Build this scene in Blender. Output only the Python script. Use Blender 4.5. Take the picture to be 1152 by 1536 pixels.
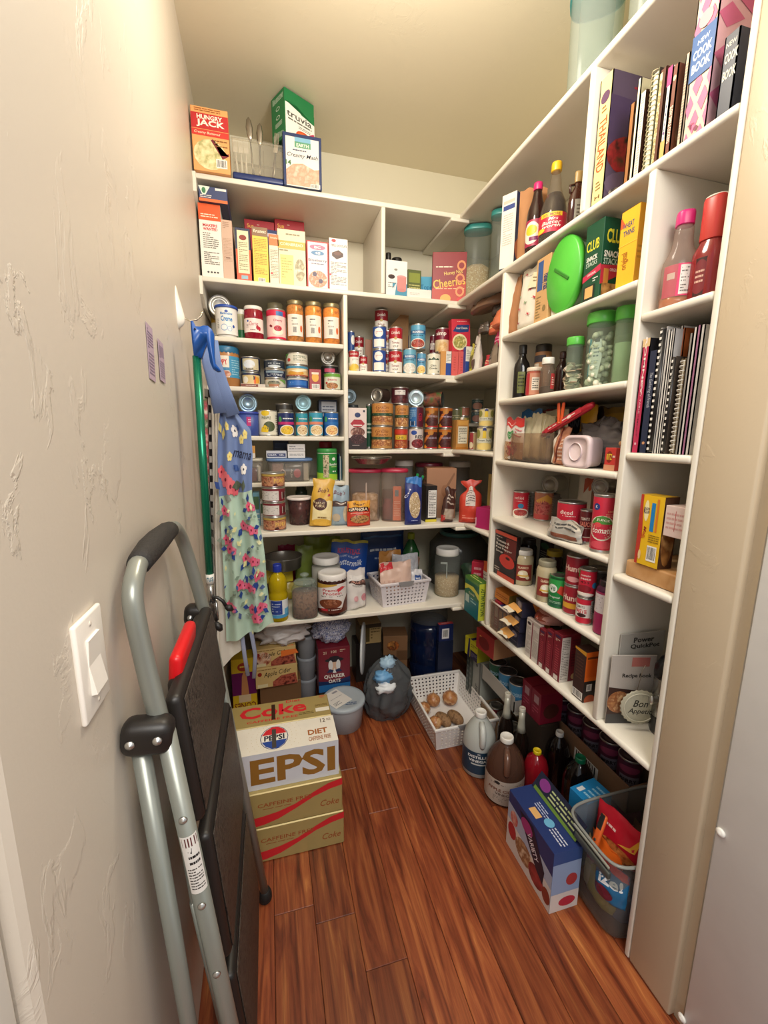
import bpy, bmesh, math, random
from math import pi, sin, cos
from mathutils import Vector, Matrix, noise
from mathutils.geometry import tessellate_polygon
for o in list(bpy.data.objects): bpy.data.objects.remove(o)
SC = bpy.context.scene
COL = SC.collection
# ------------------------------------------------------------------ camera
F, YAW, PITCH, ROLL, H = 628.288, 0.268836, -0.177820, 0.0075382, 1.42
def _axes():
    cy, sy, cp, sp = cos(YAW), sin(YAW), cos(PITCH), sin(PITCH)
    r = Vector((cy, -sy, 0)); fw = Vector((sy*cp, cy*cp, sp)); up = r.cross(fw)
    return cos(ROLL)*r+sin(ROLL)*up, -sin(ROLL)*r+cos(ROLL)*up, fw
CR, CU, CF = _axes()
cd = bpy.data.cameras.new('camera'); cam = bpy.data.objects.new('camera', cd); COL.objects.link(cam)
cd.sensor_fit = 'HORIZONTAL'; cd.sensor_width = 36; cd.lens = F/1152*36; cd.clip_start = .02
M = Matrix.Identity(4)
for i in range(3): M[i][0], M[i][1], M[i][2] = CR[i], CU[i], -CF[i]
M[2][3] = H; cam.matrix_world = M; SC.camera = cam
# ------------------------------------------------------------------ world, lamps, exposure
W = bpy.data.worlds.new('world'); SC.world = W; W.use_nodes = True
W.node_tree.nodes['Background'].inputs[0].default_value = (.84, .92, 1.0, 1)
W.node_tree.nodes['Background'].inputs[1].default_value = .66
def lamp(name, loc, size, power, col, rot=(0, 0, 0), sy=None):
    l = bpy.data.lights.new(name, 'AREA'); l.size = size; l.energy = power; l.color = col
    if sy: l.shape = 'RECTANGLE'; l.size_y = sy
    o = bpy.data.objects.new(name, l); COL.objects.link(o); o.location = loc; o.rotation_euler = rot
    return o
pl = bpy.data.lights.new('pantry_ceiling_lamp', 'POINT'); pl.energy = 23; pl.color = (1, .92, .78); pl.shadow_soft_size = .11
po = bpy.data.objects.new('pantry_ceiling_lamp', pl); COL.objects.link(po); po.location = (.36, 1.05, 2.5)
lamp('doorway_fill_light', (.25, -.75, 2.45), .9, 30, (1, .95, .88), (math.radians(40), 0, 0))  # unseen area light, added as fill through the doorway behind the camera
VS = SC.view_settings
SC.display_settings.display_device = 'sRGB'
VS.view_transform = 'Standard'; VS.look = 'None'; VS.gamma = 1; VS.use_curve_mapping = False
VS.exposure = 0.22
# ------------------------------------------------------------------ projection helpers: pixel of the 1152x1536 frame -> metres
def pj(x, y, z):
    d = Vector((x, y, z-H)); w = d.dot(CF)
    return 576+F*d.dot(CR)/w, 768-F*d.dot(CU)/w
def ray(u, v): return CF*F+CR*(u-576)-CU*(v-768)
def onz(u, v, z):
    d = ray(u, v); return d*((z-H)/d.z)+Vector((0, 0, H))
def onx(u, v, x):
    d = ray(u, v); return d*(x/d.x)+Vector((0, 0, H))
def ony(u, v, y):
    d = ray(u, v); return d*(y/d.y)+Vector((0, 0, H))
def _c(u): return CR*F-CF*(u-576)
def _r(v): return CU*F+CF*(v-768)
def xa(u, y, z): c = _c(u); return -(y*c.y+(z-H)*c.z)/c.x
def ya(u, x, z): c = _c(u); return -(x*c.x+(z-H)*c.z)/c.y
def za(v, x, y): c = _r(v); return -(x*c.x+y*c.y)/c.z+H
def gcyl(u0, u1, vt, z, y=None, x=None, v0=None):
    """centre, radius and height of an upright round thing standing on z, from its left/right/top pixels"""
    um = (u0+u1)/2
    if v0 is not None: p = onz(um, v0, z); cx, cy = p.x, p.y
    elif y is not None: cx, cy = xa(um, y, z), y
    else: cx, cy = x, ya(um, x, z)
    def rad(cx, cy):
        vb = pj(cx, cy, z)[1]; a = ray(u0, vb); b = ray(u1, vb); a.z = b.z = 0
        return math.hypot(cx, cy)*sin(a.angle(b)/2)
    r = rad(cx, cy)
    if v0 is not None:
        n = math.hypot(cx, cy); cx, cy = cx*(1+r/n), cy*(1+r/n); r = rad(cx, cy)
    n = math.hypot(cx, cy)
    zt = za(vt, cx, cy); s = -1 if zt > H else 1
    zt = za(vt, cx*(1+s*r/n), cy*(1+s*r/n))
    return cx, cy, r, zt-z
def gbox(u0, u1, vt, z, y=None, x=None, v0=None, ang=None):
    """front-face centre, width, height, turn of a box; faces -Y on the back wall, -X on the right"""
    if v0 is not None:
        p = onz((u0+u1)/2, v0, z)
        if x is not None: x = p.x
        else: y = p.y
    if x is None:
        a, b = xa(u0, y, z), xa(u1, y, z); cx, cy, w, rz = (a+b)/2, y, b-a, 0
    else:
        a, b = ya(u0, x, z), ya(u1, x, z); cx, cy, w, rz = x, (a+b)/2, a-b, -pi/2
    return cx, cy, w, za(vt, cx, cy)-z, rz
# ------------------------------------------------------------------ materials
def lin(h):
    h = h.lstrip('#')
    if len(h) == 3: h = ''.join(c*2 for c in h)
    v = [int(h[i:i+2], 16)/255 for i in (0, 2, 4)]
    return tuple(c/12.92 if c <= .04045 else ((c+.055)/1.055)**2.4 for c in v)+(1,)
MATS = {}
def mat(c, rough=.55, metal=0, **k):
    key = (c, rough, metal, tuple(sorted(k.items())))
    if key in MATS: return MATS[key]
    m = bpy.data.materials.new('surface'); m.use_nodes = True; nt = m.node_tree; N = nt.nodes; L = nt.links
    b = N['Principled BSDF']; b.inputs['Roughness'].default_value = rough; b.inputs['Metallic'].default_value = metal
    tc = N.new('ShaderNodeTexCoord')
    ns = N.new('ShaderNodeTexNoise'); L.new(tc.outputs['Object'], ns.inputs['Vector'])
    if c.startswith('f:'):
        cols = c[2:].split(':')[0].split(','); sc = float(c.split(':')[2]) if c.count(':') > 1 else 90
        ns.inputs['Scale'].default_value = sc; ns.inputs['Detail'].default_value = 3
        rp = N.new('ShaderNodeValToRGB'); L.new(ns.outputs['Fac'], rp.inputs['Fac']); e = rp.color_ramp.elements
        n = len(cols)
        e[0].position = .34; e[0].color = lin(cols[0]); e[1].position = .66; e[1].color = lin(cols[-1])
        for i in range(1, n-1):
            q = e.new(.34+.32*i/(n-1)); q.color = lin(cols[i])
        L.new(rp.outputs['Color'], b.inputs['Base Color'])
    else:
        ns.inputs['Scale'].default_value = k.get('ns', 14); ns.inputs['Detail'].default_value = 2
        mx = N.new('ShaderNodeMix'); mx.data_type = 'RGBA'; mx.blend_type = 'MULTIPLY'; mx.inputs[0].default_value = k.get('var', .12)
        mx.inputs[6].default_value = lin(c); L.new(ns.outputs['Fac'], mx.inputs[7]); L.new(mx.outputs[2], b.inputs['Base Color'])
        if k.get('var', .12) <= .12: mx.inputs[6].default_value = tuple(min(1, v*1.05) for v in lin(c)[:3])+(1,)
    if k.get('bump'):
        n2 = N.new('ShaderNodeTexNoise'); L.new(tc.outputs['Object'], n2.inputs['Vector']); n2.inputs['Scale'].default_value = k.get('bs', 60); n2.inputs['Detail'].default_value = 4
        bp = N.new('ShaderNodeBump'); bp.inputs['Strength'].default_value = k['bump']; bp.inputs['Distance'].default_value = k.get('bd', .002)
        L.new(n2.outputs['Fac'], bp.inputs['Height']); L.new(bp.outputs['Normal'], b.inputs['Normal'])
    if k.get('clear') is not None:   # clear plastic or glass: part of the light passes straight through
        t = N.new('ShaderNodeBsdfTransparent'); t.inputs[0].default_value = lin(k.get('tint', '#f4f6f4'))
        ms = N.new('ShaderNodeMixShader'); ms.inputs[0].default_value = k['clear']*.62
        L.new(t.outputs[0], ms.inputs[1]); L.new(b.outputs[0], ms.inputs[2]); L.new(ms.outputs[0], N['Material Output'].inputs['Surface'])
    MATS[key] = m; return m
def M_(c):
    if not isinstance(c, str): return c
    return mat(c, .42)
def clearm(c='#e8ecea', a=.3, tint='#f2f5f3', rough=.12): return mat(c, rough, 0, clear=a, tint=tint)
STEEL = mat('#c9c8c4', .28, .9); LIDM = mat('#b9b7b0', .33, .85); GOLDLID = mat('#8f8363', .35, .7)
WHITE = mat('#f4f1ea', .4)
# ------------------------------------------------------------------ mesh builder
TXT = {}
def text_mesh(s, bold=0.0, italic=0.0):
    key = (s, bold, italic)
    if key in TXT: return TXT[key]
    cu = bpy.data.curves.new('t', 'FONT'); cu.body = s; cu.resolution_u = 2; cu.offset = bold; cu.shear = italic
    ob = bpy.data.objects.new('t', cu); me = bpy.data.meshes.new_from_object(ob)
    vs = [(v.co.x, v.co.y) for v in me.vertices]; fs = [tuple(p.vertices) for p in me.polygons]
    bpy.data.objects.remove(ob); bpy.data.curves.remove(cu); bpy.data.meshes.remove(me)
    if not vs: return [], []
    x0 = min(v[0] for v in vs); x1 = max(v[0] for v in vs); y0 = min(v[1] for v in vs); y1 = max(v[1] for v in vs)
    vs = [((v[0]-x0)/max(1e-6, x1-x0)-.5, (v[1]-y0)/max(1e-6, y1-y0)-.5) for v in vs]
    TXT[key] = (vs, fs); return vs, fs
class MB:
    def __init__(s): s.v = []; s.f = []; s.m = []; s.mats = []; s.sm = []
    def mi(s, m):
        m = M_(m)
        if m not in s.mats: s.mats.append(m)
        return s.mats.index(m)
    def add(s, vs, fs, m, smooth=False, T=None):
        n = len(s.v); i = s.mi(m)
        if T is not None: vs = [T @ Vector(p) for p in vs]
        s.v += [tuple(p) for p in vs]; s.f += [tuple(n+j for j in f) for f in fs]
        s.m += [i]*len(fs); s.sm += [smooth]*len(fs); return s
    def box(s, x0, x1, y0, y1, z0, z1, m, bev=0, T=None, seg=1):
        if bev:
            b = bmesh.new(); bmesh.ops.create_cube(b, size=1)
            for q in b.verts: q.co = Vector(((x0+x1)/2+q.co.x*(x1-x0), (y0+y1)/2+q.co.y*(y1-y0), (z0+z1)/2+q.co.z*(z1-z0)))
            bmesh.ops.bevel(b, geom=b.edges[:], offset=min(bev, abs(x1-x0)*.45, abs(y1-y0)*.45, abs(z1-z0)*.45), segments=seg, affect='EDGES', profile=.5)
            b.verts.index_update()
            s.add([q.co.copy() for q in b.verts], [[q.index for q in f.verts] for f in b.faces], m, seg > 1, T); b.free(); return s
        vs = [(x, y, z) for z in (z0, z1) for y in (y0, y1) for x in (x0, x1)]
        return s.add(vs, [(0, 2, 3, 1), (4, 5, 7, 6), (0, 1, 5, 4), (2, 6, 7, 3), (0, 4, 6, 2), (1, 3, 7, 5)], m, False, T)
    def lathe(s, prof, m, n=20, c=(0, 0), sx=1, sy=1, rib=0, rn=0, T=None, caps=True, smooth=True, e=2.0):
        vs = []; fs = []
        for (r, z) in prof:
            for k in range(n):
                a = 2*pi*k/n; q = 1+rib*cos(rn*a)
                ca, sa = cos(a), sin(a)
                if e != 2.0:
                    ca = math.copysign(abs(ca)**(2/e), ca); sa = math.copysign(abs(sa)**(2/e), sa)
                vs.append((c[0]+r*q*sx*ca, c[1]+r*q*sy*sa, z))
        for i in range(len(prof)-1):
            for k in range(n):
                k2 = (k+1) % n; fs.append((i*n+k, i*n+k2, (i+1)*n+k2, (i+1)*n+k))
        if caps:
            fs.append(tuple(reversed(range(n)))); fs.append(tuple((len(prof)-1)*n+k for k in range(n)))
        return s.add(vs, fs, m, smooth, T)
    def tube(s, pts, r, m, n=8, closed=False, T=None, flat=1):
        pts = [Vector(p) for p in pts]; vs = []; fs = []; L = len(pts)
        rr = r if isinstance(r, (list, tuple)) else [r]*L
        up = None
        for i, p in enumerate(pts):
            a = pts[(i-1) % L] if (closed or i > 0) else p; b = pts[(i+1) % L] if (closed or i < L-1) else p
            t = (b-a).normalized()
            if up is None: up = t.cross(Vector((0, 0, 1)) if abs(t.z) < .9 else Vector((1, 0, 0))).normalized()
            up = (up-t*up.dot(t)).normalized(); w = t.cross(up)
            for k in range(n):
                an = 2*pi*k/n; vs.append(p+(up*cos(an)+w*sin(an)*flat)*rr[i])
        R = L if closed else L-1
        for i in range(R):
            j = (i+1) % L
            for k in range(n):
                k2 = (k+1) % n; fs.append((i*n+k, i*n+k2, j*n+k2, j*n+k))
        if not closed: fs += [tuple(reversed(range(n))), tuple((L-1)*n+k for k in range(n))]
        return s.add(vs, fs, m, True, T)
    def grid(s, fn, nu, nv, m, T=None, closed=False, smooth=True):
        vs = [fn(i/nu, j/nv) for j in range(nv+1) for i in range(nu+1)]
        fs = [(j*(nu+1)+i, j*(nu+1)+i+1, (j+1)*(nu+1)+i+1, (j+1)*(nu+1)+i) for j in range(nv) for i in range(nu)]
        return s.add(vs, fs, m, smooth, T)
    def poly(s, pts, z0, z1, m, T=None):
        n = len(pts); vs = [(x, y, z0) for x, y in pts]+[(x, y, z1) for x, y in pts]
        return s.add(vs, [tuple(reversed(range(n))), tuple(range(n, 2*n))]+[(i, (i+1) % n, n+(i+1) % n, n+i) for i in range(n)], m, False, T)
    def art(s, S, prims, T=None):
        """flat print: S = (map(u,v,offset)->point, width m, height m, curved)"""
        fn, Wd, Ht, cv = S; k = 0
        for p in prims:
            t = p[0]; k += 1; o = .00025+.00010*k
            if t == 'r':
                _, x0, y0, x1, y1, c = p
                nx = max(1, int(abs(x1-x0)*cv[0])) if cv[0] else 1; ny = max(1, int(abs(y1-y0)*cv[1])) if cv[1] else 1
                s.grid(lambda a, b: fn(x0+(x1-x0)*a, y0+(y1-y0)*b, o), nx, ny, c, T, smooth=False)
            elif t == 'e':
                _, cx, cy, rx, ry, c = p; n = 24 if rx*cv[0] > 2 else 16; R = min(5, 1+int(rx*cv[0]*.6)) if cv[0] else 1; vs = [fn(cx, cy, o)]; fs = []
                for q in range(1, R+1):
                    for i in range(n): a = 2*pi*i/n; vs.append(fn(cx+rx*q/R*cos(a), cy+ry*q/R*sin(a), o))
                for i in range(n):
                    j = (i+1) % n; fs.append((0, 1+i, 1+j))
                    for q in range(R-1): fs.append((1+q*n+i, 1+(q+1)*n+i, 1+(q+1)*n+j, 1+q*n+j))
                s.add(vs, fs, c, False, T)
            elif t == 'p':
                _, pts, c = p
                if not cv[0]: s.add([fn(a, b, o) for a, b in pts], [tuple(range(len(pts)))], c, False, T)
                else:        # cut into small triangles so the print follows the curve
                    st_ = [[pts[i] for i in t3] for t3 in tessellate_polygon([[Vector((a, b, 0)) for a, b in pts]])]; out = []
                    while st_:
                        t3 = st_.pop(); e3 = [(t3[i], t3[(i+1) % 3], t3[(i+2) % 3]) for i in range(3)]; a, b, q = max(e3, key=lambda z: abs(z[0][0]-z[1][0]))
                        if abs(a[0]-b[0])*cv[0] > 1.6: m_ = ((a[0]+b[0])/2, (a[1]+b[1])/2); st_ += [[a, m_, q], [m_, b, q]]
                        else: out.append(t3)
                    s.add([fn(a, b, o) for t3 in out for a, b in t3], [(3*i, 3*i+1, 3*i+2) for i in range(len(out))], c, False, T)
            elif t in 'TBI':
                _, st, cx, cy, w, h, c = p[:7]; rot = math.radians(p[7]) if len(p) > 7 else 0
                vs, fs = text_mesh(st, .03 if t == 'B' else (.012 if t == 'T' else .006), .3 if t == 'I' else 0); o2 = []
                ww, hh = (w*Wd, h*Ht) if abs(math.sin(rot)) < .71 else (w*Ht, h*Wd)
                for a, b in vs:
                    X, Y = a*ww, b*hh
                    o2.append(fn(cx+(X*cos(rot)-Y*sin(rot))/Wd, cy+(X*sin(rot)+Y*cos(rot))/Ht, o))
                s.add(o2, fs, c, False, T)
            elif t == 'l':
                _, x0, y0, x1, y1, n, c = p; rn = random.Random(int(x0*977+y0*613+n)); vs = []; fs = []
                for i in range(n):
                    b0 = y1-(y1-y0)*(i+.2)/n; b1 = y1-(y1-y0)*(i+.62)/n; x = x0
                    while x < x1-.01:
                        e = min(x1, x+(x1-x0)*rn.uniform(.08, .3)); q = len(vs)
                        vs += [fn(x, b1, o), fn(e, b1, o), fn(e, b0, o), fn(x, b0, o)]; fs.append((q, q+1, q+2, q+3)); x = e+(x1-x0)*.035
                        if rn.random() < .07: break
                s.add(vs, fs, c, False, T)
            elif t == 'b':
                _, x0, y0, x1, y1 = p; rn = random.Random(5); vs = [fn(x0, y0, o), fn(x1, y0, o), fn(x1, y1, o), fn(x0, y1, o)]
                s.add(vs, [(0, 1, 2, 3)], '#f2efe8', False, T); vs = []; fs = []; x = x0+(x1-x0)*.08
                while x < x1-(x1-x0)*.1:
                    e = x+(x1-x0)*rn.uniform(.015, .06); q = len(vs); b0, b1 = y0+(y1-y0)*.12, y0+(y1-y0)*.92
                    vs += [fn(x, b0, o+.0001), fn(e, b0, o+.0001), fn(e, b1, o+.0001), fn(x, b1, o+.0001)]; fs.append((q, q+1, q+2, q+3)); x = e+(x1-x0)*rn.uniform(.02, .05)
                s.add(vs, fs, '#222222', False, T)
        return s
    def build(s, name, parent=None, loc=None, rz=0):
        me = bpy.data.meshes.new(name); me.from_pydata(s.v, [], s.f)
        for m in s.mats: me.materials.append(m)
        for p, i, q in zip(me.polygons, s.m, s.sm): p.material_index = i; p.use_smooth = q
        me.update(); o = bpy.data.objects.new(name, me); COL.objects.link(o)
        if parent: o.parent = parent
        if loc is not None: o.location = loc; o.rotation_euler = (0, 0, rz)
        return o
def plane(w, h, y=0, x0=None, z0=0):      # art surface on a flat face looking to -Y
    x0 = -w/2 if x0 is None else x0
    return (lambda u, v, o: (x0+u*w, y-o, z0+v*h), w, h, (0, 0))
def side(d, h, x, y0, sgn=-1):            # flat face looking to -X (sgn -1) or +X
    if sgn < 0: return (lambda u, v, o: (x-o, y0+d-u*d, v*h), d, h, (0, 0))
    return (lambda u, v, o: (x+o, y0+u*d, v*h), d, h, (0, 0))
def topf(w, d, h, y0): return (lambda u, v, o: (-w/2+u*w, y0+v*d, h+o), w, d, (0, 0))
def cylf(r, z0, h, turn=0, arc=pi, taper=0, cy=0, sx=1, sy=1):     # round label; u=0.5 is the front; turn in radians moves it
    def fn(u, v, o):
        a = -pi/2+turn+(u-.5)*arc; R = r*(1+taper*(v-.5))+o
        return (R*sx*cos(a), cy+R*sy*sin(a), z0+v*h)
    return fn, r*arc, h, (26, 1 if not taper else 3)
# ------------------------------------------------------------------ things
def tagit(o, label, cat, group=None, kind=None):
    if kind: o['kind'] = kind
    if label: o['label'] = label
    if cat: o['category'] = cat
    if group: o['group'] = group
    return o
def empty(name, loc, rz=0, label=None, cat=None, group=None, tilt=None):
    o = bpy.data.objects.new(name, None); COL.objects.link(o); o.location = loc; o.rotation_euler = (0, 0, rz); o.empty_display_size = .05
    if name != 'built_in_shelving': o.location.z += .0006
    if tilt: o.rotation_euler = (tilt[0], tilt[1], rz)
    return tagit(o, label, cat, group)
def struct(mb, name, parent=None):
    o = mb.build(name, parent)
    if not parent: o['kind'] = 'structure'
    return o
# ================================================================== the room
def wallmat(c, bump=.35, bs=14):
    key = ('wall', c)
    if key in MATS: return MATS[key]
    m = bpy.data.materials.new('knockdown_plaster'); m.use_nodes = True; nt = m.node_tree; N = nt.nodes; L = nt.links
    b = N['Principled BSDF']; b.inputs['Roughness'].default_value = .42; b.inputs['Base Color'].default_value = lin(c)
    tc = N.new('ShaderNodeTexCoord'); mp = N.new('ShaderNodeMapping'); mp.inputs['Scale'].default_value = (1, 1, .55); L.new(tc.outputs['Object'], mp.inputs['Vector'])
    n1 = N.new('ShaderNodeTexNoise'); n1.inputs['Scale'].default_value = bs; n1.inputs['Detail'].default_value = 6; n1.inputs['Roughness'].default_value = .62; n1.inputs['Distortion'].default_value = .8
    L.new(mp.outputs[0], n1.inputs['Vector'])
    rp = N.new('ShaderNodeValToRGB'); rp.color_ramp.elements[0].position = .56; rp.color_ramp.elements[1].position = .60
    L.new(n1.outputs['Fac'], rp.inputs['Fac'])
    n2 = N.new('ShaderNodeTexNoise'); n2.inputs['Scale'].default_value = 3.2; n2.inputs['Detail'].default_value = 2; L.new(tc.outputs['Object'], n2.inputs['Vector'])
    mu = N.new('ShaderNodeMath'); mu.operation = 'MULTIPLY'; L.new(rp.outputs[0], mu.inputs[0])
    r2 = N.new('ShaderNodeValToRGB'); r2.color_ramp.elements[0].position = .45; r2.color_ramp.elements[1].position = .7; L.new(n2.outputs['Fac'], r2.inputs['Fac']); L.new(r2.outputs[0], mu.inputs[1])
    n3 = N.new('ShaderNodeTexNoise'); n3.inputs['Scale'].default_value = 160; L.new(tc.outputs['Object'], n3.inputs['Vector'])
    ad = N.new('ShaderNodeMath'); ad.operation = 'MULTIPLY_ADD'; ad.inputs[1].default_value = .12; L.new(n3.outputs['Fac'], ad.inputs[0]); L.new(mu.outputs[0], ad.inputs[2])
    bp = N.new('ShaderNodeBump'); bp.inputs['Strength'].default_value = bump; bp.inputs['Distance'].default_value = .004
    L.new(ad.outputs[0], bp.inputs['Height']); L.new(bp.outputs['Normal'], b.inputs['Normal'])
    MATS[key] = m; return m
WALL = wallmat('#d5cabb'); CEIL = wallmat('#e0d6be', .12); BACK = wallmat('#e2dbc4', .12); TAUPE = wallmat('#c9b79b', .25)
XL, YB, XR, ZC = -.243, 2.38, 1.285, 2.82
def wx(y): return -.204-.0195*y          # the left wall runs very slightly out of square
wl = MB(); cor = [(wx(.357), .345), (wx(.345)-.004, .3465), (wx(.345)-.012, .345)]
wl.poly([(wx(YB+.1), YB+.1), (-.37, YB+.1), (-.37, .345), (wx(.345)-.012, .345), (wx(.345)-.004, .349), (wx(.357), .357)], 0, ZC, WALL)
struct(wl, 'wall_left')
struct(MB().box(-.33, XR+.1, YB, YB+.1, 0, ZC, BACK), 'wall_back')
struct(MB().box(XR, XR+.1, .587, YB, 0, ZC, BACK), 'wall_right')
struct(MB().box(.907, XR, .587, .709, 0, ZC, TAUPE, .006, seg=2), 'wall_front')
struct(MB().box(-.37, XR+.1, .30, YB+.1, ZC, ZC+.08, CEIL), 'ceiling')
struct(MB().box(.925, XR+.1, .567, .587, 0, ZC, TAUPE), 'trim_2')
# white door casing at the left edge of the opening
struct(MB().box(-.35, -.217, .25, .337, 0, 2.2, mat('#e6e2da', .4), .006, seg=2).box(-.35, -.209, .15, .243, 0, 2.2, mat('#d8cfc2', .4), .004), 'trim_1')
# white flush door swung open beside the jamb, with two round rubber bumpers
dr = struct(MB().box(.907, .945, -.25, .555, .012, 2.03, mat('#dcdad6', .35), .003, seg=2), 'door_1')
for v, u in ((1249, 1080), (1527, 1022)):
    p = onx(u, v, .904)
    struct(MB().lathe([(.0095, 0), (.0095, .003), (.006, .0055), (.0, .006)], WHITE, 16, T=Matrix.Translation((.907, p.y, p.z)) @ Matrix.Rotation(-pi/2, 4, 'Y')), 'bumper', dr)
# floor of separate hardwood planks
def plankmat():
    m = bpy.data.materials.new('tigerwood'); m.use_nodes = True; nt = m.node_tree; N = nt.nodes; L = nt.links; b = N['Principled BSDF']
    tc = N.new('ShaderNodeTexCoord'); oi = N.new('ShaderNodeObjectInfo')
    cb = N.new('ShaderNodeVectorMath'); cb.operation = 'SCALE'; cb.inputs[0].default_value = (37, 11, 5); L.new(oi.outputs['Random'], cb.inputs['Scale'])
    av = N.new('ShaderNodeVectorMath'); L.new(tc.outputs['Object'], av.inputs[0]); L.new(cb.outputs[0], av.inputs[1])
    mp = N.new('ShaderNodeMapping'); mp.inputs['Scale'].default_value = (1, .075, 1); L.new(av.outputs[0], mp.inputs['Vector'])
    n1 = N.new('ShaderNodeTexNoise'); n1.inputs['Scale'].default_value = 34; n1.inputs['Detail'].default_value = 7; n1.inputs['Distortion'].default_value = 1.1; n1.inputs['Roughness'].default_value = .6
    L.new(mp.outputs[0], n1.inputs['Vector'])
    rp = N.new('ShaderNodeValToRGB'); e = rp.color_ramp.elements; e[0].position = .32; e[0].color = lin('#52240f'); e[1].position = .74; e[1].color = lin('#c98248')
    for pos, c in ((.43, '#7d3a20'), (.54, '#974f2c'), (.64, '#aa6236')): q = e.new(pos); q.color = lin(c)
    L.new(n1.outputs['Fac'], rp.inputs['Fac'])
    mp2 = N.new('ShaderNodeMapping'); mp2.inputs['Scale'].default_value = (1, .02, 1); L.new(av.outputs[0], mp2.inputs['Vector'])
    n2 = N.new('ShaderNodeTexNoise'); n2.inputs['Scale'].default_value = 230; n2.inputs['Detail'].default_value = 2; L.new(mp2.outputs[0], n2.inputs['Vector'])
    mx = N.new('ShaderNodeMix'); mx.data_type = 'RGBA'; mx.blend_type = 'MULTIPLY'; mx.inputs[0].default_value = .3; L.new(rp.outputs[0], mx.inputs[6])
    r3 = N.new('ShaderNodeValToRGB'); r3.color_ramp.elements[0].position = .35; r3.color_ramp.elements[0].color = (.3, .3, .3, 1); r3.color_ramp.elements[1].position = .5; L.new(n2.outputs['Fac'], r3.inputs['Fac']); L.new(r3.outputs[0], mx.inputs[7])
    hs = N.new('ShaderNodeHueSaturation'); L.new(mx.outputs[2], hs.inputs['Color'])
    mr = N.new('ShaderNodeMapRange'); mr.inputs[3].default_value = .66; mr.inputs[4].default_value = 1.15; L.new(oi.outputs['Random'], mr.inputs[0]); L.new(mr.outputs[0], hs.inputs['Value'])
    L.new(hs.outputs[0], b.inputs['Base Color']); b.inputs['Roughness'].default_value = .36
    return m
PLK = plankmat()
fl = struct(MB().box(XL-.4, XR+.1, -.6, YB+.1, -.06, -.0035, mat('#2a120b', .8)).box(-2.6, 2.8, -4.2, -.6, -.06, -.0035, mat('#6b3320', .45)), 'floor')
# the kitchen behind the photographer: its back wall
struct(MB().box(-2.6, 2.8, -4.3, -4.2, 0, ZC, mat('#cfc6b6', .6)), 'wall_kitchen')
rg = random.Random(11); PW = .118; plank_mesh = {}
x = XL-.03
while x < XR:
    y = -.2-rg.uniform(0, .6)
    while y < YB:
        Ln = rg.choice((.7, .95, 1.2, 1.5))
        if y+Ln > 0:
            if Ln not in plank_mesh:
                t = MB().box(.0006, PW-.0006, .0006, Ln-.0006, -.012, 0, PLK, .0012).build('plank'); plank_mesh[Ln] = t.data; bpy.data.objects.remove(t)
            o = bpy.data.objects.new('plank', plank_mesh[Ln]); COL.objects.link(o); o.parent = fl; o.location = (x, y, 0)
        y += Ln
    x += PW
# ================================================================== built-in shelving
SH = empty('built_in_shelving', (XL, YB, 0), 0, 'white built-in L-shaped pantry shelving along the back and right walls', 'shelving')
SHM = mat('#e3ddcf', .38, var=.05); TH = .02
def local(o): o.matrix_parent_inverse = Matrix.Translation((-XL, -YB, 0)); return o
def board(name, x0, x1, y0, y1, z0, z1, bev=.004):
    return local(MB().box(x0, x1, y0, y1, z0, z1, SHM, bev, seg=3).build(name, SH))
Z0, Z1, Z2, Z3, Z5, Z6 = 2.445, 2.067, 1.722, 1.358, 1.010, .597
L2, L3, L4, L5 = 1.835, 1.632, 1.419, 1.206
R2, R4, R5, R6, R7 = 1.814, 1.570, 1.33, 1.090, .843
S2, S4, S6 = 1.726, 1.384, 1.052
RX, BY, BL = .907, 2.0, 1.823
def ell(z, x0, yb, yr):        # L-shaped: back run and right run
    board('shelf', x0, XR-.001, yb, YB-.001, z-TH, z); board('shelf', RX, XR-.001, yr, yb+.004, z-TH, z, .008)
ell(Z0, XL+.001, BY, .724); ell(Z1, XL+.001, BY, .724); ell(Z2, .373, BY, 1.585); ell(Z3, .373, BY, 1.585); ell(Z5, XL+.001, BL, 1.585); ell(Z6, XL+.001, BL, .724)
for z in (L2, L3, L4, L5): board('shelf', XL+.001, .353, BY, YB-.001, z-TH, z)
for z in (R2, R4, R5, R6, R7): board('shelf', RX, XR-.001, .925, 1.565, z-TH, z, .008)
for z in (S2, S4, S6): board('shelf', RX, XR-.001, .724, .905, z-TH, z, .008)
board('divider', .353, .373, BY, YB-.001, Z5, Z1-TH)
board('divider', .529, .548, BY, YB-.001, Z1, Z0-TH)
board('divider', RX, XR-.001, 1.565, 1.585, Z6, Z1-TH); board('divider', RX, XR-.001, 1.145, 1.165, Z1, Z0-TH); board('divider', RX, XR-.001, .905, .925, Z6, Z1-TH)
board('end_panel', RX, XR-.001, .7095, .724, 0, Z0)
for z in (Z0, Z1, Z2, Z3): board('batten', .862, .955, BY-.008, YB-.003, z-TH-.016, z-TH)
for z in (Z5, Z6): board('batten', .862, .955, BL-.006, YB-.003, z-TH-.016, z-TH)
for z in (Z0, Z1):   # scribed wall cleats at the left end
    m = MB(); m.poly([(1.985, z-.005), (2.37, z-.005), (2.37, z-.11), (2.06, z-.11), (1.985, z-.075)], XL, XL+.012, SHM, Matrix(((0, 0, 1, 0), (1, 0, 0, 0), (0, 1, 0, 0), (0, 0, 0, 1)))); local(m.build('cleat', SH))
# cool daylight tint for the middle shelf backs, as a colour; not applied
BLU = mat('#c3ccd6', .5, var=.05)
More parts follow.
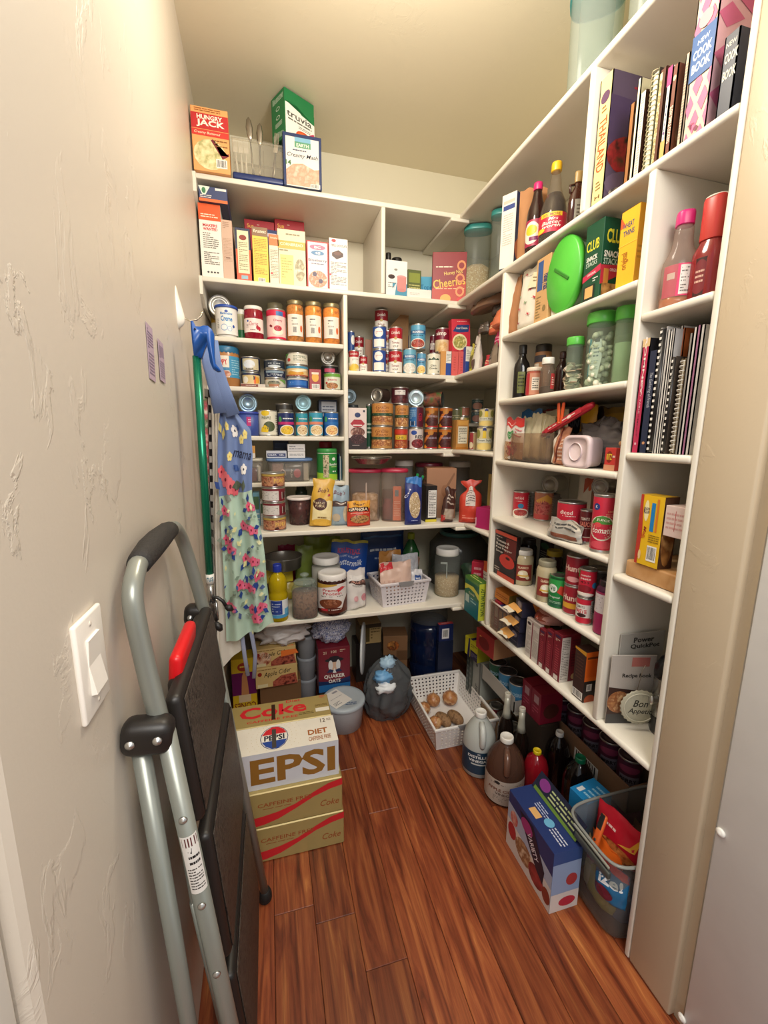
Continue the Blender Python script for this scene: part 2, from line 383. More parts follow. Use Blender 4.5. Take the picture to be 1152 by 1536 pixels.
# ================================================================== builders for packaged goods
def face_cam(x, y): return math.atan2(-x, y)
def box(name, label, cat, g, d, c, front=(), left=(), right=(), top=(), z=0, group=None, turn=0, tilt=None, dz=0, bev=.0012, under=None, base='carton'):
    """g = (front centre x, y, width, height, turn); local origin = bottom centre of the front face"""
    cx, cy, w, h, rz = g
    t = empty(name, (cx, cy, z+dz), rz+turn, label, cat, group, tilt)
    m = MB().box(-w/2, w/2, 0, d, 0, h, c, bev); m.build(base, t)
    for nm, S, pr in (('printed_front', plane(w, h), front), ('printed_side', side(d, h, -w/2, 0), left), ('printed_side', side(d, h, w/2, 0, 1), right), ('printed_top', topf(w, d, h, 0), top)):
        if pr: MB().art(S, pr).build(nm, t)
    return t
def can(name, label, cat, g, z, c, pr=(), turn=0, group=None, lidm=None, lying=None, band=(.05, .95), n=22, ring=False, arc=pi, bodym=None):
    cx, cy, r, h = g
    t = empty(name, (cx, cy, z), face_cam(cx, cy)+turn, label, cat, group)
    b = MB(); M = bodym or STEEL
    b.lathe([(r*.955, 0), (r, .0015), (r, .004), (r*.975, .006), (r*.975, h-.006), (r, h-.004), (r, h-.0015), (r*.965, h), (r*.93, h-.0025)], M, n, caps=False)
    b.build('can_body', t)
    e = MB().lathe([(r*.95, 0.0008), (0, .001)], M, n, caps=False)
    e.lathe([(r*.93, h-.0025), (r*.80, h-.003), (r*.78, h-.0018), (r*.55, h-.0018), (r*.53, h-.003), (0, h-.003)], lidm or LIDM, n, caps=False)
    e.build('lid', t)
    if ring: MB().tube([(r*.25*cos(a), -r*.35+r*.4*sin(a), h) for a in [k*2*pi/14 for k in range(14)]], .0012, STEEL, 6, True).build('pull_ring', t)
    if c:
        z0, hh = h*band[0], h*(band[1]-band[0]); L = MB()
        L.lathe([(r*.982, z0), (r*.984, z0+.001), (r*.984, z0+hh-.001), (r*.982, z0+hh)], mat(c, .35), n, caps=False)
        if pr: L.art(cylf(r*.984, z0, hh, 0, arc), pr)
        L.build('label', t)
    return t
def lyingcan(name, label, u, v, r, z, y=None, x=None, c=None, length=.1, endm=None, group=None, dirn=None, rim='#b9b7b0'):
    """a tin on its side, its round end towards the room"""
    if y is not None: p = ony(u, v, y)
    else: p = onx(u, v, x)
    R = r*math.hypot(p.x, p.y)/F*1.02; rz = face_cam(p.x, p.y) if dirn is None else dirn
    t = empty(name, (p.x, p.y, z+R), rz, label, 'can', group)
    T = Matrix.Rotation(pi/2, 4, 'X')          # local z -> -y : the end looks at the room
    T = Matrix.Translation((0, length, 0)) @ T
    MB().lathe([(R*.94, 0), (R, .002), (R, .004), (R*.97, .007), (R*.97, length-.007), (R, length-.004), (R, length-.001), (R*.95, length)], c or STEEL, 24, T=T, caps=False).build('can_body', t)
    E_ = endm or LIDM
    e = MB().lathe([(R*.95, length), (R*.9, length-.003), (R*.74, length-.003), (R*.72, length-.0012), (R*.56, length-.0012), (R*.53, length-.0035), (0, length-.0035)], E_, 24, T=T, caps=False)
    e.lathe([(R*.95, .0005), (0, .001)], E_, 20, T=T, caps=False).build('lid', t)
    return t
def scale_prof(prof, r, h, k=1.0, top=None, inset=0):
    out = []
    for i, (a, b) in enumerate(prof):
        if top is not None and b > top:
            if i and prof[i-1][1] < top:
                a0, b0 = prof[i-1]; q = (top-b0)/(b-b0); out.append(((a0+(a-a0)*q)*r*k, top*h))
            break
        out.append((a*r*k, b*h+(inset if b == 0 else 0)))
    return out
CYL = [(.93, 0), (1, .02), (1, .80), (.96, .85), (.80, .89), (.78, .95), (.78, 1)]
WIDE = [(.93, 0), (1, .02), (1, .85), (.93, .9), (.9, .93), (.9, 1)]
STRAIGHT = [(.90, 0), (.94, .012), (1, .98), (1, 1)]
JAR = [(.88, 0), (1, .03), (1, .72), (.97, .78), (.80, .85), (.78, .9), (.78, 1)]
def vessel(name, label, cat, g, z, prof, glass, fill=None, level=.8, cap=None, lab=None, group=None, turn=0, n=24, sx=1, sy=1, rib=0, rn=0, e=2.0, capname='lid', tilt=None, arc=pi, extra=None, shellname='body'):
    """glass: clear shell or opaque body; fill: contents; cap=(radius, z0, z1, colour, rib); lab=(z0, z1, radius, colour, art)"""
    cx, cy, r, h = g
    t = empty(name, (cx, cy, z), face_cam(cx, cy)+turn, label, cat, group, tilt)
    MB().lathe(scale_prof(prof, r, h), glass, n, sx=sx, sy=sy, rib=rib, rn=rn, e=e, caps=True).build(shellname, t)
    if fill: MB().lathe(scale_prof(prof, r, h, .94, level, .0015), fill, n, sx=sx, sy=sy, e=e).build('contents', t)
    if cap:
        cr, c0, c1, cc = cap[:4]; rb = cap[4] if len(cap) > 4 else 0
        m = MB().lathe([(cr*r, c0*h), (cr*r*1.01, c0*h+.001), (cr*r*1.0, c1*h-.003), (cr*r*.95, c1*h+.0015), (cr*r*.8, c1*h+.002), (cr*r*.77, c1*h+.001)], mat(cc, .35) if isinstance(cc, str) else cc, 40 if rb else n, sx=sx, sy=sy, rib=rb, rn=20, e=e)
        m.build(capname, t)
    if lab:
        l0, l1, lr, lc, pr = lab[:5]; ar = lab[5] if len(lab) > 5 else arc
        L = MB(); S = cylf(r*lr, l0*h, (l1-l0)*h, 0, ar, sx=sx, sy=sy); q = 18
        fn = S[0]; L.grid(lambda a, b: fn(a, b, 0.0001), q, 1, lc)
        L.art(S, pr); L.build('label', t)
    if extra: extra(t, r, h)
    return t
def nz(p, s=1.0, k=0): return noise.noise(Vector(p)*s+Vector((k*7.3, k*3.1, k*1.7)))
def bag(name, label, cat, g, d, c, pr=(), z=0, group=None, turn=0, tilt=None, crumple=.004, seed=0, top=.35, neck=None, back=None, rough=.35, dz=0, flat=0, gloss=None):
    """soft pouch standing on its base; front print follows the bulge"""
    cx, cy, w, h, rz = g
    t = empty(name, (cx, cy, z+dz), rz+turn, label, cat, group, tilt)
    def f(u, v, o, s=-1):
        bl = (1-abs(2*u-1)**3)**.6 if abs(2*u-1) < 1 else 0
        vb = min(1, (max(0, v)/.05+.25))*(1-max(0, (v-.25)/.75)**1.6)+.03*(v < .99)
        ww = w*(1-(neck or 0)*math.exp(-((v-.82)/.1)**2))*(1+.03*nz((0, v*3, 0), 1, seed))
        x = (u-.5)*ww; y = s*(d/2*bl*vb)*(1-flat*.5)
        q = crumple*(nz((x*22, v*h*22, s), 1, seed)+.5*nz((x*60, v*h*60, s), 1, seed+3))
        zz = v*h+(.012*nz((u*4, 5, s*0), 1, seed)*(v > .5))
        return (x, y+(q-o if s < 0 else q)+d*.5, max(0, zz))
    m = MB().grid(lambda a, b: f(a, b, 0), 16, 18, mat(c, rough) if isinstance(c, str) else c)
    m.grid(lambda a, b: f(1-a, b, 0, 1), 16, 18, mat(back or c, rough) if isinstance(back or c, str) else c)
    m.grid(lambda a, b: (f(a, 0, 0)[0], f(a, 0, 0)[1]*(1-b)+f(a, 0, 0, 1)[1]*b, 0), 16, 1, mat(c, rough) if isinstance(c, str) else c)
    m.build('pouch', t)
    if pr: MB().art((lambda u, v, o: f(u, v, o*2+.0006), w, h, (16, 16)), pr).build('printed_front', t)
    return t
def lump(name, rx, ry, rz_, m, seed=0, amp=.12, fr=6, n=20, parent=None, base=0, z=0, squash=True):
    """crumpled soft heap"""
    def f(a, b):
        th = a*2*pi; ph = b*pi; d = Vector((sin(ph)*cos(th), sin(ph)*sin(th), -cos(ph)))
        k = 1+amp*(nz(d*1.6, fr/3, seed)*1.2+.6*nz(d*4, fr/3, seed+1)+.35*abs(nz(d*9, fr/3, seed+2)))
        p = Vector((d.x*rx, d.y*ry, d.z*rz_))*k
        return (p.x, p.y, max(0, p.z+rz_*.9)+z)
    return MB().grid(f, n, n, m)
def perforated(mb, P0, U, V, nu, nv, m, th=.0022, r=.32, Nrm=None, skip=None):
    """wall of cells, each with a round hole"""
    P0, U, V = Vector(P0), Vector(U), Vector(V); N_ = (Nrm or U.cross(V)).normalized()*th; du, dv = U/nu, V/nv
    vs = []; fs = []
    ring = [(-.5, -.5), (0, -.5), (.5, -.5), (.5, 0), (.5, .5), (0, .5), (-.5, .5), (-.5, 0)]
    rat = du.length/dv.length
    for j in range(nv):
        for i in range(nu):
            c = P0+du*(i+.5)+dv*(j+.5); b = len(vs); hole = not (skip and skip(i, j))
            for s in (0, 1):
                for a, q in ring: vs.append(c+du*a+dv*q+N_*s)
                for k in range(8):
                    an = math.radians(-135+45*k); rr = r*(min(du.length, dv.length)) if hole else .0001
                    vs.append(c+du.normalized()*rr*cos(an)+dv.normalized()*rr*sin(an)+N_*s)
            for k in range(8):
                l = (k+1) % 8
                fs.append((b+k, b+l, b+8+l, b+8+k)); fs.append((b+16+l, b+16+k, b+24+k, b+24+l)); fs.append((b+8+k, b+8+l, b+24+l, b+24+k))
    return mb.add(vs, fs, m)
def basket(label, g, d, c, nx, ny, nzv, z=0, turn=0, handle=None, group=None, taper=.88, name='plastic_basket'):
    cx, cy, w, h, rz = g; t = empty(name, (cx, cy, z), rz+turn, label, 'basket', group); m = mat(c, .4); b = MB()
    yc = d/2; X0, X1, Y0, Y1 = -w/2*taper, w/2*taper, yc-d/2*taper, yc+d/2*taper; x0, x1, y0, y1 = -w/2, w/2, 0, d
    zt = h*.90
    for a, e, A, E_, n in (((X0, Y0), (X1, Y0), (x0, y0), (x1, y0), nx), ((X1, Y0), (X1, Y1), (x1, y0), (x1, y1), ny), ((X1, Y1), (X0, Y1), (x1, y1), (x0, y1), nx), ((X0, Y1), (X0, Y0), (x0, y1), (x0, y0), ny)):
        P0 = Vector((a[0], a[1], .004)); U = Vector((e[0]-a[0], e[1]-a[1], 0)); V = Vector((A[0]-a[0], A[1]-a[1], zt-.004))
        # trapezoid wall: shear handled by using the mean width
        vs = []; 
        q = MB(); perforated(q, (0, 0, 0), (1, 0, 0), (0, 0, 1), n, nzv, m, th=0, r=.0)
        def warp(p):
            s_, tt = p
            lo = Vector((a[0]+(e[0]-a[0])*s_, a[1]+(e[1]-a[1])*s_, .004)); hi = Vector((A[0]+(E_[0]-A[0])*s_, A[1]+(E_[1]-A[1])*s_, zt)); return lo+(hi-lo)*tt
        nrm = U.cross(V).normalized()*-.002; hr = .26*min(U.length/n, V.length/nzv); du, dv = U.length, V.length
        for j in range(nzv):
            for i in range(n):
                cxu, cyv = (i+.5)/n, (j+.5)/nzv; B = len(b.v); k_ = b.mi(m)
                hole = 0 < i < n-1 and 0 <= j
                pts = []
                for s in (0, 1):
                    off = nrm*s
                    for p in [(-.5, -.5), (0, -.5), (.5, -.5), (.5, 0), (.5, .5), (0, .5), (-.5, .5), (-.5, 0)]: pts.append(warp((cxu+p[0]/n, cyv+p[1]/nzv))+off)
                    for k in range(8):
                        an = math.radians(-135+45*k); R_ = hr if hole else .00005
                        pts.append(warp((cxu+R_*cos(an)/du, cyv+R_*sin(an)/dv))+off)
                fs = []
                for k in range(8):
                    l = (k+1) % 8
                    fs += [(k, l, 8+l, 8+k), (16+l, 16+k, 24+k, 24+l), (8+k, 8+l, 24+l, 24+k)]
                b.add(pts, fs, m)
    b.box(X0, X1, Y0, Y1, 0, .004, m); b.build('basket_body', t)
    rim = MB()
    for (p, q_) in (((x0-.006, x1+.006), (y0-.006, y0+.004)), ((x0-.006, x1+.006), (y1-.004, y1+.006)), ((x0-.006, x0+.004), (y0+.004, y1-.004)), ((x1-.004, x1+.006), (y0+.004, y1-.004))):
        rim.box(p[0], p[1], q_[0], q_[1], zt-.002, h, m, .003, seg=2)
    rim.build('rim', t)
    if handle:
        for yy in ((-.008, ), (d+.002, )):
            MB().poly([(-w*.16, h), (-w*.12, h-.022), (w*.12, h-.022), (w*.16, h)], 0, .006, mat(handle, .4), Matrix.Translation((0, yy[0]+.006, 0)) @ Matrix.Rotation(pi/2, 4, 'X')).build('handle', t)
    return t
def nut(x0=.55, y0=.1, x1=.95, y1=.7): return ('l', x0, y0, x1, y1, 12, '#55504a')
# ================================================================== top of the shelving (z0)
def B(u0, u1, vt, z, y=None, x=None, v0=None): return gbox(u0, u1, vt, z, y, x, v0)
G = gcyl
g = B(291, 346, 162, Z0, y=1.985)
box('mashed_potato_box', 'orange and red mashed potato box at the far left on top of the shelving', 'box', g, .075, '#e9a766',
    [('r', 0, .66, 1, .9, '#c22a2c'), ('B', 'HUNGRY', .5, .845, .68, .07, '#fbf3e0'), ('B', 'JACK', .52, .745, .76, .12, '#fbf3e0'), ('r', 0, .555, 1, .65, '#d1392f'), ('I', 'Creamy Buttered', .42, .60, .7, .05, '#f7e3c0'),
     ('e', .46, .27, .44, .24, 'f:#efe6b8,#d9cf9a,#a9a468:40'), ('p', [(.5, .5), (.56, .52), (.8, .22), (.98, .29), (.98, .33), (.74, .28)], '#7a2030'), ('b', .62, .08, .92, .22), ('l', .1, .92, .8, .98, 2, '#a1571f'), ('l', .6, .4, .95, .52, 3, '#8a5a2a')],
    left=[('r', 0, 0, 1, 1, '#c98a4c')], z=Z0)
# cutlery caddy: clear plastic on a navy base, standing on its base
g = B(349, 427, 212, Z0, y=2.0)
def caddy():
    cx, cy, w, h, rz = g; d = .16; t = empty('cutlery_caddy', (cx, cy, Z0), 0, 'clear plastic cutlery caddy with a navy base on top of the shelving', 'caddy')
    cp = clearm('#e5e2da', .2, '#f4f2ec', .2)
    MB().box(-w/2, w/2, 0, d, 0, .026, mat('#1c2f66', .35), .008, seg=3).build('base', t)
    for s in (-w/2+.003, w/2-.006): MB().box(s, s+.003, .004, d-.004, .026, h, cp).build('side_panel', t)
    for y_ in (.002, d-.005): MB().box(-w/2+.003, w/2-.003, y_, y_+.003, .026, h, cp).build('side_panel', t)
    MB().box(w*.1, w*.1+.003, .005, d-.005, .026, h*.8, cp).build('divider', t)
    MB().box(-w/2, w/2, -.003, .004, h-.008, h, cp, .002).box(-w/2, w/2, d-.004, d+.003, h-.008, h, cp, .002).build('rim', t)
    return cx, cy, w, h
cx, cy, w, h = caddy()
def cutlery(kind, dx, dy, L, ang, m, label, group):
    t = empty(kind, (cx+dx, cy+dy, Z0+.03), 0, label, kind, group, (math.radians(ang*.3), math.radians(ang)))
    MB().tube([(0, 0, 0), (0, 0, L*.35), (0, 0, L*.62)], [.0055, .004, .003], m, 6).build('handle', t)
    if kind == 'spoon': MB().lathe([(.002, L*.6), (.011, L*.72), (.014, L*.84), (.009, L*.96), (.001, L)], m, 12, sy=.3).build('bowl', t)
    elif kind == 'knife': MB().box(-.008, .008, -.001, .001, L*.6, L, m, .0008).build('blade', t)
    else:
        b = MB().box(-.009, .009, -.001, .001, L*.62, L*.78, m, .0008)
        for k in (-.0075, -.0025, .0025, .0075): b.box(k-.0012, k+.0012, -.001, .001, L*.78, L, m)
        b.build('tines', t)
SV = mat('#a79f92', .25, .9); WP = mat('#efece6', .4); BR = mat('#6d4a30', .4)
cutlery('spoon', -.02, .06, .235, -3, SV, 'left steel spoon sticking up tallest out of the cutlery caddy', 'cutlery in the clear caddy')
cutlery('spoon', .004, .09, .235, 2, SV, 'right steel spoon sticking up tallest out of the cutlery caddy', 'cutlery in the clear caddy')
cutlery('knife', .05, .12, .25, 9, BR, 'brown table knife leaning right out of the cutlery caddy', 'cutlery in the clear caddy')
cutlery('fork', .06, .06, .19, 6, SV, 'steel fork leaning against the right side of the cutlery caddy', 'cutlery in the clear caddy')
for k, (dx, a) in enumerate(((-.082, -4), (-.064, -2), (-.048, 1))):
    cutlery('fork', dx, .03, .13, a, WP, ('leftmost', 'middle', 'rightmost')[k]+' of the three white plastic forks behind the front of the cutlery caddy', 'white plastic forks')
g = B(426, 483, 202, Z0, y=1.99)
hm = g[3]
box('instant_mash_box', 'navy and cream mashed potato box under the green sweetener box', 'box', g, .12, '#1c2f5e',
    [('r', .07, 0, .93, .93, '#e8e3da'), ('r', .3, .74, .72, .93, '#5f9a7a'), ('B', 'EARTH', .51, .79, .32, .06, '#e8ecd8'), ('r', .3, .85, .72, .93, '#7fb4cf'), ('I', 'Creamy Mash', .5, .585, .8, .1, '#16213f'), ('l', .25, .66, .6, .71, 1, '#2a3560'),
     ('p', [(.07, .02), (.07, .3), (.25, .42), (.5, .45), (.8, .36), (.93, .38), (.93, .02)], 'f:#d9b59a,#c79b80,#e6cdb8:30'), ('B', '14', .13, .44, .14, .09, '#3c6b38'), ('b', .7, .01, .95, .09)],
    z=Z0, left=[('r', 0, 0, 1, 1, '#1a2a55')])
zt = Z0+hm
p = ony(424, 197, 2.04); h = min(za(112, p.x, 2.04), 2.815)-zt
wf = .155; t_ = .3
box('sweetener_box', 'tall green and white truvia sweetener box standing on the navy potato box', 'box', (p.x+.073, 2.05, .145, h, 0), .105, '#1f7a45',
    [('r', .02, 0, 1, .72, '#f1efe6'), ('p', [(.02, .72), (.3, .78), (.55, .62), (1, .55), (1, .74), (.02, .74)], '#1f7a45'), ('T', 'truvia', .48, .52, .84, .13, '#4b4b44'), ('l', .1, .37, .9, .44, 1, '#6a6a60'), ('l', .45, .3, .85, .36, 2, '#6a6a60'),
     ('e', .62, .16, .34, .15, '#f6efe6'), ('e', .62, .16, .27, .12, '#cf4a1c'), ('e', .6, .17, .2, .08, '#e4672b'), ('p', [(.8, .28), (.97, .36), (1, .3), (.86, .2)], '#c02a55')],
    left=[('l', .12, .82, .9, .95, 5, '#dfeee0'), ('e', .5, .68, .14, .04, '#e8f2e6'), ('e', .5, .68, .11, .03, '#1f7a45'), ('e', .5, .5, .14, .04, '#e8f2e6'), ('e', .5, .5, .11, .03, '#1f7a45'), ('l', .3, .3, .8, .4, 3, '#dfeee0'), ('l', .12, .06, .9, .2, 5, '#dfeee0')], z=zt, turn=.5)
# tall clear canisters high on the right
for k, (u0, u1, y_) in enumerate(((849, 905, 1.30), (910, 985, 1.06))):
    r = .075; x_ = 1.02
    vessel('clear_canister', ('farther', 'nearer')[k]+' tall clear canister at the very top right, above the shelving', 'canister', (x_, y_, r, .30), Z0, STRAIGHT, clearm('#dfe6e0', .35, '#e4ece6', .2), None, cap=(1.06, .97, 1.03, '#3b8f90'), group='tall clear canisters on top', sx=1, e=3.2,
           extra=lambda t, r, h: MB().lathe([(r*.6, .01), (r*.66, h*.9)], clearm('#cdd6d2', .25, '#e4ece6', .2), 20, e=3.2, caps=False).build('inner_bag', t))
# ================================================================== row z1, left bay
g = B(303.5, 336, 306, Z1, y=2.02)
box('cake_mix_box', 'tall white text-covered box with an orange top, leftmost on the upper shelf', 'box', g, .2, '#efe9df',
    [('r', 0, .78, 1, 1, '#e2581f'), ('l', .1, .81, .9, .87, 2, '#fbe2c8'), ('B', 'MAKERS', .5, .715, .66, .04, '#cf2f2f'), ('B', 'WANTED', .5, .665, .66, .04, '#cf2f2f'), ('l', .15, .4, .85, .62, 8, '#77726a'), ('l', .15, .18, .85, .36, 7, '#77726a'), ('e', .3, .08, .05, .012, '#333333'), ('e', .45, .08, .05, .012, '#333333'), ('e', .6, .08, .05, .012, '#333333'), ('e', .74, .08, .05, .012, '#333333')],
    right=[('r', 0, 0, 1, .8, '#e4dcd0'), ('r', 0, 0, .12, .6, '#c22f2a')], z=Z1, group='baking boxes on the upper shelf')
h1 = g[3]
g2 = B(303, 339, 289.5, Z1, y=2.0)
box('coffee_pod_box', 'flat navy and white box lying on the orange-topped tall box', 'box', (g2[0]+.014, 2.005, .108, .055, 0), .26, '#3c4770',
    [('p', [(.0, 1), (.4, 1), (.24, .45), (.12, .45)], '#dfeadb'), ('e', .18, .72, .07, .2, '#3f7f58'), ('r', .58, .8, .97, .95, '#e9e4dc'), ('r', .0, .0, 1, .2, '#e5703a'), ('l', .05, .22, .5, .45, 2, '#e9e4dc')], z=Z1+h1+.001)
def bb(name, label, u0, u1, vt, c, art, y=2.02, d=.2, z=Z1, **k): return box(name, label, 'box', B(u0, u1, vt, z, y=y), d, c, art, z=z, **k)
GB = 'baking boxes on the upper shelf'
bb('baking_box', 'plain beige box end between the orange-topped box and the navy one', 336, 352, 330, '#cfae98', [('l', .15, .85, .7, .97, 4, '#a5826c'), ('l', .12, .3, .88, .7, 16, '#bb977f'), ('r', .3, .36, .7, .38, '#8c6a55')], group=GB)
bb('baking_box', 'navy and orange narrow box with a cream panel of printed directions', 356, 378, 342, '#2b3050', [('r', 0, 0, 1, .6, '#e8562a'), ('r', .12, .15, .88, .95, '#e6dcb6'), ('e', .5, .82, .25, .05, '#8c2f1c'), ('l', .2, .2, .8, .74, 16, '#8a8460'), ('r', .3, .04, .75, .11, '#8fb6c6')], group=GB)
bb('baking_box', 'bright yellow narrow box with a brown top', 381, 404, 341, '#e9cc4c', [('r', 0, .84, 1, 1, '#8c6a4a'), ('T', 'Krusteaz', .5, .93, .8, .06, '#f3ead0'), ('l', .1, .15, .9, .8, 22, '#b58f2a'), ('b', .3, .02, .75, .09)], group=GB)
bb('baking_box', 'narrow box with an orange top beside the yellow one', 405.5, 420, 352, '#e6ddc4', [('r', 0, .78, 1, 1, '#e9783a'), ('T', 'Simple', .5, .93, .7, .04, '#f7e9c8'), ('l', .12, .12, .88, .7, 18, '#a09880'), ('e', .2, .22, .12, .02, '#cf3b3b')], group=GB)
bb('cornbread_mix_box', 'wide cream and gold box with a pale yellow lower corner', 418.5, 459.5, 345, '#e3d7b5', [('r', 0, .66, 1, .8, '#dcab42'), ('T', 'CORNBREAD', .5, .74, .82, .05, '#fbf3d8'), ('l', .3, .88, .8, .94, 1, '#8f8460'), ('r', .08, .0, .55, .55, '#e4dc7c'), ('l', .12, .12, .5, .5, 8, '#b0a850'), ('e', .78, .3, .18, .2, 'f:#cdbf98,#8d8158,#e9e0c4:40'), ('l', .05, .6, .6, .65, 1, '#8f8460')], group=GB)
bb('muffin_mix_box', 'white and pink Blueberry muffin mix box with red edges', 461, 493.5, 362, '#c9342f', [('r', .06, 0, .94, .97, '#f0e2dc'), ('e', .5, .87, .36, .055, '#e06a8c'), ('B', 'BC', .5, .87, .3, .05, '#f7f2ec'), ('e', .5, .75, .3, .05, '#4a7fae'), ('B', '45', .5, .75, .25, .05, '#f7f2ec'), ('T', 'Blueberry', .5, .59, .84, .07, '#34426e'), ('l', .2, .5, .8, .54, 1, '#5a6080'), ('e', .5, .2, .42, .18, 'f:#d9a27c,#b57350,#eed0b8:70'), ('e', .35, .3, .1, .05, '#45324f'), ('e', .62, .16, .1, .05, '#45324f')], group=GB)
bb('brownie_mix_box', 'white TRIPLE CHOCOLATE brownie mix box at the right end of its row', 494.5, 522, 358, '#efe9e4', [('e', .25, .95, .12, .03, '#c22f34'), ('T', 'TRIPLE CHOCOLATE', .52, .86, .86, .045, '#3a2c28'), ('p', [(.15, .72), (.5, .78), (.75, .72), (.75, .66), (.4, .6), (.15, .66)], '#4a2a1e'), ('e', .45, .71, .2, .035, '#6b4030'), ('l', .08, .1, .92, .55, 16, '#8a8580'), ('e', .06, .3, .05, .02, '#c22f34')], group=GB)
for k, (u0, u1) in enumerate(((371.5, 415), (415.8, 459))):
    box('cake_mix_box', ('left', 'right')[k]+' of the two dark red boxes standing behind the row of baking boxes', 'box', B(u0, u1, 331, Z1, y=2.235), .11, '#a8202c',
        [('T', 'Sun', .2, .92, .22, .05, '#e8b74a'), ('l', .42, .93, .7, .95, 1, '#e9d6c0'), ('T', 'K', .85, .89, .06, .03, '#5a1018')], z=Z1, group='dark red boxes behind')
bb('blue_packet_box', 'small dark blue box peeping between the orange-topped box and the red boxes', 399, 420, 345, '#2a3d74', [('r', .2, .9, .9, .95, '#d8d4e4')], y=2.223, d=.010)
# ------------------------------------------------------------------ row z1, right bay
bb('shake_mix_box', 'white box showing a pink drink and chocolate in the upper right bay', 579, 610.5, 391, '#efebe6', [('r', .3, 0, 1, .38, '#4a90ae'), ('p', [(0, .2), (.3, .22), (.5, .4), (.4, 0), (0, 0)], '#efebe6'), ('e', .73, .56, .23, .05, '#d89a9a'), ('r', .52, .2, .95, .56, '#d08a86'), ('e', .73, .2, .21, .05, '#c88280'), ('e', .25, .55, .16, .06, '#3a2420'), ('l', .1, .36, .5, .4, 1, '#555555'), ('e', .45, .75, .08, .03, '#8f8f88'), ('l', .1, .25, .4, .33, 2, '#7a7a74')], y=2.03, d=.06)
for k, (u0, u1, vt) in enumerate(((578, 586, 379), (586.5, 602, 386))):
    vessel('spice_jar', ('left', 'right')[k]+' of the two black-capped jars hidden behind the white shake box', 'jar', G(u0, u1, vt, Z1, y=2.16+.04*k), Z1, CYL, mat('#7d5f4a', .3), cap=(1.0, .82, 1, '#201d1c'), group='black capped jars')
bb('chocolate_packet', 'upper gold and green sachet box leaning in the right bay', 611, 631, 405, '#5c6636', [('r', .1, .6, .9, .9, '#8a9440'), ('l', .1, .3, .9, .55, 3, '#c6c07a'), ('r', .1, .05, .3, .25, '#d9d070'), ('r', .4, .05, .6, .25, '#d9d070'), ('r', .7, .05, .9, .25, '#d9d070')], y=2.07, d=.05)
bb('white_carton', 'low plain white carton in front of the sachets in the right bay', 611, 647, 434, '#e9e6e0', [('l', .1, .3, .5, .6, 2, '#c5c1ba')], y=2.02, d=.04)
box('toothpaste_box', 'sky blue and white box tilted behind the white carton in the right bay', 'box', (xa(638, 2.13, Z1), 2.13, .115, .135, 0), .03, '#dfe6ea', [('r', 0, .55, 1, 1, '#5fb2d6'), ('T', 'Topel', .6, .62, .6, .22, '#2d77a8'), ('r', 0, .3, 1, .4, '#7fb8d4')], z=Z1, tilt=(0, math.radians(-4)), dz=.004)
p1 = onz(686, 452, Z1); g = B(655, 692, 377, Z1, y=2.04)
box('cereal_box', 'dark red heart cereal box turned in the corner, lettered in yellow', 'box', (.888, 2.055, .165, .235, 0), .045, '#8c1a20',
    [('p', [(0, .0), (1, .0), (1, .42), (0, .3)], '#b8361e'), ('T', 'Cheerios', .5, .42, .95, .17, '#e7b83a', 8), ('T', 'Honey Nut', .62, .6, .55, .09, '#e0c060', 8), ('l', .1, .68, .6, .74, 1, '#e8d8c0'), ('l', .1, .28, .95, .31, 1, '#e8c8a0'), ('e', .85, .74, .13, .1, '#d98a52'), ('e', .85, .74, .08, .06, '#8c1a20'), ('e', .82, .5, .13, .09, '#d98a52'), ('e', .82, .5, .08, .05, '#a02a20'), ('e', .82, .24, .13, .1, '#e0935a'), ('e', .82, .24, .08, .06, '#b8361e'), ('e', .4, .1, .16, .09, '#e9a84a'), ('e', .85, .08, .12, .05, '#cc2a2a')], z=Z1, turn=-.30)
def oats(t, r, h):
    MB().lathe([(r*.86, .003), (r*.92, h*.05), (r*.93, h*.46), (r*.5, h*.52), (0, h*.53)], mat('f:#d9c09a,#b9976c,#e9d9bb:120', .8), 20, e=3, sy=.7).build('contents', t)
TEALC = clearm('#d5dcd8', .15, '#e6ebe8', .22)
vessel('cereal_canister', 'clear canister with a teal lid, half full of oats, in the upper corner', 'canister', G(693, 732, 332, Z1, x=1.025), Z1, STRAIGHT, TEALC, cap=(1.05, .94, 1.0, '#3f9c96'), e=3, sy=.7, extra=oats, group='teal lidded canisters')
vessel('cereal_canister', 'clear empty-looking canister with a teal lid, behind the navy cereal box', 'canister', G(732, 766, 309, Z1, x=1.06), Z1, STRAIGHT, TEALC, cap=(1.05, .94, 1.0, '#3f9c96'), e=3, sy=.7, group='teal lidded canisters')
box('cereal_box', 'navy and white cereal box hanging over the shelf edge beside the paper bag', 'box', (.945, 1.625, .062, .285, -pi/2), .15, '#29305e',
    [('r', 0, 0, 1, 1, '#e6dfd4'), ('r', .1, .8, .9, .86, '#3a4a86'), ('r', .1, .88, .9, .92, '#c9b9a8'), ('l', .15, .35, .8, .75, 14, '#b5aea4'), ('r', 0, 0, 1, .07, '#2b3548')],
    right=[('T', 'K', .5, .8, .3, .12, '#d44a5a', -90), ('e', .4, .3, .4, .17, '#c96a3c'), ('e', .4, .3, .25, .1, '#f0e4d0'), ('l', .3, .5, .8, .7, 3, '#dfe0ea'), ('r', 0, 0, 1, .1, '#e9e4da')], z=Z1, turn=.5)
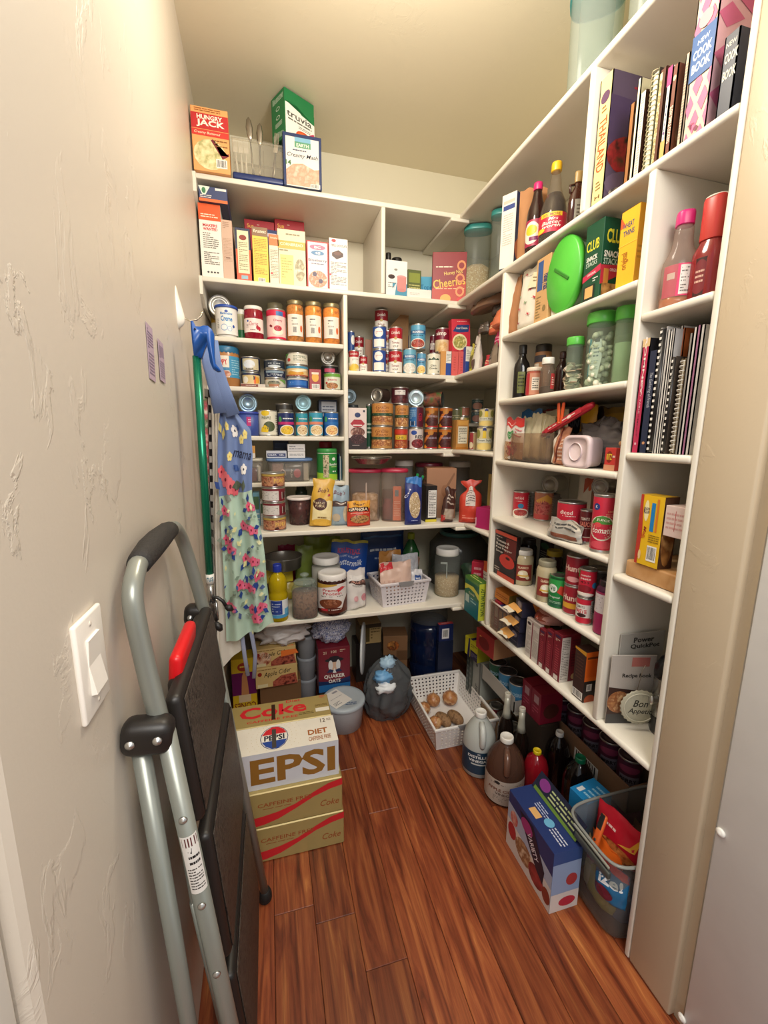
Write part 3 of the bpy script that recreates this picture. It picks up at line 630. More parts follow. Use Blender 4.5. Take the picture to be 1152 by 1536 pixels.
# ================================================================== left column of narrow shelves
def C(name, label, u0, u1, vt, z, c, pr=(), y=None, x=None, v0=None, **k):
    return can(name, label, 'can', G(u0, u1, vt, z, y, x, v0), z, c, pr, **k)
lyingcan('tin_can', 'tin lying on its side above the white blue-lidded tub', 329, 447, 14, L2+.098, y=2.10, group='tins lying on their sides', endm=mat('#d8d5cc', .35, .5), length=.09)
vessel('mustard_jar', 'mustard yellow jar half hidden behind the white creme tub', 'jar', G(319, 331, 462, L2, y=2.2), L2, CYL, mat('#d9a83a', .35), lab=(.1, .6, 1.01, '#e8e4d6', []))
vessel('creme_tub', 'white marshmallow creme tub with a blue lid at the left end of its shelf', 'tub', G(325, 358, 457, L2, y=2.045), L2, [(.82, 0), (.84, .01), (1, 1)], mat('#eeece8', .4), cap=(1.08, .93, 1.0, '#2b4fa8'),
       lab=(.08, .9, .99, '#eeece8', [('B', 'Marshmallow', .5, .80, .36, .1, '#3a7fc0'), ('B', 'Creme', .5, .6, .34, .2, '#2f86c8'), ('e', .5, .88, .05, .05, '#2b4fa8'), ('e', .42, .26, .1, .13, '#9fb8d8'), ('e', .42, .26, .08, .1, '#f4f4f2'), ('e', .58, .22, .07, .1, '#9fb8d8'), ('e', .58, .22, .055, .08, '#f4f4f2'), ('e', .7, .32, .035, .06, '#2b4fa8'), ('l', .2, .2, .27, .6, 6, '#9a9a98')]))
vessel('oil_bottle', 'white and green bottle peeping out behind the creme tub', 'bottle', G(356, 371, 464, L2, y=2.12), L2, CYL, mat('#c9c39a', .3), lab=(.02, .38, 1.02, '#2f7f4a', []), cap=(.9, .55, 1, '#e6e4da'))
vessel('cherry_jar', 'jar of red maraschino cherries with a white lid on the first narrow shelf', 'jar', G(367.5, 396, 458, L2, y=2.05), L2, WIDE, mat('#8e1428', .12), cap=(.96, .9, 1, '#e9e4dc'),
       lab=(.2, .62, 1.01, '#eedfd8', [('I', 'Cherries', .5, .62, .3, .3, '#b03048'), ('e', .3, .8, .03, .08, '#2b4fa8'), ('e', .62, .35, .05, .16, '#b01830'), ('e', .69, .28, .045, .15, '#c02038'), ('l', .38, .1, .55, .22, 1, '#8a5a60'), ('l', .24, .3, .33, .7, 4, '#a08a88')]))
C('pie_filling_can', 'pink cherry pie filling tin beside the red cherry jar', 400.7, 430, 462, L2, '#eec9c4', [('r', 0, .8, 1, 1, '#cf2348'), ('r', 0, 0, 1, .07, '#cf2348'), ('r', .5, .8, .74, .95, '#3a6fae'), ('T', 'Cherry', .56, .63, .3, .1, '#b0305a'), ('e', .3, .45, .035, .04, '#7a1028'), ('e', .34, .43, .03, .035, '#7a1028'), ('e', .55, .25, .18, .13, '#f4ead6'), ('e', .55, .36, .13, .1, 'f:#a01028,#d03048,#7a0c20:90')], y=2.05)
vessel('tin_can', 'tin with a bronze lid standing behind the cherry pie filling', 'can', G(402, 428, 453.5, L2, y=2.155), L2, CYL, mat('#7a6a58', .35, .4), cap=(.95, .85, 1, '#8f8668'))
for k, (u0, u1, vt, c) in enumerate(((430.6, 457, 449.5, 'f:#b87a2a,#d99a3c,#8f6a24:40'), (457.4, 484, 451.5, 'f:#e09a28,#f0b040,#b87420:40'), (484.4, 510.5, 454, 'f:#e8982a,#f4ac34,#c87a20:40'))):
    vessel('peach_jar', ('first and darkest', 'middle', 'rightmost')[k]+' of the three tall orange peach jars with brass lids', 'jar', G(u0, u1, vt, L2, y=2.05), L2, WIDE, clearm('#f4ead8', .12, '#fbe9c8', .06), mat(c, .15), .9, cap=(.95, .9, 1, GOLDLID),
           lab=(.14, .66, 1.01, '#ebe4d8', [('l', .3, .62, .62, .86, 2, '#2a2a2a'), ('b', .34, .12, .6, .45), ('l', .3, .5, .66, .58, 2, '#6a6a60'), ('e', .86, .35, .08, .16, '#e06a38')], 1.9), group='peach jars with brass lids')
# ---- second narrow shelf
vessel('peanut_butter_jar', 'peanut butter jar with a teal lid and red-lettered label behind the blue grabber', 'jar', G(323, 361, 519, L3, y=2.06), L3, WIDE, mat('#b07a48', .25), cap=(1.0, .84, 1, '#2a6c94', .03),
       lab=(.22, .76, 1.01, '#3f93bd', [('r', .0, 0, .56, 1, '#e9dfd0'), ('B', 'SKIPPY', .34, .68, .36, .26, '#c8232f', 8), ('r', .12, .32, .56, .46, '#3a7fae'), ('e', .4, .16, .2, .16, 'f:#8f4a38,#b06a4c,#d9a890:60'), ('l', .62, .1, .9, .85, 7, '#9ccbe0'), ('b', .86, .1, .98, .4)]))
bag('foil_packet', 'crumpled silver foil packet leaning against the peanut butter jar', 'packet', (xa(326, 2.0, L3), 1.985, .04, .085, 0), .02, mat('#b9b6b0', .2, .7), z=L3, turn=-.3, crumple=.006, seed=4, tilt=(0, -.35), dz=.006)
can('tuna_can', 'navy tin with a shiny top, upper of the two behind the orange clip', 'can', G(363, 392, 549, L3, y=2.07)[:3]+(.066,), L3+.067, '#1e2547', [('r', .2, .1, .8, .9, '#cfc2a0'), ('e', .45, .5, .2, .3, '#dfe3ea'), ('l', .25, .1, .7, .25, 1, '#1e2547')], group='short tins on the second narrow shelf')
can('tuna_can', 'navy tin under another one, behind the orange clip', 'can', G(363, 392, 549, L3, y=2.07)[:3]+(.066,), L3, '#20254a', [('r', .15, .12, .85, .85, '#d8c088'), ('e', .3, .5, .1, .25, '#eee8da'), ('e', .7, .5, .1, .25, '#e6a23c')], group='short tins on the second narrow shelf')
box('sauce_packet', 'brown and white sachet lying flat in front of the two navy tins', 'packet', (xa(380, 2.012, L3), 2.012, .105, .014, 0), .03, '#cbbfb4', [('r', 0, .1, .7, .9, '#7a3c28'), ('l', .2, .3, .6, .6, 1, '#efe2d4')], z=L3, base='pouch')
box('clip', 'orange and black clip standing on the brown and white sachet', 'clip', (xa(381, 2.03, L3), 2.03, .02, .036, 0), .006, '#e8703a', [('e', .5, .75, .32, .26, '#26211f')], z=L3+.0145, bev=.003, base='clip_body')
for k, (vt, h0, c, a) in enumerate(((563, 0, '#c8c4b6', [('e', .45, .5, .2, .3, '#8a8a70'), ('p', [(.6, .95), (.85, .95), (.85, .4)], '#6f9a4a'), ('r', .3, .1, .6, .4, '#b07a5a'), ('l', .3, .5, .6, .75, 1, '#2f3a44')]), (549, .0415, '#1c2a4a', [('l', .25, .2, .75, .5, 2, '#c9d2da'), ('r', .2, .6, .8, .85, '#8aa0b0')]), (536, .083, '#26303f', [('l', .3, .4, .7, .7, 1, '#aab2b8'), ('e', .5, .25, .2, .15, '#c9d2da')]))):
    can('tuna_can', ('cream and green bottom', 'navy middle', 'dark grey-blue top')[k]+' tin of the middle stack on the second narrow shelf', 'can', G(397, 430-.8*k, vt, L3, y=2.06)[:3]+(.041,), L3+h0, c, a, group='short tins on the second narrow shelf')
for k, (h0, hh, c, a) in enumerate(((0, .052, '#1f4f9a', [('r', .2, .25, .8, .7, '#2f6fc0'), ('l', .28, .4, .72, .6, 1, '#dfe6ee'), ('r', .1, .78, .9, .92, '#c9c8c0')]), (.0525, .05, '#e0c088', [('e', .45, .3, .25, .22, '#d99a3a'), ('r', .0, .75, 1, 1, '#4a8fb0'), ('p', [(.3, .5), (.7, .75), (.85, .55), (.5, .35)], '#efe2c0'), ('r', .0, .0, 1, .12, '#a04a3a')]), (.103, .054, '#d8d4c4', [('p', [(.0, .95), (.25, .95), (.12, .5)], '#5a8f48'), ('e', .25, .4, .06, .16, '#c0453a'), ('l', .4, .3, .85, .8, 4, '#7f8a78')]))):
    can('tuna_can', ('blue bottom tin', 'yellow and teal middle tin', 'cream and green top tin')[k]+' of the tall stack on the second narrow shelf', 'can', G(430, 463, 530, L3, y=2.055)[:3]+(hh,), L3+h0, c, a, group='short tins on the second narrow shelf')
box('seasoning_box', 'small red and yellow seasoning box with a barcode on the second narrow shelf', 'box', B(464.5, 482, 554, L3, y=2.03), .03, '#9c2f34', [('e', .5, .6, .3, .22, '#e0a83a'), ('r', .2, .75, .8, .85, '#e9d6c0'), ('b', .2, .05, .85, .28)], z=L3)
C('nut_can', 'pale green and white nut tin at the right end of its shelf', 486, 511, 559, L3, '#d9dcc8', [('r', 0, .8, 1, 1, '#6aa03c'), ('T', 'Beans', .5, .62, .35, .13, '#d0486a'), ('e', .5, .22, .24, .2, 'f:#8a4a30,#c08a5a,#5a2f20:120'), ('e', .27, .4, .05, .08, '#b84030')], y=2.05, group='tins on the second narrow shelf')
g = G(482, 508, 547, L3, y=2.125)
can('bean_can', 'black tin behind the pale green nut tin', 'can', g, L3, '#22201f', [('r', .3, .75, .7, .9, '#c04a6a')], group='tins on the second narrow shelf')
lyingcan('tin_can', 'tin lying on its side on top of the black tin', 492, 537, 10, L3+g[3]+.001, y=2.10, length=.08, group='tins lying on their sides')
# ---- third narrow shelf
g0 = G(358, 389, 618, L4, y=2.05)
vessel('onion_tub', 'blue-lidded tub with a magenta patch behind the apron on the third narrow shelf', 'tub', g0, L4, [(.95, 0), (1, .02), (1, 1)], mat('#3a4f9a', .4), cap=(1.06, .92, 1, '#2a3fa0'), lab=(.03, .88, 1.01, '#4a5aa8', [('r', .45, .45, .78, .9, '#c22a78'), ('l', .5, .6, .7, .8, 2, '#f0d8e8'), ('r', .6, 0, 1, .42, 'f:#d9c09a,#b98f66:120'), ('r', .8, .4, 1, .9, '#d8c8ac')]), e=3)
lyingcan('tin_can', 'blue-tinted tin lying on the blue-lidded tub', 372, 605, 12.6, L4+g0[3]+.001, y=2.08, group='tins lying on their sides', endm=mat('#a9c9dc', .3, .6))
C('pineapple_can', 'white and yellow pineapple tin on the third narrow shelf', 388, 417, 615, L4, '#e6e2d0', [('e', .42, .92, .14, .12, '#e8c62a'), ('T', 'PINEAPPLE', .45, .72, .3, .13, '#4a5a30'), ('e', .55, .35, .2, .22, '#4f5a3a'), ('p', [(.25, .12), (.5, .1), (.52, .3), (.4, .42), (.28, .3)], '#ecc62a'), ('l', .8, .1, .95, .85, 8, '#77756a')], y=2.05, group='fruit and vegetable tins')
def veg(label, u0, u1, vt, c, band, food, y=2.05): return C('vegetable_can', label, u0, u1, vt, L4, c, [('e', .25, .72, .08, .13, '#4a9a5a'), ('r', .0, .48, 1, .6, band), ('l', .38, .68, .8, .8, 1, '#e9ecec'), ('e', .55, .22, .32, .24, '#f0ece0'), ('e', .55, .22, .27, .2, food)], y=y, group='fruit and vegetable tins')
veg('navy tin with a magenta band and yellow corn, right of the pineapple tin', 417.5, 442, 618, '#1f2f66', '#c02a70', 'f:#d9a824,#f0cc40,#b88a1c:120')
g1 = G(415, 441, 605, L4, y=2.125)
can('gravy_can', 'dark tin standing behind the navy corn tin', 'can', g1, L4, '#45413c', [('r', .3, .72, .9, .85, '#8d8a80')])
veg('left of the two teal tins with a salmon band', 443.8, 462.5, 618.5, '#3a9ab0', '#e08a70', 'f:#c8a878,#e9d6b0,#a87848:120')
g2 = G(445, 464, 617, L4, y=2.122)
veg('right of the two teal tins with a salmon band', 463.5, 485, 617.5, '#3a9ab8', '#e08a70', 'f:#d8b070,#f0dcb0,#b88848:120')
veg('bright blue fruit cocktail tin at the right end of the third narrow shelf', 486, 508, 618, '#1f5fa8', '#2a6fb8', 'f:#c86a3a,#f0d090,#d89a50:120')
lyingcan('tin_can', 'pale blue tin lying on its side above the left teal tin', 455, 605, 11.4, za(617, .21, 2.05), y=2.06, group='tins lying on their sides', endm=mat('#a6d3e2', .35, .3))
box('tea_box', 'dark blue and grey box standing behind the teal and blue tins', 'box', B(479, 506, 600, L4, y=2.12), .06, '#2f3c58', [('r', .15, .55, .95, .95, '#b9bcc4'), ('l', .2, .6, .85, .85, 3, '#5a6478')], z=L4)
# ---- fourth narrow shelf
def tubbin(name, label, u0, u1, vt, z, y, d, lidc, cont=(), group=None, turn=0):
    cx, cy, w, h, rz = B(u0, u1, vt, z, y=y); t = empty(name, (cx, cy, z), turn, label, 'container', group); cp = clearm('#d3cdc6', .3, '#ece8e2', .15)
    MB().lathe([(.44, 0), (.46, .004), (.5, h-.012)], cp, 24, c=(0, d/2), sx=w, sy=d, e=5).build('tub_body', t)
    MB().lathe([(.51, h-.014), (.53, h-.012), (.53, h-.003), (.50, h)], mat(lidc, .4), 24, c=(0, d/2), sx=w, sy=d, e=5).build('lid', t)
    for (nm, x0, x1, z0, z1, c) in cont: MB().box(x0*w, x1*w, .015, d*.7, z0*h, z1*h, c, .004).build(nm, t)
    return t, h
t, h = tubbin('storage_tub', 'clear tub with a grey-blue lid holding brown bars on the fourth narrow shelf', 402, 469, 688, L5, 2.012, .16, '#5f7fae', [('contents', -.4, -.15, .03, .8, 'f:#7a5248,#b8988c:30'), ('contents', -.12, .28, .03, .78, '#4a4240'), ('contents', .3, .42, .03, .8, '#b9b0a2')])
MB().tube([(-.30*.16, .012, .03), (-.27*.16, .008, .05), (-.22*.16, .008, .06), (-.15*.16, .008, .05), (-.13*.16, .012, .03)], .003, '#d8b8a8', 6).build('band', t)
MB().art(plane(.06, .06, .0145, .0, .01), [('e', .55, .5, .28, .36, '#b8505a'), ('I', 'Au Jus', .1, .5, .7, .22, '#d8d4cc', -90)]).build('printed_front', t)
zt = L5+h+.001
box('small_box', 'slim white and navy box lying on the left of the blue-lidded tub', 'box', (xa(415, 2.03, zt), 2.03, .092, .034, 0), .08, '#c9cbd4', [('r', .05, .2, .95, .65, '#3a4470'), ('T', 'CALIFIA', .3, .45, .4, .25, '#dfe2ee'), ('T', 'GEL', .75, .45, .25, .22, '#dfe2ee')], z=zt)
box('small_box', 'lower of two small white boxes on the right of the blue-lidded tub', 'box', (xa(445, 2.03, zt), 2.03, .080, .030, 0), .08, '#dedad8', [('l', .1, .3, .9, .7, 2, '#98969a')], z=zt, group='two small white boxes')
box('small_box', 'upper of two small white boxes on the right of the blue-lidded tub', 'box', (xa(445, 2.03, zt), 2.03, .080, .034, 0), .08, '#e3dfdd', [('r', .05, .1, .95, .45, '#cfccce'), ('l', .1, .2, .9, .8, 2, '#8f8d94')], z=zt+.031, group='two small white boxes')
box('small_box', 'dark navy box behind the small boxes on the blue-lidded tub', 'box', (xa(422, 2.16, zt), 2.16, .075, .085, 0), .012, '#232c48', [('r', .1, .5, .9, .8, '#3a4a70')], z=zt)
tubbin('storage_tub', 'clear tub with a pale lid mostly hidden behind the apron on the fourth narrow shelf', 372, 395, 688, L5, 2.012, .16, '#bdb8a8', [('contents', -.35, .1, .03, .6, '#6a3438'), ('contents', .15, .35, .03, .7, '#c9c4b8')])
box('tag_card', 'orange and white folded card poking out right of the apron above the hidden tub', 'card', (xa(378, 2.02, 1.28), 2.02, .035, .055, 0), .004, '#d9a05a', [('r', .3, 0, 1, .4, '#e9e6e0')], z=L5+h+.003, turn=-.4)
vessel('fibre_powder_tub', 'green and white powder tub with a green lid on the fourth narrow shelf', 'tub', G(476, 506, 673, L5, y=2.05), L5, WIDE, mat('#eceae0', .35), cap=(.98, .88, 1, '#3a8f48', .015),
       lab=(.04, .86, 1.01, '#2f8a3c', [('r', 0, .3, .38, 1, '#2a7f38'), ('p', [(0, 0), (1, 0), (1, .2), (0, .3)], '#9fcf3a'), ('r', .38, .1, .56, .95, 'f:#6a4a38,#d8c8a8,#3a5a30:60'), ('T', 'Benefiber', .73, .6, .3, .1, '#eef2e8'), ('l', .62, .46, .86, .54, 1, '#bfe08a'), ('e', .72, .8, .06, .06, '#eef2e8'), ('e', .7, .33, .03, .03, '#eef2e8'), ('e', .78, .33, .03, .03, '#eef2e8')]))
vessel('red_cap_jar', 'dark jar with a red cap standing behind the green powder tub', 'jar', G(479, 499, 663, L5, y=2.17), L5, CYL, mat('#5a2a2a', .3), cap=(.95, .8, 1, '#a82430'))
for k in range(3):
    box('recipe_card', ('leftmost', 'middle', 'rightmost')[k]+' of the leaflets standing at the right end of the fourth narrow shelf', 'leaflet', (xa(509.5+1.8*k, 2.03, L5), 2.03+.01*k, .0035, .13-.012*k, 0), .12, ('#2f4a6a', '#d8d4cc', '#39758a')[k], z=L5, group='leaflets at the end', base='paper')
# ================================================================== middle section, row z2 (soup tins)
def M2(label, u0, u1, vt, c, pr, y=2.06, z=None, name='soup_can', h=None, **k):
    z = Z2 if z is None else z; g = G(u0, u1, vt, Z2 if z == Z2 else z, y=y)
    if h: g = g[:3]+(h,)
    return can(name, label, 'can', g, z, c, pr, group=k.pop('group', 'soup tins'), **k), g
CAMP = lambda nm, lo='#efe9df': [('r', 0, 0, 1, .5, lo), ('I', "Campbell's", .5, .76, .42, .2, '#f6efe4'), ('e', .5, .5, .07, .07, '#b89a4a'), ('T', nm, .5, .3, .36, .12, '#7a1a20'), ('T', 'SOUP', .5, .12, .26, .09, '#2a2422')]
KR = [('e', .45, .72, .22, .22, '#f0eee8'), ('r', .2, .05, .74, .42, '#efece4'), ('B', 'K', .3, .85, .06, .1, '#f4f2ee'), ('l', .32, .65, .62, .78, 2, '#c98a90')]
zc = Z2+.1065
M2("blue and white soup tin at the left end, upper of its stack", 521.5, 532, 502, '#2a4a8a', [('e', .7, .6, .2, .25, '#efece4')], y=2.13, z=Z2+.10, h=.1)
M2("yellow-bottomed soup tin at the left end with red and green on its label", 523, 538.5, 525, '#b01c28', [('I', "Campbell's", .5, .85, .5, .14, '#f6efe4'), ('r', 0, 0, 1, .7, '#efe9df'), ('r', .0, .4, .2, .7, '#3a7a3c'), ('e', .5, .15, .4, .2, '#e4c04a'), ('l', .4, .5, .8, .6, 2, '#55504a')], y=2.045)
M2("red soup tin right of the yellow-bottomed one", 538.8, 551, 533, '#a81a28', CAMP('Tomato'), y=2.055)
M2("red soup tin raised behind, between the left end and the blue stack", 531, 546, 506, '#8e1624', CAMP('Tomato'), y=2.19, z=Z2+.09, h=.1)
M2("red soup tin supporting the raised one behind the left end", 531, 546, 530, '#8e1624', CAMP('Tomato'), y=2.19, h=.089)
box('cardboard_flap', 'brown cardboard sheet standing behind the left soup tins', 'cardboard', (xa(553, 2.11, Z2), 2.11, .035, .165, 0), .004, '#8a5f48', z=Z2, base='sheet')
M2("bottom blue and white tin of the stack left of the tomato soups", 559, 579, 528, '#2a4f9a', KR, y=2.045, h=.105)
M2("top blue and white tin of the stack left of the tomato soups", 559, 579.5, 497, '#2a4f9a', KR, y=2.045, z=zc-.001, h=.105)
M2("bottom red and white tomato soup tin of the front stack", 582.5, 603, 528, '#b01c28', CAMP('Tomato'), y=2.045, h=.105)
M2("top red and white tomato soup tin of the front stack", 583, 603.5, 495, '#b01c28', CAMP('Tomato'), y=2.045, z=zc-.001, h=.105)
for k in range(3):
    M2(('bottom', 'middle', 'highest')[k]+" dark red soup tin of the stack behind the blue and white stack", 562, 582, 500, '#8e1624', CAMP('Soup'), y=2.16, z=Z2+k*.1055, h=.105)
for k in range(2):
    M2(('lower', 'upper')[k]+" red soup tin seen between the blue stack and the tomato stack", 574, 589, 500, '#8e1624', CAMP('Soup'), y=2.115, z=Z2+k*.1055, h=.105, group='half hidden red tins')
# cardboard panel reaching up to the shelf above
fl_ = MB().poly([(0, 0), (.115, 0), (.115, .345), (.1, .36), (0, .245)], 0, .004, mat('#a98258', .7), Matrix.Rotation(pi/2, 4, 'X')).build('cardboard_divider', None, (xa(583, 2.20, Z2), 2.235, Z2+.001))
tagit(fl_, 'tan cardboard panel slanting up behind the tomato soup tins', 'cardboard')
PRO = lambda c2: [('r', 0, .62, 1, .78, '#2a6aa0'), ('B', 'PROGRESSO', .5, .7, .5, .1, '#eef2f4'), ('l', .3, .5, .72, .58, 1, '#1a3f66'), ('e', .5, .2, .36, .22, '#e9e4d8'), ('e', .5, .2, .3, .18, c2)]
M2('tall pale blue soup tin with a dark base stacked above the gold-topped one', 615, 638, 498, '#5aa4c8', PRO('f:#8a2a28,#b84a38,#5a1c18:80'), y=2.075, z=Z2+.121, h=.118)
M2('pale blue soup tin with a gold top at the front', 604, 624, 527, '#6aaac4', PRO('f:#e6e2d8,#d0ccc0,#f4f2ec:80'), y=2.045, h=.118, lidm=mat('#c8a640', .3, .6))
M2('pale blue soup tin right of the gold-topped one', 624.5, 638.5, 531, '#5a9cc0', PRO('f:#e0b050,#f0d080,#c89038:80'), y=2.05, h=.105)
M2('dark blue tin of soup standing behind the tan panel, lower', 604, 613, 497, '#2a4a8a', KR, y=2.28, h=.118)
M2('dark blue tin of soup standing behind the tan panel, upper', 604, 613, 470, '#2a4a8a', KR, y=2.28, z=Z2+.119, h=.118)
M2('tin marked simp in white on dark red above the clam chowder', 652, 673, 497, '#7a1a30', [('B', 'simp', .45, .78, .5, .22, '#efe6dc'), ('r', 0, 0, 1, .52, '#e0c8a0'), ('e', .5, .2, .3, .25, 'f:#c89a5a,#e4c48a:60')], y=2.10, z=Z2+.119, h=.118)
M2('cream tin under the dark red simp tin', 652, 673, 527, '#c9c4a0', [('r', 0, .5, 1, .9, '#8f9a6a')], y=2.10, h=.118)
M2('dark tin marked sim half hidden behind the clam chowder', 643, 654, 509, '#6a1c2c', [('B', 'sim', .45, .78, .5, .22, '#efe6dc'), ('r', 0, 0, 1, .5, '#5a6a3a')], y=2.17, h=.22, band=(.02, .98))
M2('cream Clam Chowder tin with a dark green tree line', 639.5, 660, 533, '#e4e0cc', [('p', [(.2, .7), (.3, .8), (.4, .74), (.5, .84), (.62, .74), (.72, .8), (.8, .7)], '#2a4a34'), ('T', 'Clam', .5, .42, .26, .1, '#3a4438'), ('T', 'Chowder', .5, .28, .38, .1, '#3a4438'), ('e', .75, .12, .03, .04, '#2a4a34')], y=2.045, h=.104)
def b2(label, u0, u1, vt, c, art, y, z=Z2, d=.04, **k): return box('pasta_box', label, 'box', B(u0, u1, vt, Z2, y=y), d, c, art, z=z, group='small food boxes', **k)
b2('blue and orange box left of the salmon boxes', 660.5, 676, 527, '#d49a5a', [('r', .5, 0, 1, .52, '#2a4a9a'), ('r', .5, .52, 1, 1, '#e6e4de'), ('l', .55, .55, .95, .9, 6, '#8a8a88')], 2.03)
for k in range(2): b2(('left', 'right')[k]+' of the two plain salmon boxes under the big pasta box', 677+10*k, 686.6+10*k, 527, '#d9605e', [('l', .3, .2, .6, .8, 6, '#c04a48')], 2.03+.002*k)
b2('blue and white box right of the salmon boxes', 697.5, 707, 520, '#2a4a9a', [('r', 0, .5, 1, 1, '#e6e4de'), ('l', .1, .55, .9, .9, 6, '#8a8a88')], 2.005)
hb = za(527, .93, 2.03)-Z2
box('rice_mix_box', 'large red rice mix box resting tilted on the salmon boxes', 'box', (xa(692, 2.035, Z2+hb), 2.035, .098, .150, 0), .045, '#cf3344',
    [('p', [(.05, .62), (.3, .82), (.95, .82), (.9, .6), (.4, .58)], '#26407a'), ('T', 'Four Cheese', .55, .72, .6, .07, '#f2e9d8'), ('l', .3, .9, .8, .94, 1, '#f2b8b0'), ('e', .42, .28, .4, .26, '#e9dcb0'), ('e', .42, .28, .34, .2, 'f:#d9c070,#8a8a40,#efe2a0:50')], z=Z2+hb+.004, turn=-.05, tilt=(0, -.06))
# heap of sachets and bags on the right of the row, under a folded paper bag
for k, (u, v0_, w, hh, c, art, y_, zz) in enumerate((
    (722, 0, .07, .17, '#d8d4cc', [('l', .2, .5, .8, .8, 4, '#55504c'), ('r', .2, .1, .8, .35, '#5a4a40')], 1.90, 0), (712, 0, .05, .15, '#c8c440', [('r', .2, .2, .8, .6, '#6a6a30')], 1.97, 0),
    (730, 0, .09, .075, '#c8404a', [('l', .2, .4, .8, .7, 2, '#f0c0a0')], 1.82, 0), (734, 0, .09, .1, '#8a7a6a', [('l', .2, .3, .8, .7, 3, '#2a2624')], 1.74, 0), (733, 0, .08, .075, '#cf2a6a', [('l', .2, .3, .8, .7, 2, '#f0a0b8')], 1.72, .08),
    (728, 0, .08, .06, '#e07050', [('l', .2, .3, .8, .7, 2, '#f4d0a0')], 1.80, .16), (737, 0, .1, .07, '#e8825a', [], 1.72, .165), (724, 0, .08, .05, '#5a5048', [('l', .2, .3, .8, .7, 2, '#b8b0a8')], 1.88, .175), (735, 0, .08, .05, '#4a4440', [], 1.78, .235))):
    bag('snack_packet', ('cream and brown upright', 'yellow-green upright', 'red lower front', 'grey lower right', 'magenta middle', 'orange middle', 'peach upper', 'dark grey upper left', 'charcoal topmost')[k]+' snack packet in the corner heap beside the red rice box', 'packet', (.955+.02*(k % 3), y_, w, hh, -pi/2), .045, c, art, z=Z2, dz=zz, seed=k, crumple=.005, group='heap of snack packets', turn=.25*((k % 3)-1), rough=.25)
bag('paper_bag', 'folded dark brown paper bag lying on top of the corner heap of packets', 'bag', (.95, 1.86, .22, .05, -pi/2), .09, '#7a5c48', z=Z2, dz=.275, seed=12, crumple=.008, turn=.1)
# ================================================================== middle section, row z3 (bean tins)
def M3(label, u0, u1, vt, c, pr, y=2.05, z=None, name='bean_can', h=None, **k):
    z = Z3 if z is None else z; g = G(u0, u1, vt, Z3, y=y)
    if h: g = g[:3]+(h,)
    return can(name, label, 'can', g, z, c, pr, group=k.pop('group', 'bean tins'), **k)
box('bean_carton', 'pinkish white beans carton at the left end of the bean shelf', 'box', B(523, 550, 612, Z3, y=2.02), .05, '#ded0cc',
    [('e', .5, .83, .16, .06, '#2a3a6a'), ('p', [(.1, .62), (.3, .72), (.7, .72), (.9, .62), (.7, .54), (.3, .54)], '#a82a38'), ('r', .25, .57, .75, .6, '#e8dcd8'), ('e', .5, .42, .4, .12, 'f:#8a5a4a,#5a2a28,#d0a898:50'), ('r', 0, 0, 1, .28, '#2a2024'), ('e', .5, .25, .42, .12, 'f:#4a2428,#2a1418,#6a4048:120'), ('l', .2, .08, .6, .11, 1, '#b8a8a8'), ('r', .8, .9, .9, .95, '#3a3a48')], z=Z3)
M3('dark green tin slice seen between the beans carton and the brown bean tins', 549, 558, 606, '#24503c', [('l', .3, .3, .8, .6, 3, '#c8d4c0')], y=2.12)
BR_ = [('r', 0, .52, 1, 1, '#c88a4a'), ('I', 'Grillin', .5, .82, .42, .16, '#7a3a1a'), ('I', 'Beans', .5, .66, .4, .13, '#8a4a20'), ('r', .05, .42, .95, .55, '#2a4a34'), ('l', .2, .45, .8, .52, 1, '#d8d0b0'), ('r', 0, 0, 1, .12, '#b88850'), ('e', .5, .22, .42, .2, 'f:#c89058,#8a4a28,#e0b078:70')]
M3('bottom wide tan and green baked beans tin', 557, 588, 642, '#b07a48', BR_, h=.112)
M3('top wide tan and green baked beans tin', 557.5, 589, 606, '#b07a48', BR_, z=Z3+.113, h=.112)
M3('green-banded tan bean tin on top of the red and orange one', 591.5, 612, 606, '#b8824e', BR_, z=Z3+.106, h=.113)
M3('red and orange bean tin with a yellow patch, under the tan one', 591, 611.5, 641, '#a8452a', [('r', .1, .75, .9, .95, '#c83a28'), ('r', .2, .45, .8, .68, '#e0b83a'), ('T', 'CHILI', .5, .56, .4, .12, '#3a5a28'), ('e', .5, .2, .35, .18, 'f:#c07040,#8a3a20,#e09a60:80')], h=.105)
M3('tin with a blue half and a maroon half marked in red letters', 612.5, 634, 608, '#2f6aa8', [('r', .52, 0, 1, 1, '#5a1c30'), ('T', 'REED', .7, .5, .4, .16, '#d02a4a', 90), ('b', .22, .06, .45, .3), ('l', .15, .4, .48, .9, 5, '#8fb4d0')], z=Z3+.106, h=.105)
M3('pale tin marked RED with red beans', 612, 634.5, 642, '#d8ccc8', [('e', .42, .82, .13, .12, '#2a4a9a'), ('B', 'RED', .66, .6, .36, .16, '#2a2a34'), ('e', .62, .25, .3, .24, 'f:#8a2a38,#5a141c,#b04a50:120'), ('r', .0, 0, .2, .4, '#7a1a28')], h=.105)
RB = [('r', 0, .86, 1, 1, '#b8692a'), ('e', .5, .82, .14, .13, '#b87a2a'), ('p', [(.05, .3), (.3, .7), (.5, .75), (.2, .25)], '#c8702a'), ('l', .3, .5, .85, .6, 2, '#c8b8d0'), ('e', .55, .28, .36, .22, 'f:#3a1a20,#5a2a28,#241014:120'), ('p', [(.0, .0), (.2, .22), (.35, .05), (.35, 0)], '#e08a30'), ('r', .3, 0, 1, .06, '#b0202c')]
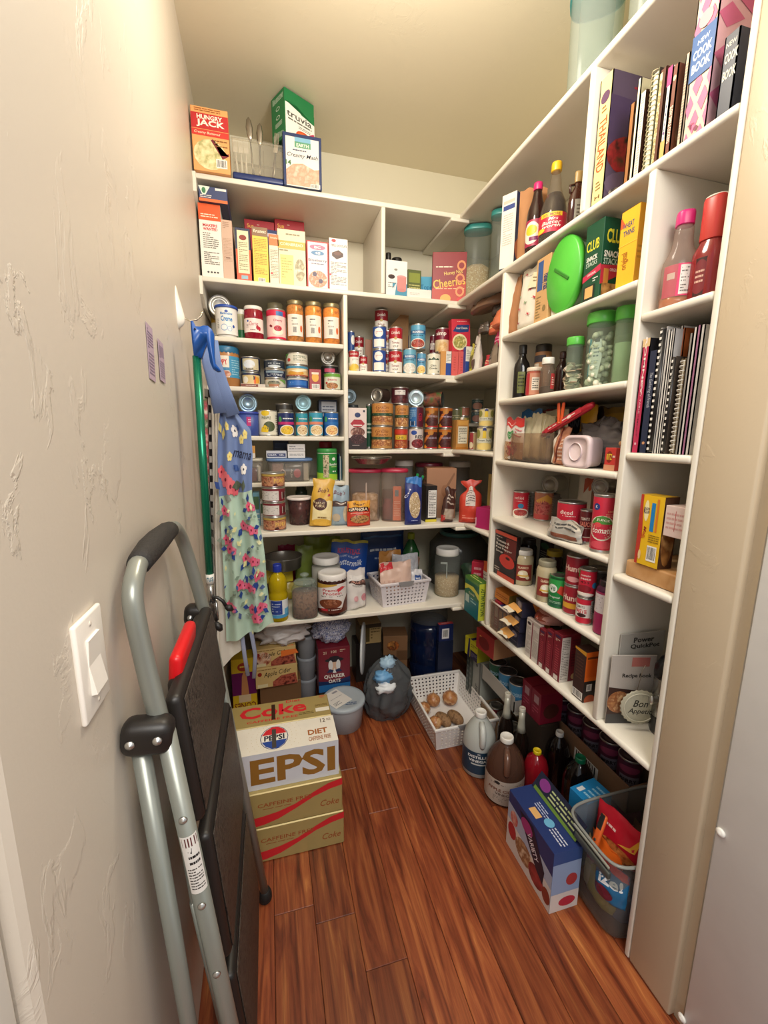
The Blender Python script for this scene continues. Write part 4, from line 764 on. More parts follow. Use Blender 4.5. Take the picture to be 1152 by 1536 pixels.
for k, (a, b, lo, la) in enumerate(((635.5, 656, 'bottom', 'left'), (656.5, 677, 'bottom', 'right'))):
    M3('bottom dark brown and orange bean tin of the '+la+' stack', a, b-.5, 642, '#4a2426', RB, h=.105)
    M3('top dark brown and orange bean tin of the '+la+' stack', a+.5, b, 608, '#4a2426' if k else '#7a4a28', RB, z=Z3+.106, h=.105)
M3('maroon tin with a white label standing highest above the chili stack', 586, 612, 583, '#4a1a22', [('r', .3, .55, .7, .85, '#d8d4d0'), ('l', .34, .6, .66, .8, 2, '#3a2a2c'), ('e', .5, .25, .4, .2, 'f:#6a2a30,#3a1418:60')], y=2.06, z=Z3+.2195, h=.082)
lyingcan('bean_can', 'dark tin lying on its side on the wide baked beans stack', 565, 597, 10.5, Z3+.2255, y=2.06, length=.07, c=mat('#3a2c26', .35), dirn=-.9)
lyingcan('bean_can', 'silver-blue tin end facing out above the blue and maroon tin', 624, 595, 11.8, Z3+.2115, y=2.03, endm=mat('#b4cbd8', .3, .5), group='tins lying on their sides')
lyingcan('bean_can', 'tin lying sideways on the right-hand stacks, open end to the right', 664, 595, 11, Z3+.2115, y=2.07, c=mat('f:#4a6a3a,#8a4a38,#2a2a28:30', .4), length=.095, endm=mat('#5a605e', .35, .6), dirn=.95)
lyingcan('bean_can', 'tin end facing out at the far left above the beans carton', 524, 603, 10.5, Z3+.225, y=2.16, endm=mat('#8fa4b0', .35, .5))
vessel('bean_can', 'dark tin standing behind the beans carton under the tin on its side', 'can', (xa(530, 2.19, Z3), 2.19, .034, .11), Z3, CYL, mat('#3a3430', .4))
vessel('bean_can', 'second dark tin raising the one that lies on its side at the far left', 'can', (xa(530, 2.19, Z3), 2.19, .034, .11), Z3+.1115, CYL, mat('#3f4446', .4))
# carton of broth, riser, corn tins
g = B(684, 702, 630, Z3, y=2.0)
box('broth_carton', 'tan broth carton with a printed white panel and a white screw cap', 'carton', g, .06, '#c08a4a', [('r', .12, .2, .88, .78, '#e4ddc8'), ('l', .18, .24, .82, .74, 9, '#7a7464'), ('r', .1, .82, .9, .97, '#d8a050'), ('r', .0, 0, 1, .08, '#b8742c')], z=Z3).name
o = MB().lathe([(.009, 0), (.009, .012), (.007, .013)], '#ece8dc', 14).build('cap', bpy.data.objects['broth_carton'], (0.004, .02, g[3]))
rs = empty('shelf_riser', (1.005, 2.155, Z3), 0, 'grey two-legged shelf riser behind the broth carton, carrying small jars and tins', 'riser')
RM = mat('#a9a49a', .4)
MB().box(-.09, .20, -.08, .22, .118, .134, RM, .003).build('top', rs)
for sx_ in (-.085, .19):
    for sy_ in (-.075, .20): MB().box(sx_, sx_+.006, sy_, sy_+.012, 0, .118, RM).build('leg', rs)
zr = Z3+.1345
def small(label, u0, u1, c, h, y, z=zr, pr=(), name='small_tin'): return can(name, label, 'can', G(u0, u1, 600, Z3, y=y)[:3]+(h,), z, c, pr, group='tins on the riser')
small('olive green tin at the left end of the riser', 675, 691, '#6a6a4a', .075, 2.13, pr=[('l', .2, .3, .8, .6, 2, '#b8b08a')])
small('lower green and pink tin in the middle of the riser', 684.5, 702, '#8a8a4a', .036, 2.12, pr=[('r', .3, .2, .7, .8, '#c8a868')])
small('upper salmon tin in the middle of the riser', 685, 702, '#b0705a', .05, 2.12, z=zr+.0365, pr=[('r', 0, 0, .4, 1, '#6a7a48')])
small('lower dark teal tin at the right end of the riser', 704.5, 722, '#3a5a60', .065, 2.11, pr=[('e', .5, .4, .3, .3, '#a87a70'), ('l', .2, .7, .8, .9, 1, '#a8b8b8')])
small('upper dark teal tin at the right end of the riser', 704.5, 722, '#3a5a60', .065, 2.11, z=zr+.0655, pr=[('e', .5, .4, .3, .3, '#b88a7c'), ('l', .2, .7, .8, .9, 1, '#a8b8b8')])
CC = [('e', .5, .92, .08, .12, '#2a3a7a'), ('p', [(.42, .55), (.58, .55), (.56, .9), (.44, .9)], '#e8c83a'), ('r', 0, .34, 1, .52, '#d8d8c8'), ('T', 'Cream Style', .5, .43, .6, .12, '#2a3a2c'), ('e', .5, .16, .34, .16, '#e8d080'), ('e', .2, .75, .12, .2, '#8a8a48'), ('e', .8, .75, .12, .2, '#8a8a48')]
can('corn_can', 'lower yellow Cream Style corn tin beside the white upright of the right shelves', 'can', G(714, 737, 641, Z3, x=.965), Z3, '#d4c89a', CC, group='cream style corn tins')
gg = G(714, 737, 641, Z3, x=.965)
can('corn_can', 'upper yellow Cream Style corn tin beside the white upright of the right shelves', 'can', (gg[0]+.004, gg[1]-.002, gg[2]*.95, .082), Z3+gg[3]+.001, '#d4c89a', CC, group='cream style corn tins')
can('bean_can', 'red and tan tin between the broth carton and the corn tins', 'can', G(703.5, 715, 648, Z3, x=.965), Z3, '#9a3038', [('r', .5, 0, 1, 1, '#b8a078'), ('e', .3, .25, .2, .2, '#d8c8a8')])
vessel('food_jar', 'tan jar standing behind the red and tan tin under the riser', 'jar', (1.015, 1.86, .032, .1), Z3, CYL, mat('#8a7a5a', .3), cap=(.95, .82, 1, '#5a5448'))
vessel('mug', 'dark mug with white lettering on the riser by the upright', 'mug', (1.08, 1.80, .04, .085), Z3, [(.9, 0), (1, .03), (1, 1)], mat('#3a3c3e', .35), lab=(.3, .7, 1.01, '#3a3c3e', [('B', 'D', .4, .5, .1, .7, '#9a9ca0')]))
# ================================================================== row z5, left and middle
def S4can(k, lab, a): return can('pork_can', lab, 'can', G(395.4, 430, 730, Z5, v0=797.5)[:3]+(.063,), Z5+k*.0635, '#7a2430', a, band=(.04, .92), group='stack of four pork tins')
PK = [('r', .05, .1, .95, .8, 'f:#8a3a28,#c8906a,#4a1c18:60'), ('T', 'PORK', .7, .5, .36, .34, '#e8c05a'), ('r', 0, .84, 1, 1, '#c0a050')]
PL = [('r', .05, .12, .64, .85, '#d8d2cc'), ('l', .08, .2, .6, .8, 5, '#4a4644'), ('b', .74, .2, .94, .75)]
for k, (a, l) in enumerate(((PK, 'bottom tin'), (PL, 'second tin from the bottom, its back label out,'), (PL, 'third tin from the bottom, its back label out,'), (PK, 'top tin'))): S4can(k, l+' of the four stacked maroon pork tins', a)
vessel('frozen_berry_tub', 'clear deli tub of dark berries with a white lid beside the stacked pork tins', 'tub', G(432, 468, 743, Z5, v0=789), Z5, [(.80, 0), (.83, .01), (1, .97), (1, 1)], clearm('#c8b8b4', .12, '#e8d8d4', .1), mat('f:#3a1416,#5a2422,#240c0e:70', .25), .9, cap=(1.06, .93, 1.0, '#e8dcd6'))
bag('flour_pouch', 'yellow pouch leaning right, with a dark brown seal', 'bag', B(465, 499, 719, Z5, v0=791), .055, '#d6a83c', [('r', .08, .1, .9, .55, '#e9d9a4'), ('I', "Bob's", .5, .77, .55, .09, '#6a2c1c'), ('e', .38, .48, .3, .13, '#4a241c'), ('T', 'GREAT', .38, .5, .4, .05, '#e8d4b0'), ('T', 'FLOUR', .38, .44, .4, .05, '#e8d4b0'), ('e', .75, .66, .06, .025, '#b03a30'), ('l', .3, .17, .7, .23, 1, '#8a6a3a'), ('e', .5, .1, .45, .08, '#d8a83c')], z=Z5, tilt=(0, .09), neck=.12, seed=3)
bag('flour_pouch', 'slate blue pouch with a brown band right of the yellow pouch', 'bag', B(496, 525, 730, Z5, v0=789), .05, '#8ea2b0', [('I', "Bob's", .5, .83, .6, .1, '#6a2a30'), ('r', .12, .5, .85, .62, '#4a3430'), ('l', .2, .53, .8, .6, 1, '#d8cabc'), ('e', .3, .22, .2, .1, '#b8a890'), ('e', .8, .3, .15, .2, '#c8b898'), ('l', .3, .1, .7, .14, 1, '#5a6a78')], z=Z5, seed=8)
vessel('juice_bottle', 'dark green bottle with a red cap behind the berry tub', 'bottle', G(444, 462, 728, Z5, y=2.15), Z5, CYL, mat('#26342a', .2), cap=(.7, .88, 1, '#b02838'), lab=(.1, .55, 1.01, '#3a4a34', []))
for k, (u0, u1, vt, c) in enumerate(((381, 391, 740, '#6a9ab0'), (391.5, 397, 752, '#c8ccc8'))):
    box('small_box', ('teal', 'pale grey')[k]+' small box between the apron and the pork tins', 'box', B(u0, u1, vt, Z5, y=1.98), .08, c, [('r', .1, .5, .9, .9, '#4a6a48'), ('l', .1, .1, .9, .4, 4, '#dfe4e4')], z=Z5)
RL = '#b02846'
def redcan(label, u0, u1, vt, y, cont, sy=.75, **k):
    return vessel('food_canister', label, 'canister', G(u0, u1, vt, Z5, v0=k.pop('v0', 784)), Z5, STRAIGHT, clearm('#d4c8c2', .26, '#f0e6e0', .2), cap=(1.05, .945, 1.0, RL), e=2.8, sy=sy, group='red lidded canisters', extra=cont)
def c1(t, r, h):
    MB().lathe([(r*.80, .003), (r*.84, h*.50), (r*.6, h*.54), (0, h*.54)], mat('f:#d8b890,#a88858,#efe0c8:20', .8), 20, e=2.8, sy=.7).build('contents', t)
    MB().tube([(r*.05, -r*.55, h*.05), (r*.08, -r*.6, h*.75)], .003, '#e8dcd4', 6).build('scoop_handle', t)
redcan('wide clear crimson-lidded canister at the left end of its row', 524, 571, 702, 2.0, c1)
def c2(t, r, h):
    MB().box(-r*.08, r*.55, -r*.62, -r*.5, h*.02, h*.68, mat('#e0805a', .4), .002).art((lambda u, v, o: (-r*.05+u*r*.56, -r*.62-o, h*.04+v*h*.6), r*.56, h*.6, (0, 0)), [('r', .2, .75, .7, .95, '#7a8a90'), ('l', .1, .1, .9, .6, 9, '#f0c0a8')]).build('paper_insert', t)
    MB().lathe([(r*.4, h*.03), (r*.42, h*.28), (r*.3, h*.36), (r*.3, h*.42)], mat('#b07078', .35), 16, c=(-r*.45, -r*.05)).build('inner_bottle', t)
    MB().lathe([(r*.85, .003), (r*.88, h*.6)], clearm('#b8a098', .2, '#e0d4cc', .3), 16, e=2.8, sy=.7, caps=False).build('inner_bag', t)
redcan('narrower clear canister with a crimson lid holding an orange paper strip', 571, 610, 702, 2.0, c2)
gt = G(533, 589, 684, Z5, y=1.96)
pt = empty('pie_tin', (xa(558, 1.96, Z5+.28), 1.97, za(697.5, .5, 1.93)+.004), 0, 'crinkled foil pie tins lying across the two crimson-lidded canisters', 'pie tin', None)
for k in range(2): MB().lathe([(.060, .0+.006*k), (.062, .001+.006*k), (.092, .026+.006*k), (.097, .027+.006*k), (.096, .029+.006*k), (.090, .028+.006*k), (.060, .003+.006*k)], mat('#c4c0b6', .22, .9), 60, rib=.012, rn=30).build('foil', pt)
bag('granola_pouch', 'GRANOLA pouch with a yellow top and red bottom in front of the wide canister', 'bag', B(523, 558, 752, Z5, v0=790), .045, '#c8402c', [('p', [(0, .62), (1, .7), (1, 1), (0, 1)], '#e0a030'), ('r', .02, .6, .9, .76, '#3a1c14'), ('B', 'GRANOLA', .45, .68, .8, .11, '#efdcc0'), ('T', 'Bear', .5, .87, .5, .1, '#5a2a14'), ('l', .1, .5, .9, .56, 1, '#f4b8a0'), ('e', .5, .3, .42, .16, 'f:#7a4a2a,#c0905a,#3a1c10:80')], z=Z5, turn=.12, seed=6)
bag('seed_pouch', 'royal blue pouch showing sunflower seeds through its window, closed by the green clip', 'bag', B(609, 634, 716, Z5, v0=788), .045, '#27357a', [('e', .52, .42, .34, .27, 'f:#d8c4a0,#a88a60,#f0e4cc:110'), ('p', [(.05, .9), (.95, .8), (.95, 1), (.05, 1)], '#3a78c0'), ('B', 'CH', .12, .66, .22, .1, '#e8e4f0', 60), ('l', .3, .08, .7, .12, 1, '#9aa4d0')], z=Z5, seed=10)
p = ony(627, 720, 1.85); t = empty('bag_clip', (p.x, 1.86, p.z-.02), 0, 'green plastic clip on top of the blue seed pouch', 'clip', None, (0, .35))
for k in (-1, 1): MB().box(-.006+.008*k, .006+.008*k, -.004, .004, 0, .048, mat('#1f8a4a', .35), .002, T=Matrix.Rotation(.15*k, 4, 'Y')).build('jaw', t)
box('pasta_box', 'slim black box with a white facts panel and yellow base', 'box', B(638, 654.5, 729, Z5, v0=783), .11, '#1c1a1a', [('r', .22, .12, .95, .88, '#e4e2de'), ('l', .28, .16, .9, .86, 16, '#55524e'), ('r', 0, 0, 1, .07, '#d8c83a')], z=Z5)
box('shipping_box', 'plain brown cardboard box standing behind the slim black box', 'box', (xa(660, 1.97, Z5), 1.965, .150, .255, 0), .14, '#a87a5c', [('p', [(.52, .5), (.62, .5), (.95, .88), (.92, .92), (.6, .6)], '#8a6248'), ('e', .62, .55, .12, .12, '#97694c')], left=[('l', .2, .7, .8, .95, 4, '#5a3c2c')], z=Z5, turn=-.25)
bag('snack_packet', 'dark brown crumpled packet in front of the brown cardboard box', 'packet', B(663, 681, 733, Z5, v0=784), .045, '#4a2e28', [('r', .1, .1, .9, .4, '#a89888'), ('l', .2, .5, .8, .8, 3, '#c8b8a8'), ('r', 0, 0, .2, .2, '#b02a2a')], z=Z5, seed=14, neck=.3, tilt=(0, .12), crumple=.007)
bag('snack_pouch', 'red-orange pouch gathered at the top with a printed back panel', 'bag', (.925, 1.80, .105, .205, -.45), .06, '#c8402e', [('r', .28, .42, .72, .85, '#d8ccc4'), ('l', .3, .44, .7, .83, 7, '#6a5a58'), ('l', .15, .1, .85, .2, 2, '#e88a78')], z=Z5, neck=.65, seed=17, crumple=.006)
gm = (.925, 1.70, .115, .088, -pi/2)
box('magenta_box', 'plain magenta box at the right end of the canister row', 'box', (.93, 1.665, .11, .095, -pi/2), .1, '#b01f62', [('r', .0, .1, .06, .5, '#d8a8b8')], z=Z5, turn=.35)
vessel('seasoning_jar', 'red and white labelled jar standing on the magenta box', 'jar', (.985, 1.655, .034, .095), Z5+.096, CYL, mat('#b84a50', .3), cap=(.95, .84, 1, '#d8d0c8'), lab=(.1, .8, 1.01, '#d8c4bc', [('l', .2, .1, .9, .9, 10, '#a84a4c')]))
box('snack_box', 'purple and gold box standing behind the magenta box', 'box', (1.06, 1.74, .14, .24, -.6), .05, '#3a2348', [('p', [(0, .3), (.4, .5), (.3, 1), (0, 1)], '#a89048'), ('e', .35, .5, .2, .14, '#8a2a4a'), ('e', .6, .2, .2, .1, '#b08a50')], z=Z5)
for k, (u0, u1, vt, y_, c) in enumerate(((592, 618, 690, 2.2, '#dcd8d2'), (672, 702, 692, 2.16, '#e4e0d8'))):
    vessel('food_container', ('left', 'right')[k]+' of the clear containers with white lids at the back of the canister row', 'canister', G(u0, u1, vt, Z5, y=y_), Z5, STRAIGHT, clearm('#c8c4be', .4, '#d8d4d0', .25), cap=(1.05, .9, 1.0, c), group='white lidded containers')
vessel('food_container', 'container with a dark red lid at the back, behind the blue seed pouch', 'canister', G(622, 661, 693, Z5, y=2.2), Z5, STRAIGHT, clearm('#a8a09c', .5, '#c0b8b4', .25), cap=(1.05, .92, 1.0, '#6a1c2c'))
# ================================================================== row z6 (lowest back shelf)
OIL = [(.92, 0), (1, .015), (1, .30), (.96, .34), (1, .38), (1, .48), (.9, .52), (.98, .57), (1, .66), (.95, .74), (.72, .81), (.36, .87), (.34, .92)]
vessel('cooking_oil_bottle', 'clear bottle of yellow cooking oil with a blue cap', 'bottle', G(405, 433, 843, Z6, v0=934), Z6, OIL, mat('#d4c220', .06, clear=.72, tint='#f0e060'), mat('#c8b416', .15), .86, cap=(.46, .88, 1.0, '#2238a0', .03),
       lab=(.08, .40, 1.02, '#dfe4e6', [('r', .2, .2, .62, .98, '#24408f'), ('l', .26, .3, .56, .85, 4, '#b8c4dc'), ('r', 0, 0, 1, .18, '#4a9acb'), ('r', .7, .18, 1, .5, '#6ab0d8')]))
vessel('glass_jar', 'square glass jar of brown sugar with a domed glass lid', 'jar', G(438.6, 478, 868, Z6, v0=930), Z6, [(.92, 0), (1, .03), (1, .82), (.85, .93), (.75, .95), (.75, 1)], mat('#dfe4e0', .05, clear=.2, tint='#eef4f0'), mat('f:#6a4432,#8a5c44,#54342a:60', .9), .74, e=3,
       extra=lambda t, r, h: MB().lathe([(r*.8, h), (r*.86, h+.006), (r*.8, h+.012), (r*.5, h+.02), (r*.16, h+.024), (r*.16, h+.03), (r*.34, h+.036), (r*.34, h+.044), (r*.1, h+.05)], mat('#dfe6e2', .05, clear=.3, tint='#e8f0ec'), 20).build('lid', t))
vessel('protein_powder_tub', 'dark brown protein powder tub with a white lid on the lowest back shelf', 'tub', G(477, 521, 851, Z6, v0=925), Z6, WIDE, mat('#3a1a14', .25), cap=(.96, .84, 1, '#ece8e4', .012),
       lab=(.08, .80, 1.01, '#e8e2de', [('r', 0, .0, .1, 1, '#3a1a14'), ('r', .9, 0, 1, 1, '#3a1a14'), ('p', [(.1, 1), (.1, .82), (.6, .96), (.6, 1)], '#c8a040'), ('T', 'Premier', .5, .80, .42, .10, '#c0303c'), ('T', 'Protein', .5, .68, .40, .10, '#c0303c'), ('p', [(.62, .72), (.8, .85), (.9, .8), (.72, .9), (.6, .84)], '#d04048'), ('l', .25, .55, .75, .6, 1, '#55504c'), ('e', .45, .33, .26, .17, '#7a4028'), ('e', .5, .38, .18, .1, 'f:#a86a4a,#6a3420,#c89070:40'), ('p', [(.7, .1), (.9, .1), (.9, .6), (.78, .4)], '#5a2418'), ('p', [(.1, 0), (.9, 0), (.9, .1), (.5, .22), (.1, .1)], '#5a2418'), ('r', .25, .08, .4, .16, '#c03038'), ('l', .42, .09, .7, .15, 1, '#e8d8d0')]))
vessel('powder_jar', 'clear ribbed jar of white powder with a white lid behind the protein tub', 'jar', G(468, 512, 828, Z6, y=2.02), Z6, [(.9, 0), (1, .03), (1, .8), (.75, .9), (.75, 1)], clearm('#dcdcd8', .3, '#eeeeea', .1), mat('#dedad2', .7), .78, cap=(.9, .87, 1, '#ece8e2', .015))
t = empty('springform_pan', (xa(427, 2.03, Z6), 2.05, Z6+.185), 0, 'grey metal springform pan lying on yellow packets at the left end', 'pan')
MB().lathe([(.085, 0), (.088, .002), (.092, .055), (.095, .058), (.092, .060), (.089, .056), (.085, .005), (0, .004)], mat('#8f8c86', .3, .8), 36).build('pan_body', t)
for k, (u, y_, w, hh, c, la, dz) in enumerate(((418, 2.07, .15, .085, '#d8c23a', 'yellow packet directly under the grey metal pan', .093), (430, 2.075, .17, .09, '#b8a030', 'ochre packet at the bottom under the grey metal pan', 0), (458, 2.14, .09, .26, '#7a8a3c', 'olive green pouch standing right of the metal pan', 0), (485, 2.26, .2, .275, '#9aa83c', 'light green crinkled pouch at the back behind the metal pan', 0), (432, 2.28, .09, .235, '#b02858', 'magenta packet at the back behind the metal pan', 0), (404, 2.16, .05, .22, '#5a2420', 'dark red packet at the far left of the lowest back shelf', 0))):
    bag('snack_packet', la, 'packet', (xa(u, y_, Z6), y_, w, hh, 0), .04 if k < 2 else .03, c, z=Z6, dz=dz, seed=20+k, crumple=.008, rough=.3)
bag('pancake_mix_bag', 'bright blue Buttermilk mix bag leaning behind the powder tubs', 'bag', (xa(520, 2.09, Z6+.1), 2.09, .195, .285, 0), .05, '#1c4a9e', [('r', 0, .95, 1, 1, '#c8c040'), ('B', 'KRUSTEAZ', .48, .80, .62, .10, '#b03060'), ('T', 'LIGHT & FLUFFY', .5, .70, .5, .035, '#c8d0e8'), ('I', 'Buttermilk', .5, .59, .72, .11, '#eceef4'), ('e', .6, .2, .3, .2, '#d8a850')], z=Z6, seed=30, tilt=(-.05, .10), crumple=.003)
bag('sugar_bag', 'white and pink paper bag of mix standing between the protein tub and the white basket', 'bag', (xa(540, 1.87, Z6), 1.872, .108, .195, 0), .06, '#dcd6d2', [('p', [(.05, .7), (.95, .55), (.95, .68), (.1, .84)], '#4a3430'), ('T', 'AMARETTO', .5, .69, .7, .06, '#e0a898', -9), ('T', 'POTATOES', .42, .60, .5, .04, '#8a8480', -9), ('e', .3, .3, .12, .07, '#d8a0a4'), ('e', .72, .3, .14, .09, '#c88890'), ('r', .88, .05, 1, .5, '#c090a0'), ('p', [(0, .75), (.1, .9), (.9, .8), (.95, .72)], '#e8e4e0')], z=Z6, seed=33, turn=.45, crumple=.006)
gb = (xa(608, 1.865, Z6), 1.862, .262, .125, 0)
basket('white plastic basket full of bread bags on the lowest back shelf', (gb[0], gb[1], gb[2], gb[3], 0), .19, '#dcd6da', 13, 8, 6, Z6, .10, handle='#8d8b8c')
gx = gb[0]
def inb(label, dx, dy, w, hh, d, c, art, dz, turn=0, tilt=None, seed=0, **k): return bag('bread_bag', label, 'bag', (gx+dx-.008, gb[1]+.055+dy, w, hh, 0), d, c, art, z=Z6, dz=dz, turn=turn, tilt=tilt, seed=seed, crumple=.011, **k)
inb('pale pink bread bag with a red corner at the front of the white basket', -.03, -.035, .165, .165, .035, '#d8b8a8', [('p', [(0, .72), (.42, .8), (.38, 1), (0, 1)], '#c8343c'), ('T', 'NEW', .12, .86, .14, .08, '#f0e8e0'), ('l', .1, .2, .9, .5, 2, '#c8a090')], .05, .06, (-.1, 0), 41)
inb('clear crinkled bag with navy and red print at the centre of the white basket', .03, .005, .135, .215, .075, mat('#c9ccd4', .12, clear=1.1, bump=1, bs=40, bd=.01), [('r', .4, .3, .6, .6, '#2a3a7a'), ('p', [(.5, .2), (.7, .3), (.8, .6), (.6, .5)], '#27407e'), ('e', .65, .4, .06, .05, '#c03040'), ('p', [(.3, .6), (.4, .5), (.45, .8)], '#c03040'), ('e', .55, .3, .3, .12, '#e0dcd8')], .02, -.1, None, 42)
inb('tan packet standing at the back left of the white basket', -.03, .08, .12, .235, .03, '#a8743a', [('l', .3, .5, .8, .8, 3, '#5a3414'), ('r', .1, .2, .9, .4, '#c89a60')], .01, .1, None, 43)
inb('brown wrapped loaf at the right of the white basket', .078, .085, .055, .19, .035, '#8a6a58', [('r', .1, .3, .9, .6, '#6a2a28'), ('l', .2, .35, .8, .55, 1, '#d8b8a8')], .01, -.1, (0, .15), 44)
inb('small white and blue packet at the right front of the white basket', .08, -.015, .055, .15, .02, '#d8d8dc', [('r', .3, .55, .9, .8, '#3a5a9a'), ('l', .4, .6, .8, .75, 1, '#eceef2')], .015, -.1, None, 45)
bag('tortilla_bag', 'dark blue package with white writing at the back of the lowest shelf', 'bag', (xa(575, 2.27, Z6), 2.27, .26, .285, 0), .06, '#1d3f7e', [('l', .2, .55, .8, .66, 1, '#dfe6f0'), ('l', .3, .4, .7, .48, 1, '#a8bcd8'), ('r', .05, .86, .95, .9, '#4a78b8')], z=Z6, seed=50)
vessel('lemon_juice_bottle', 'green bottle with a yellow-green cap behind the basket', 'bottle', G(603, 628, 797, Z6, y=2.24), Z6, [(.9, 0), (1, .03), (1, .6), (.5, .8), (.3, .86), (.3, .9)], mat('#2f6a38', .2), cap=(.42, .88, 1, '#a8b83a'))
vessel('glass_canister', 'tall glass canister of oat flakes with a white lid right of the basket', 'canister', G(650, 688, 817, Z6, v0=897), Z6, [(.92, 0), (1, .02), (1, .8), (.95, .88), (.82, .92), (.82, 1)], mat('#dfe4e0', .05, clear=.14, tint='#f2f6f2'), mat('f:#c8ac8a,#a88a68,#dcc8ac:160', .9), .40, cap=(.9, .87, 1, '#e8e6e0'),
       extra=lambda t, r, h: MB().box(-r*.05, r*.02, -r*.7, -r*.66, h*.30, h*.74, mat('#e8ecec', .2, clear=.6)).box(-r*.5, r*.02, -r*.7, -r*.66, h*.70, h*.74, mat('#e8ecec', .2, clear=.6)).build('scoop', t))
t = empty('cake_carrier', (1.04, 2.15, Z6), 0, 'large smoky cake carrier with a teal ring on top, at the back corner', 'cake carrier')
MB().lathe([(.165, .0), (.17, .01), (.165, .22), (.12, .275), (0, .285)], mat('#8a8a84', .12, clear=.45, tint='#a8a8a0'), 36).build('dome', t)
MB().lathe([(.105, .276), (.11, .280), (.11, .295), (.10, .298), (.09, .292), (.09, .28)], mat('#3c6a66', .35), 36, caps=False).build('ring', t)
MB().lathe([(.16, .002), (.155, .05), (.15, .06), (0, .06)], mat('#6a6660', .6), 30).build('contents', t)
# corner: cracker bags and green cereal box, dark green bag
def cbag(label, x, y, w, hh, c, art, dz=0, turn=0, **k): return bag('cracker_bag', label, 'bag', (x, y, w, hh, -pi/2), .05, c, art, z=Z6, dz=dz, turn=turn, **k)
box('cracker_box', 'narrow crimson box at the corner behind the green granola bar box', 'box', (.98, 1.80, .06, .215, -.7), .04, '#b82340', [('l', .2, .1, .8, .9, 6, '#e0a0a8')], z=Z6)
cbag('orange paper bag standing in the corner beside the upright', .985, 1.69, .12, .235, '#d05a28', [('r', 0, .2, .3, .8, '#d8ccc0'), ('l', .02, .25, .28, .75, 8, '#7a6a60'), ('l', .4, .1, .9, .2, 1, '#8a2a18')], seed=61, turn=.35)
cbag('dark green and yellow crumpled bag leaning towards the glass canister', 1.0, 1.845, .09, .16, '#1f3a2a', [('p', [(.5, 0), (1, 0), (1, .5)], '#a8a83a')], seed=62, turn=.8, tilt=(0, -.35), dz=.03, crumple=.01)
g = (.909, 1.755, .195, .155, -pi/2)
a0 = onz(695, 912, Z6); 
box('granola_bar_box', 'green and yellow granola bar box turned at the inner corner', 'box', (.889, 1.678, .139, .175, -pi/2), .05, '#1f6a4a',
    [('r', 0, .92, 1, 1, '#5a8a3a'), ('p', [(0, .62), (.3, .72), (.7, .68), (1, .55), (1, .7), (.6, .82), (0, .78)], '#d8d048'), ('T', 'NATURE VALLEY', .5, .85, .8, .06, '#2a5a34'), ('r', 0, 0, 1, .48, '#1f6f78'), ('r', .08, .3, .34, .52, '#b8ccc0'), ('l', .45, .35, .85, .5, 2, '#a8d0c8'), ('T', 'Granola', .5, .6, .4, .06, '#e8e4b8')],
    right=[('r', 0, 0, 1, 1, '#b8bf3a'), ('B', 'NATURE VALLEY', .4, .5, .75, .38, '#1f4a2c', 90)], left=[('r', 0, 0, 1, 1, '#8fa040')], top=[('r', 0, 0, 1, 1, '#4a7a34'), ('l', .1, .2, .9, .8, 2, '#c8d070')], z=Z6, turn=.0)
# ================================================================== the left wall
def onwall(o_, y, z, dx=0): o_.location = (wx(y)+dx, y, z); return o_
sw = empty('light_switch', (wx(.53), .53, 1.155), 0, 'white single rocker light switch plate on the plaster wall at the left', 'light switch')
PLM = mat('#f3ece2', .3, var=.03)
MB().box(0, .0065, -.037, .037, -.060, .060, PLM, .004, seg=3).build('plate', sw)
r_ = MB(); r_.add([(.006, -.0165, -.034), (.006, .0165, -.034), (.006, .0165, .034), (.006, -.0165, .034), (.0125, -.0165, -.033), (.0125, .0165, -.033), (.0075, .0165, .002), (.0075, -.0165, .002), (.0095, -.0165, .033), (.0095, .0165, .033)],
    [(0, 1, 5, 4), (4, 5, 6, 7), (7, 6, 9, 8), (8, 9, 2, 3), (0, 4, 7, 8, 3), (1, 2, 9, 6, 5)], PLM); r_.build('rocker', sw)
for s in (-1, 1): MB().lathe([(.003, 0), (.003, .0007), (.0, .001)], mat('#d9cfc2', .3), 10, T=Matrix.Translation((.0065, 0, .048*s)) @ Matrix.Rotation(pi/2, 4, 'Y')).build('screw', sw)
for k, (u, v, w, h) in enumerate(((226, 530, .024, .108), (243, 543, .024, .088))):
    p = onx(u, v, -.222); t = empty('paper_note', (wx(p.y)+.0015+.001*k, p.y, p.z), 0, ('larger', 'smaller')[k]+' of the two lilac printed paper notes taped to the left wall', 'note', 'lilac paper notes', (0, 0))
    m = MB().box(0, .0006, -w, w, -h/2, h/2, mat('#b9a3b5', .7), T=Matrix.Rotation(-.06, 4, 'X')); m.build('paper', t)
    MB().art((lambda u, v, o: (.0006+o, -w+u*2*w, -h/2+v*h), 2*w, h, (0, 0)), [('l', .08, .55, .92, .93, 7, '#7d6682'), ('l', .08, .08, .92, .5, 7, '#8d7890')], T=Matrix.Rotation(-.06, 4, 'X')).build('print', t)
# adhesive hook
hk = empty('wall_hook', (wx(1.385), 1.375, 1.775), 0, 'long white adhesive hook high on the left wall with a wire loop', 'hook')
def hkf(a, b):
    v = (b-.5)*.115; w = .016*(1-abs(2*b-1)**3)**.5+.002; an = -pi/2+a*pi; th = .006+.02*max(0, 1-b*1.3)
    return (th*cos(an)*(1-abs(2*b-1)**4), w*sin(an), v)
MB().grid(hkf, 12, 16, mat('#f3eee4', .3)).build('base', hk)
MB().tube([(.012, 0, -.025), (.03, 0, -.034), (.05, 0, -.030), (.062, .0, -.018), (.066, 0, -.006)], .0022, mat('#cfc6b4', .2, .9), 8).build('wire_hook', hk)
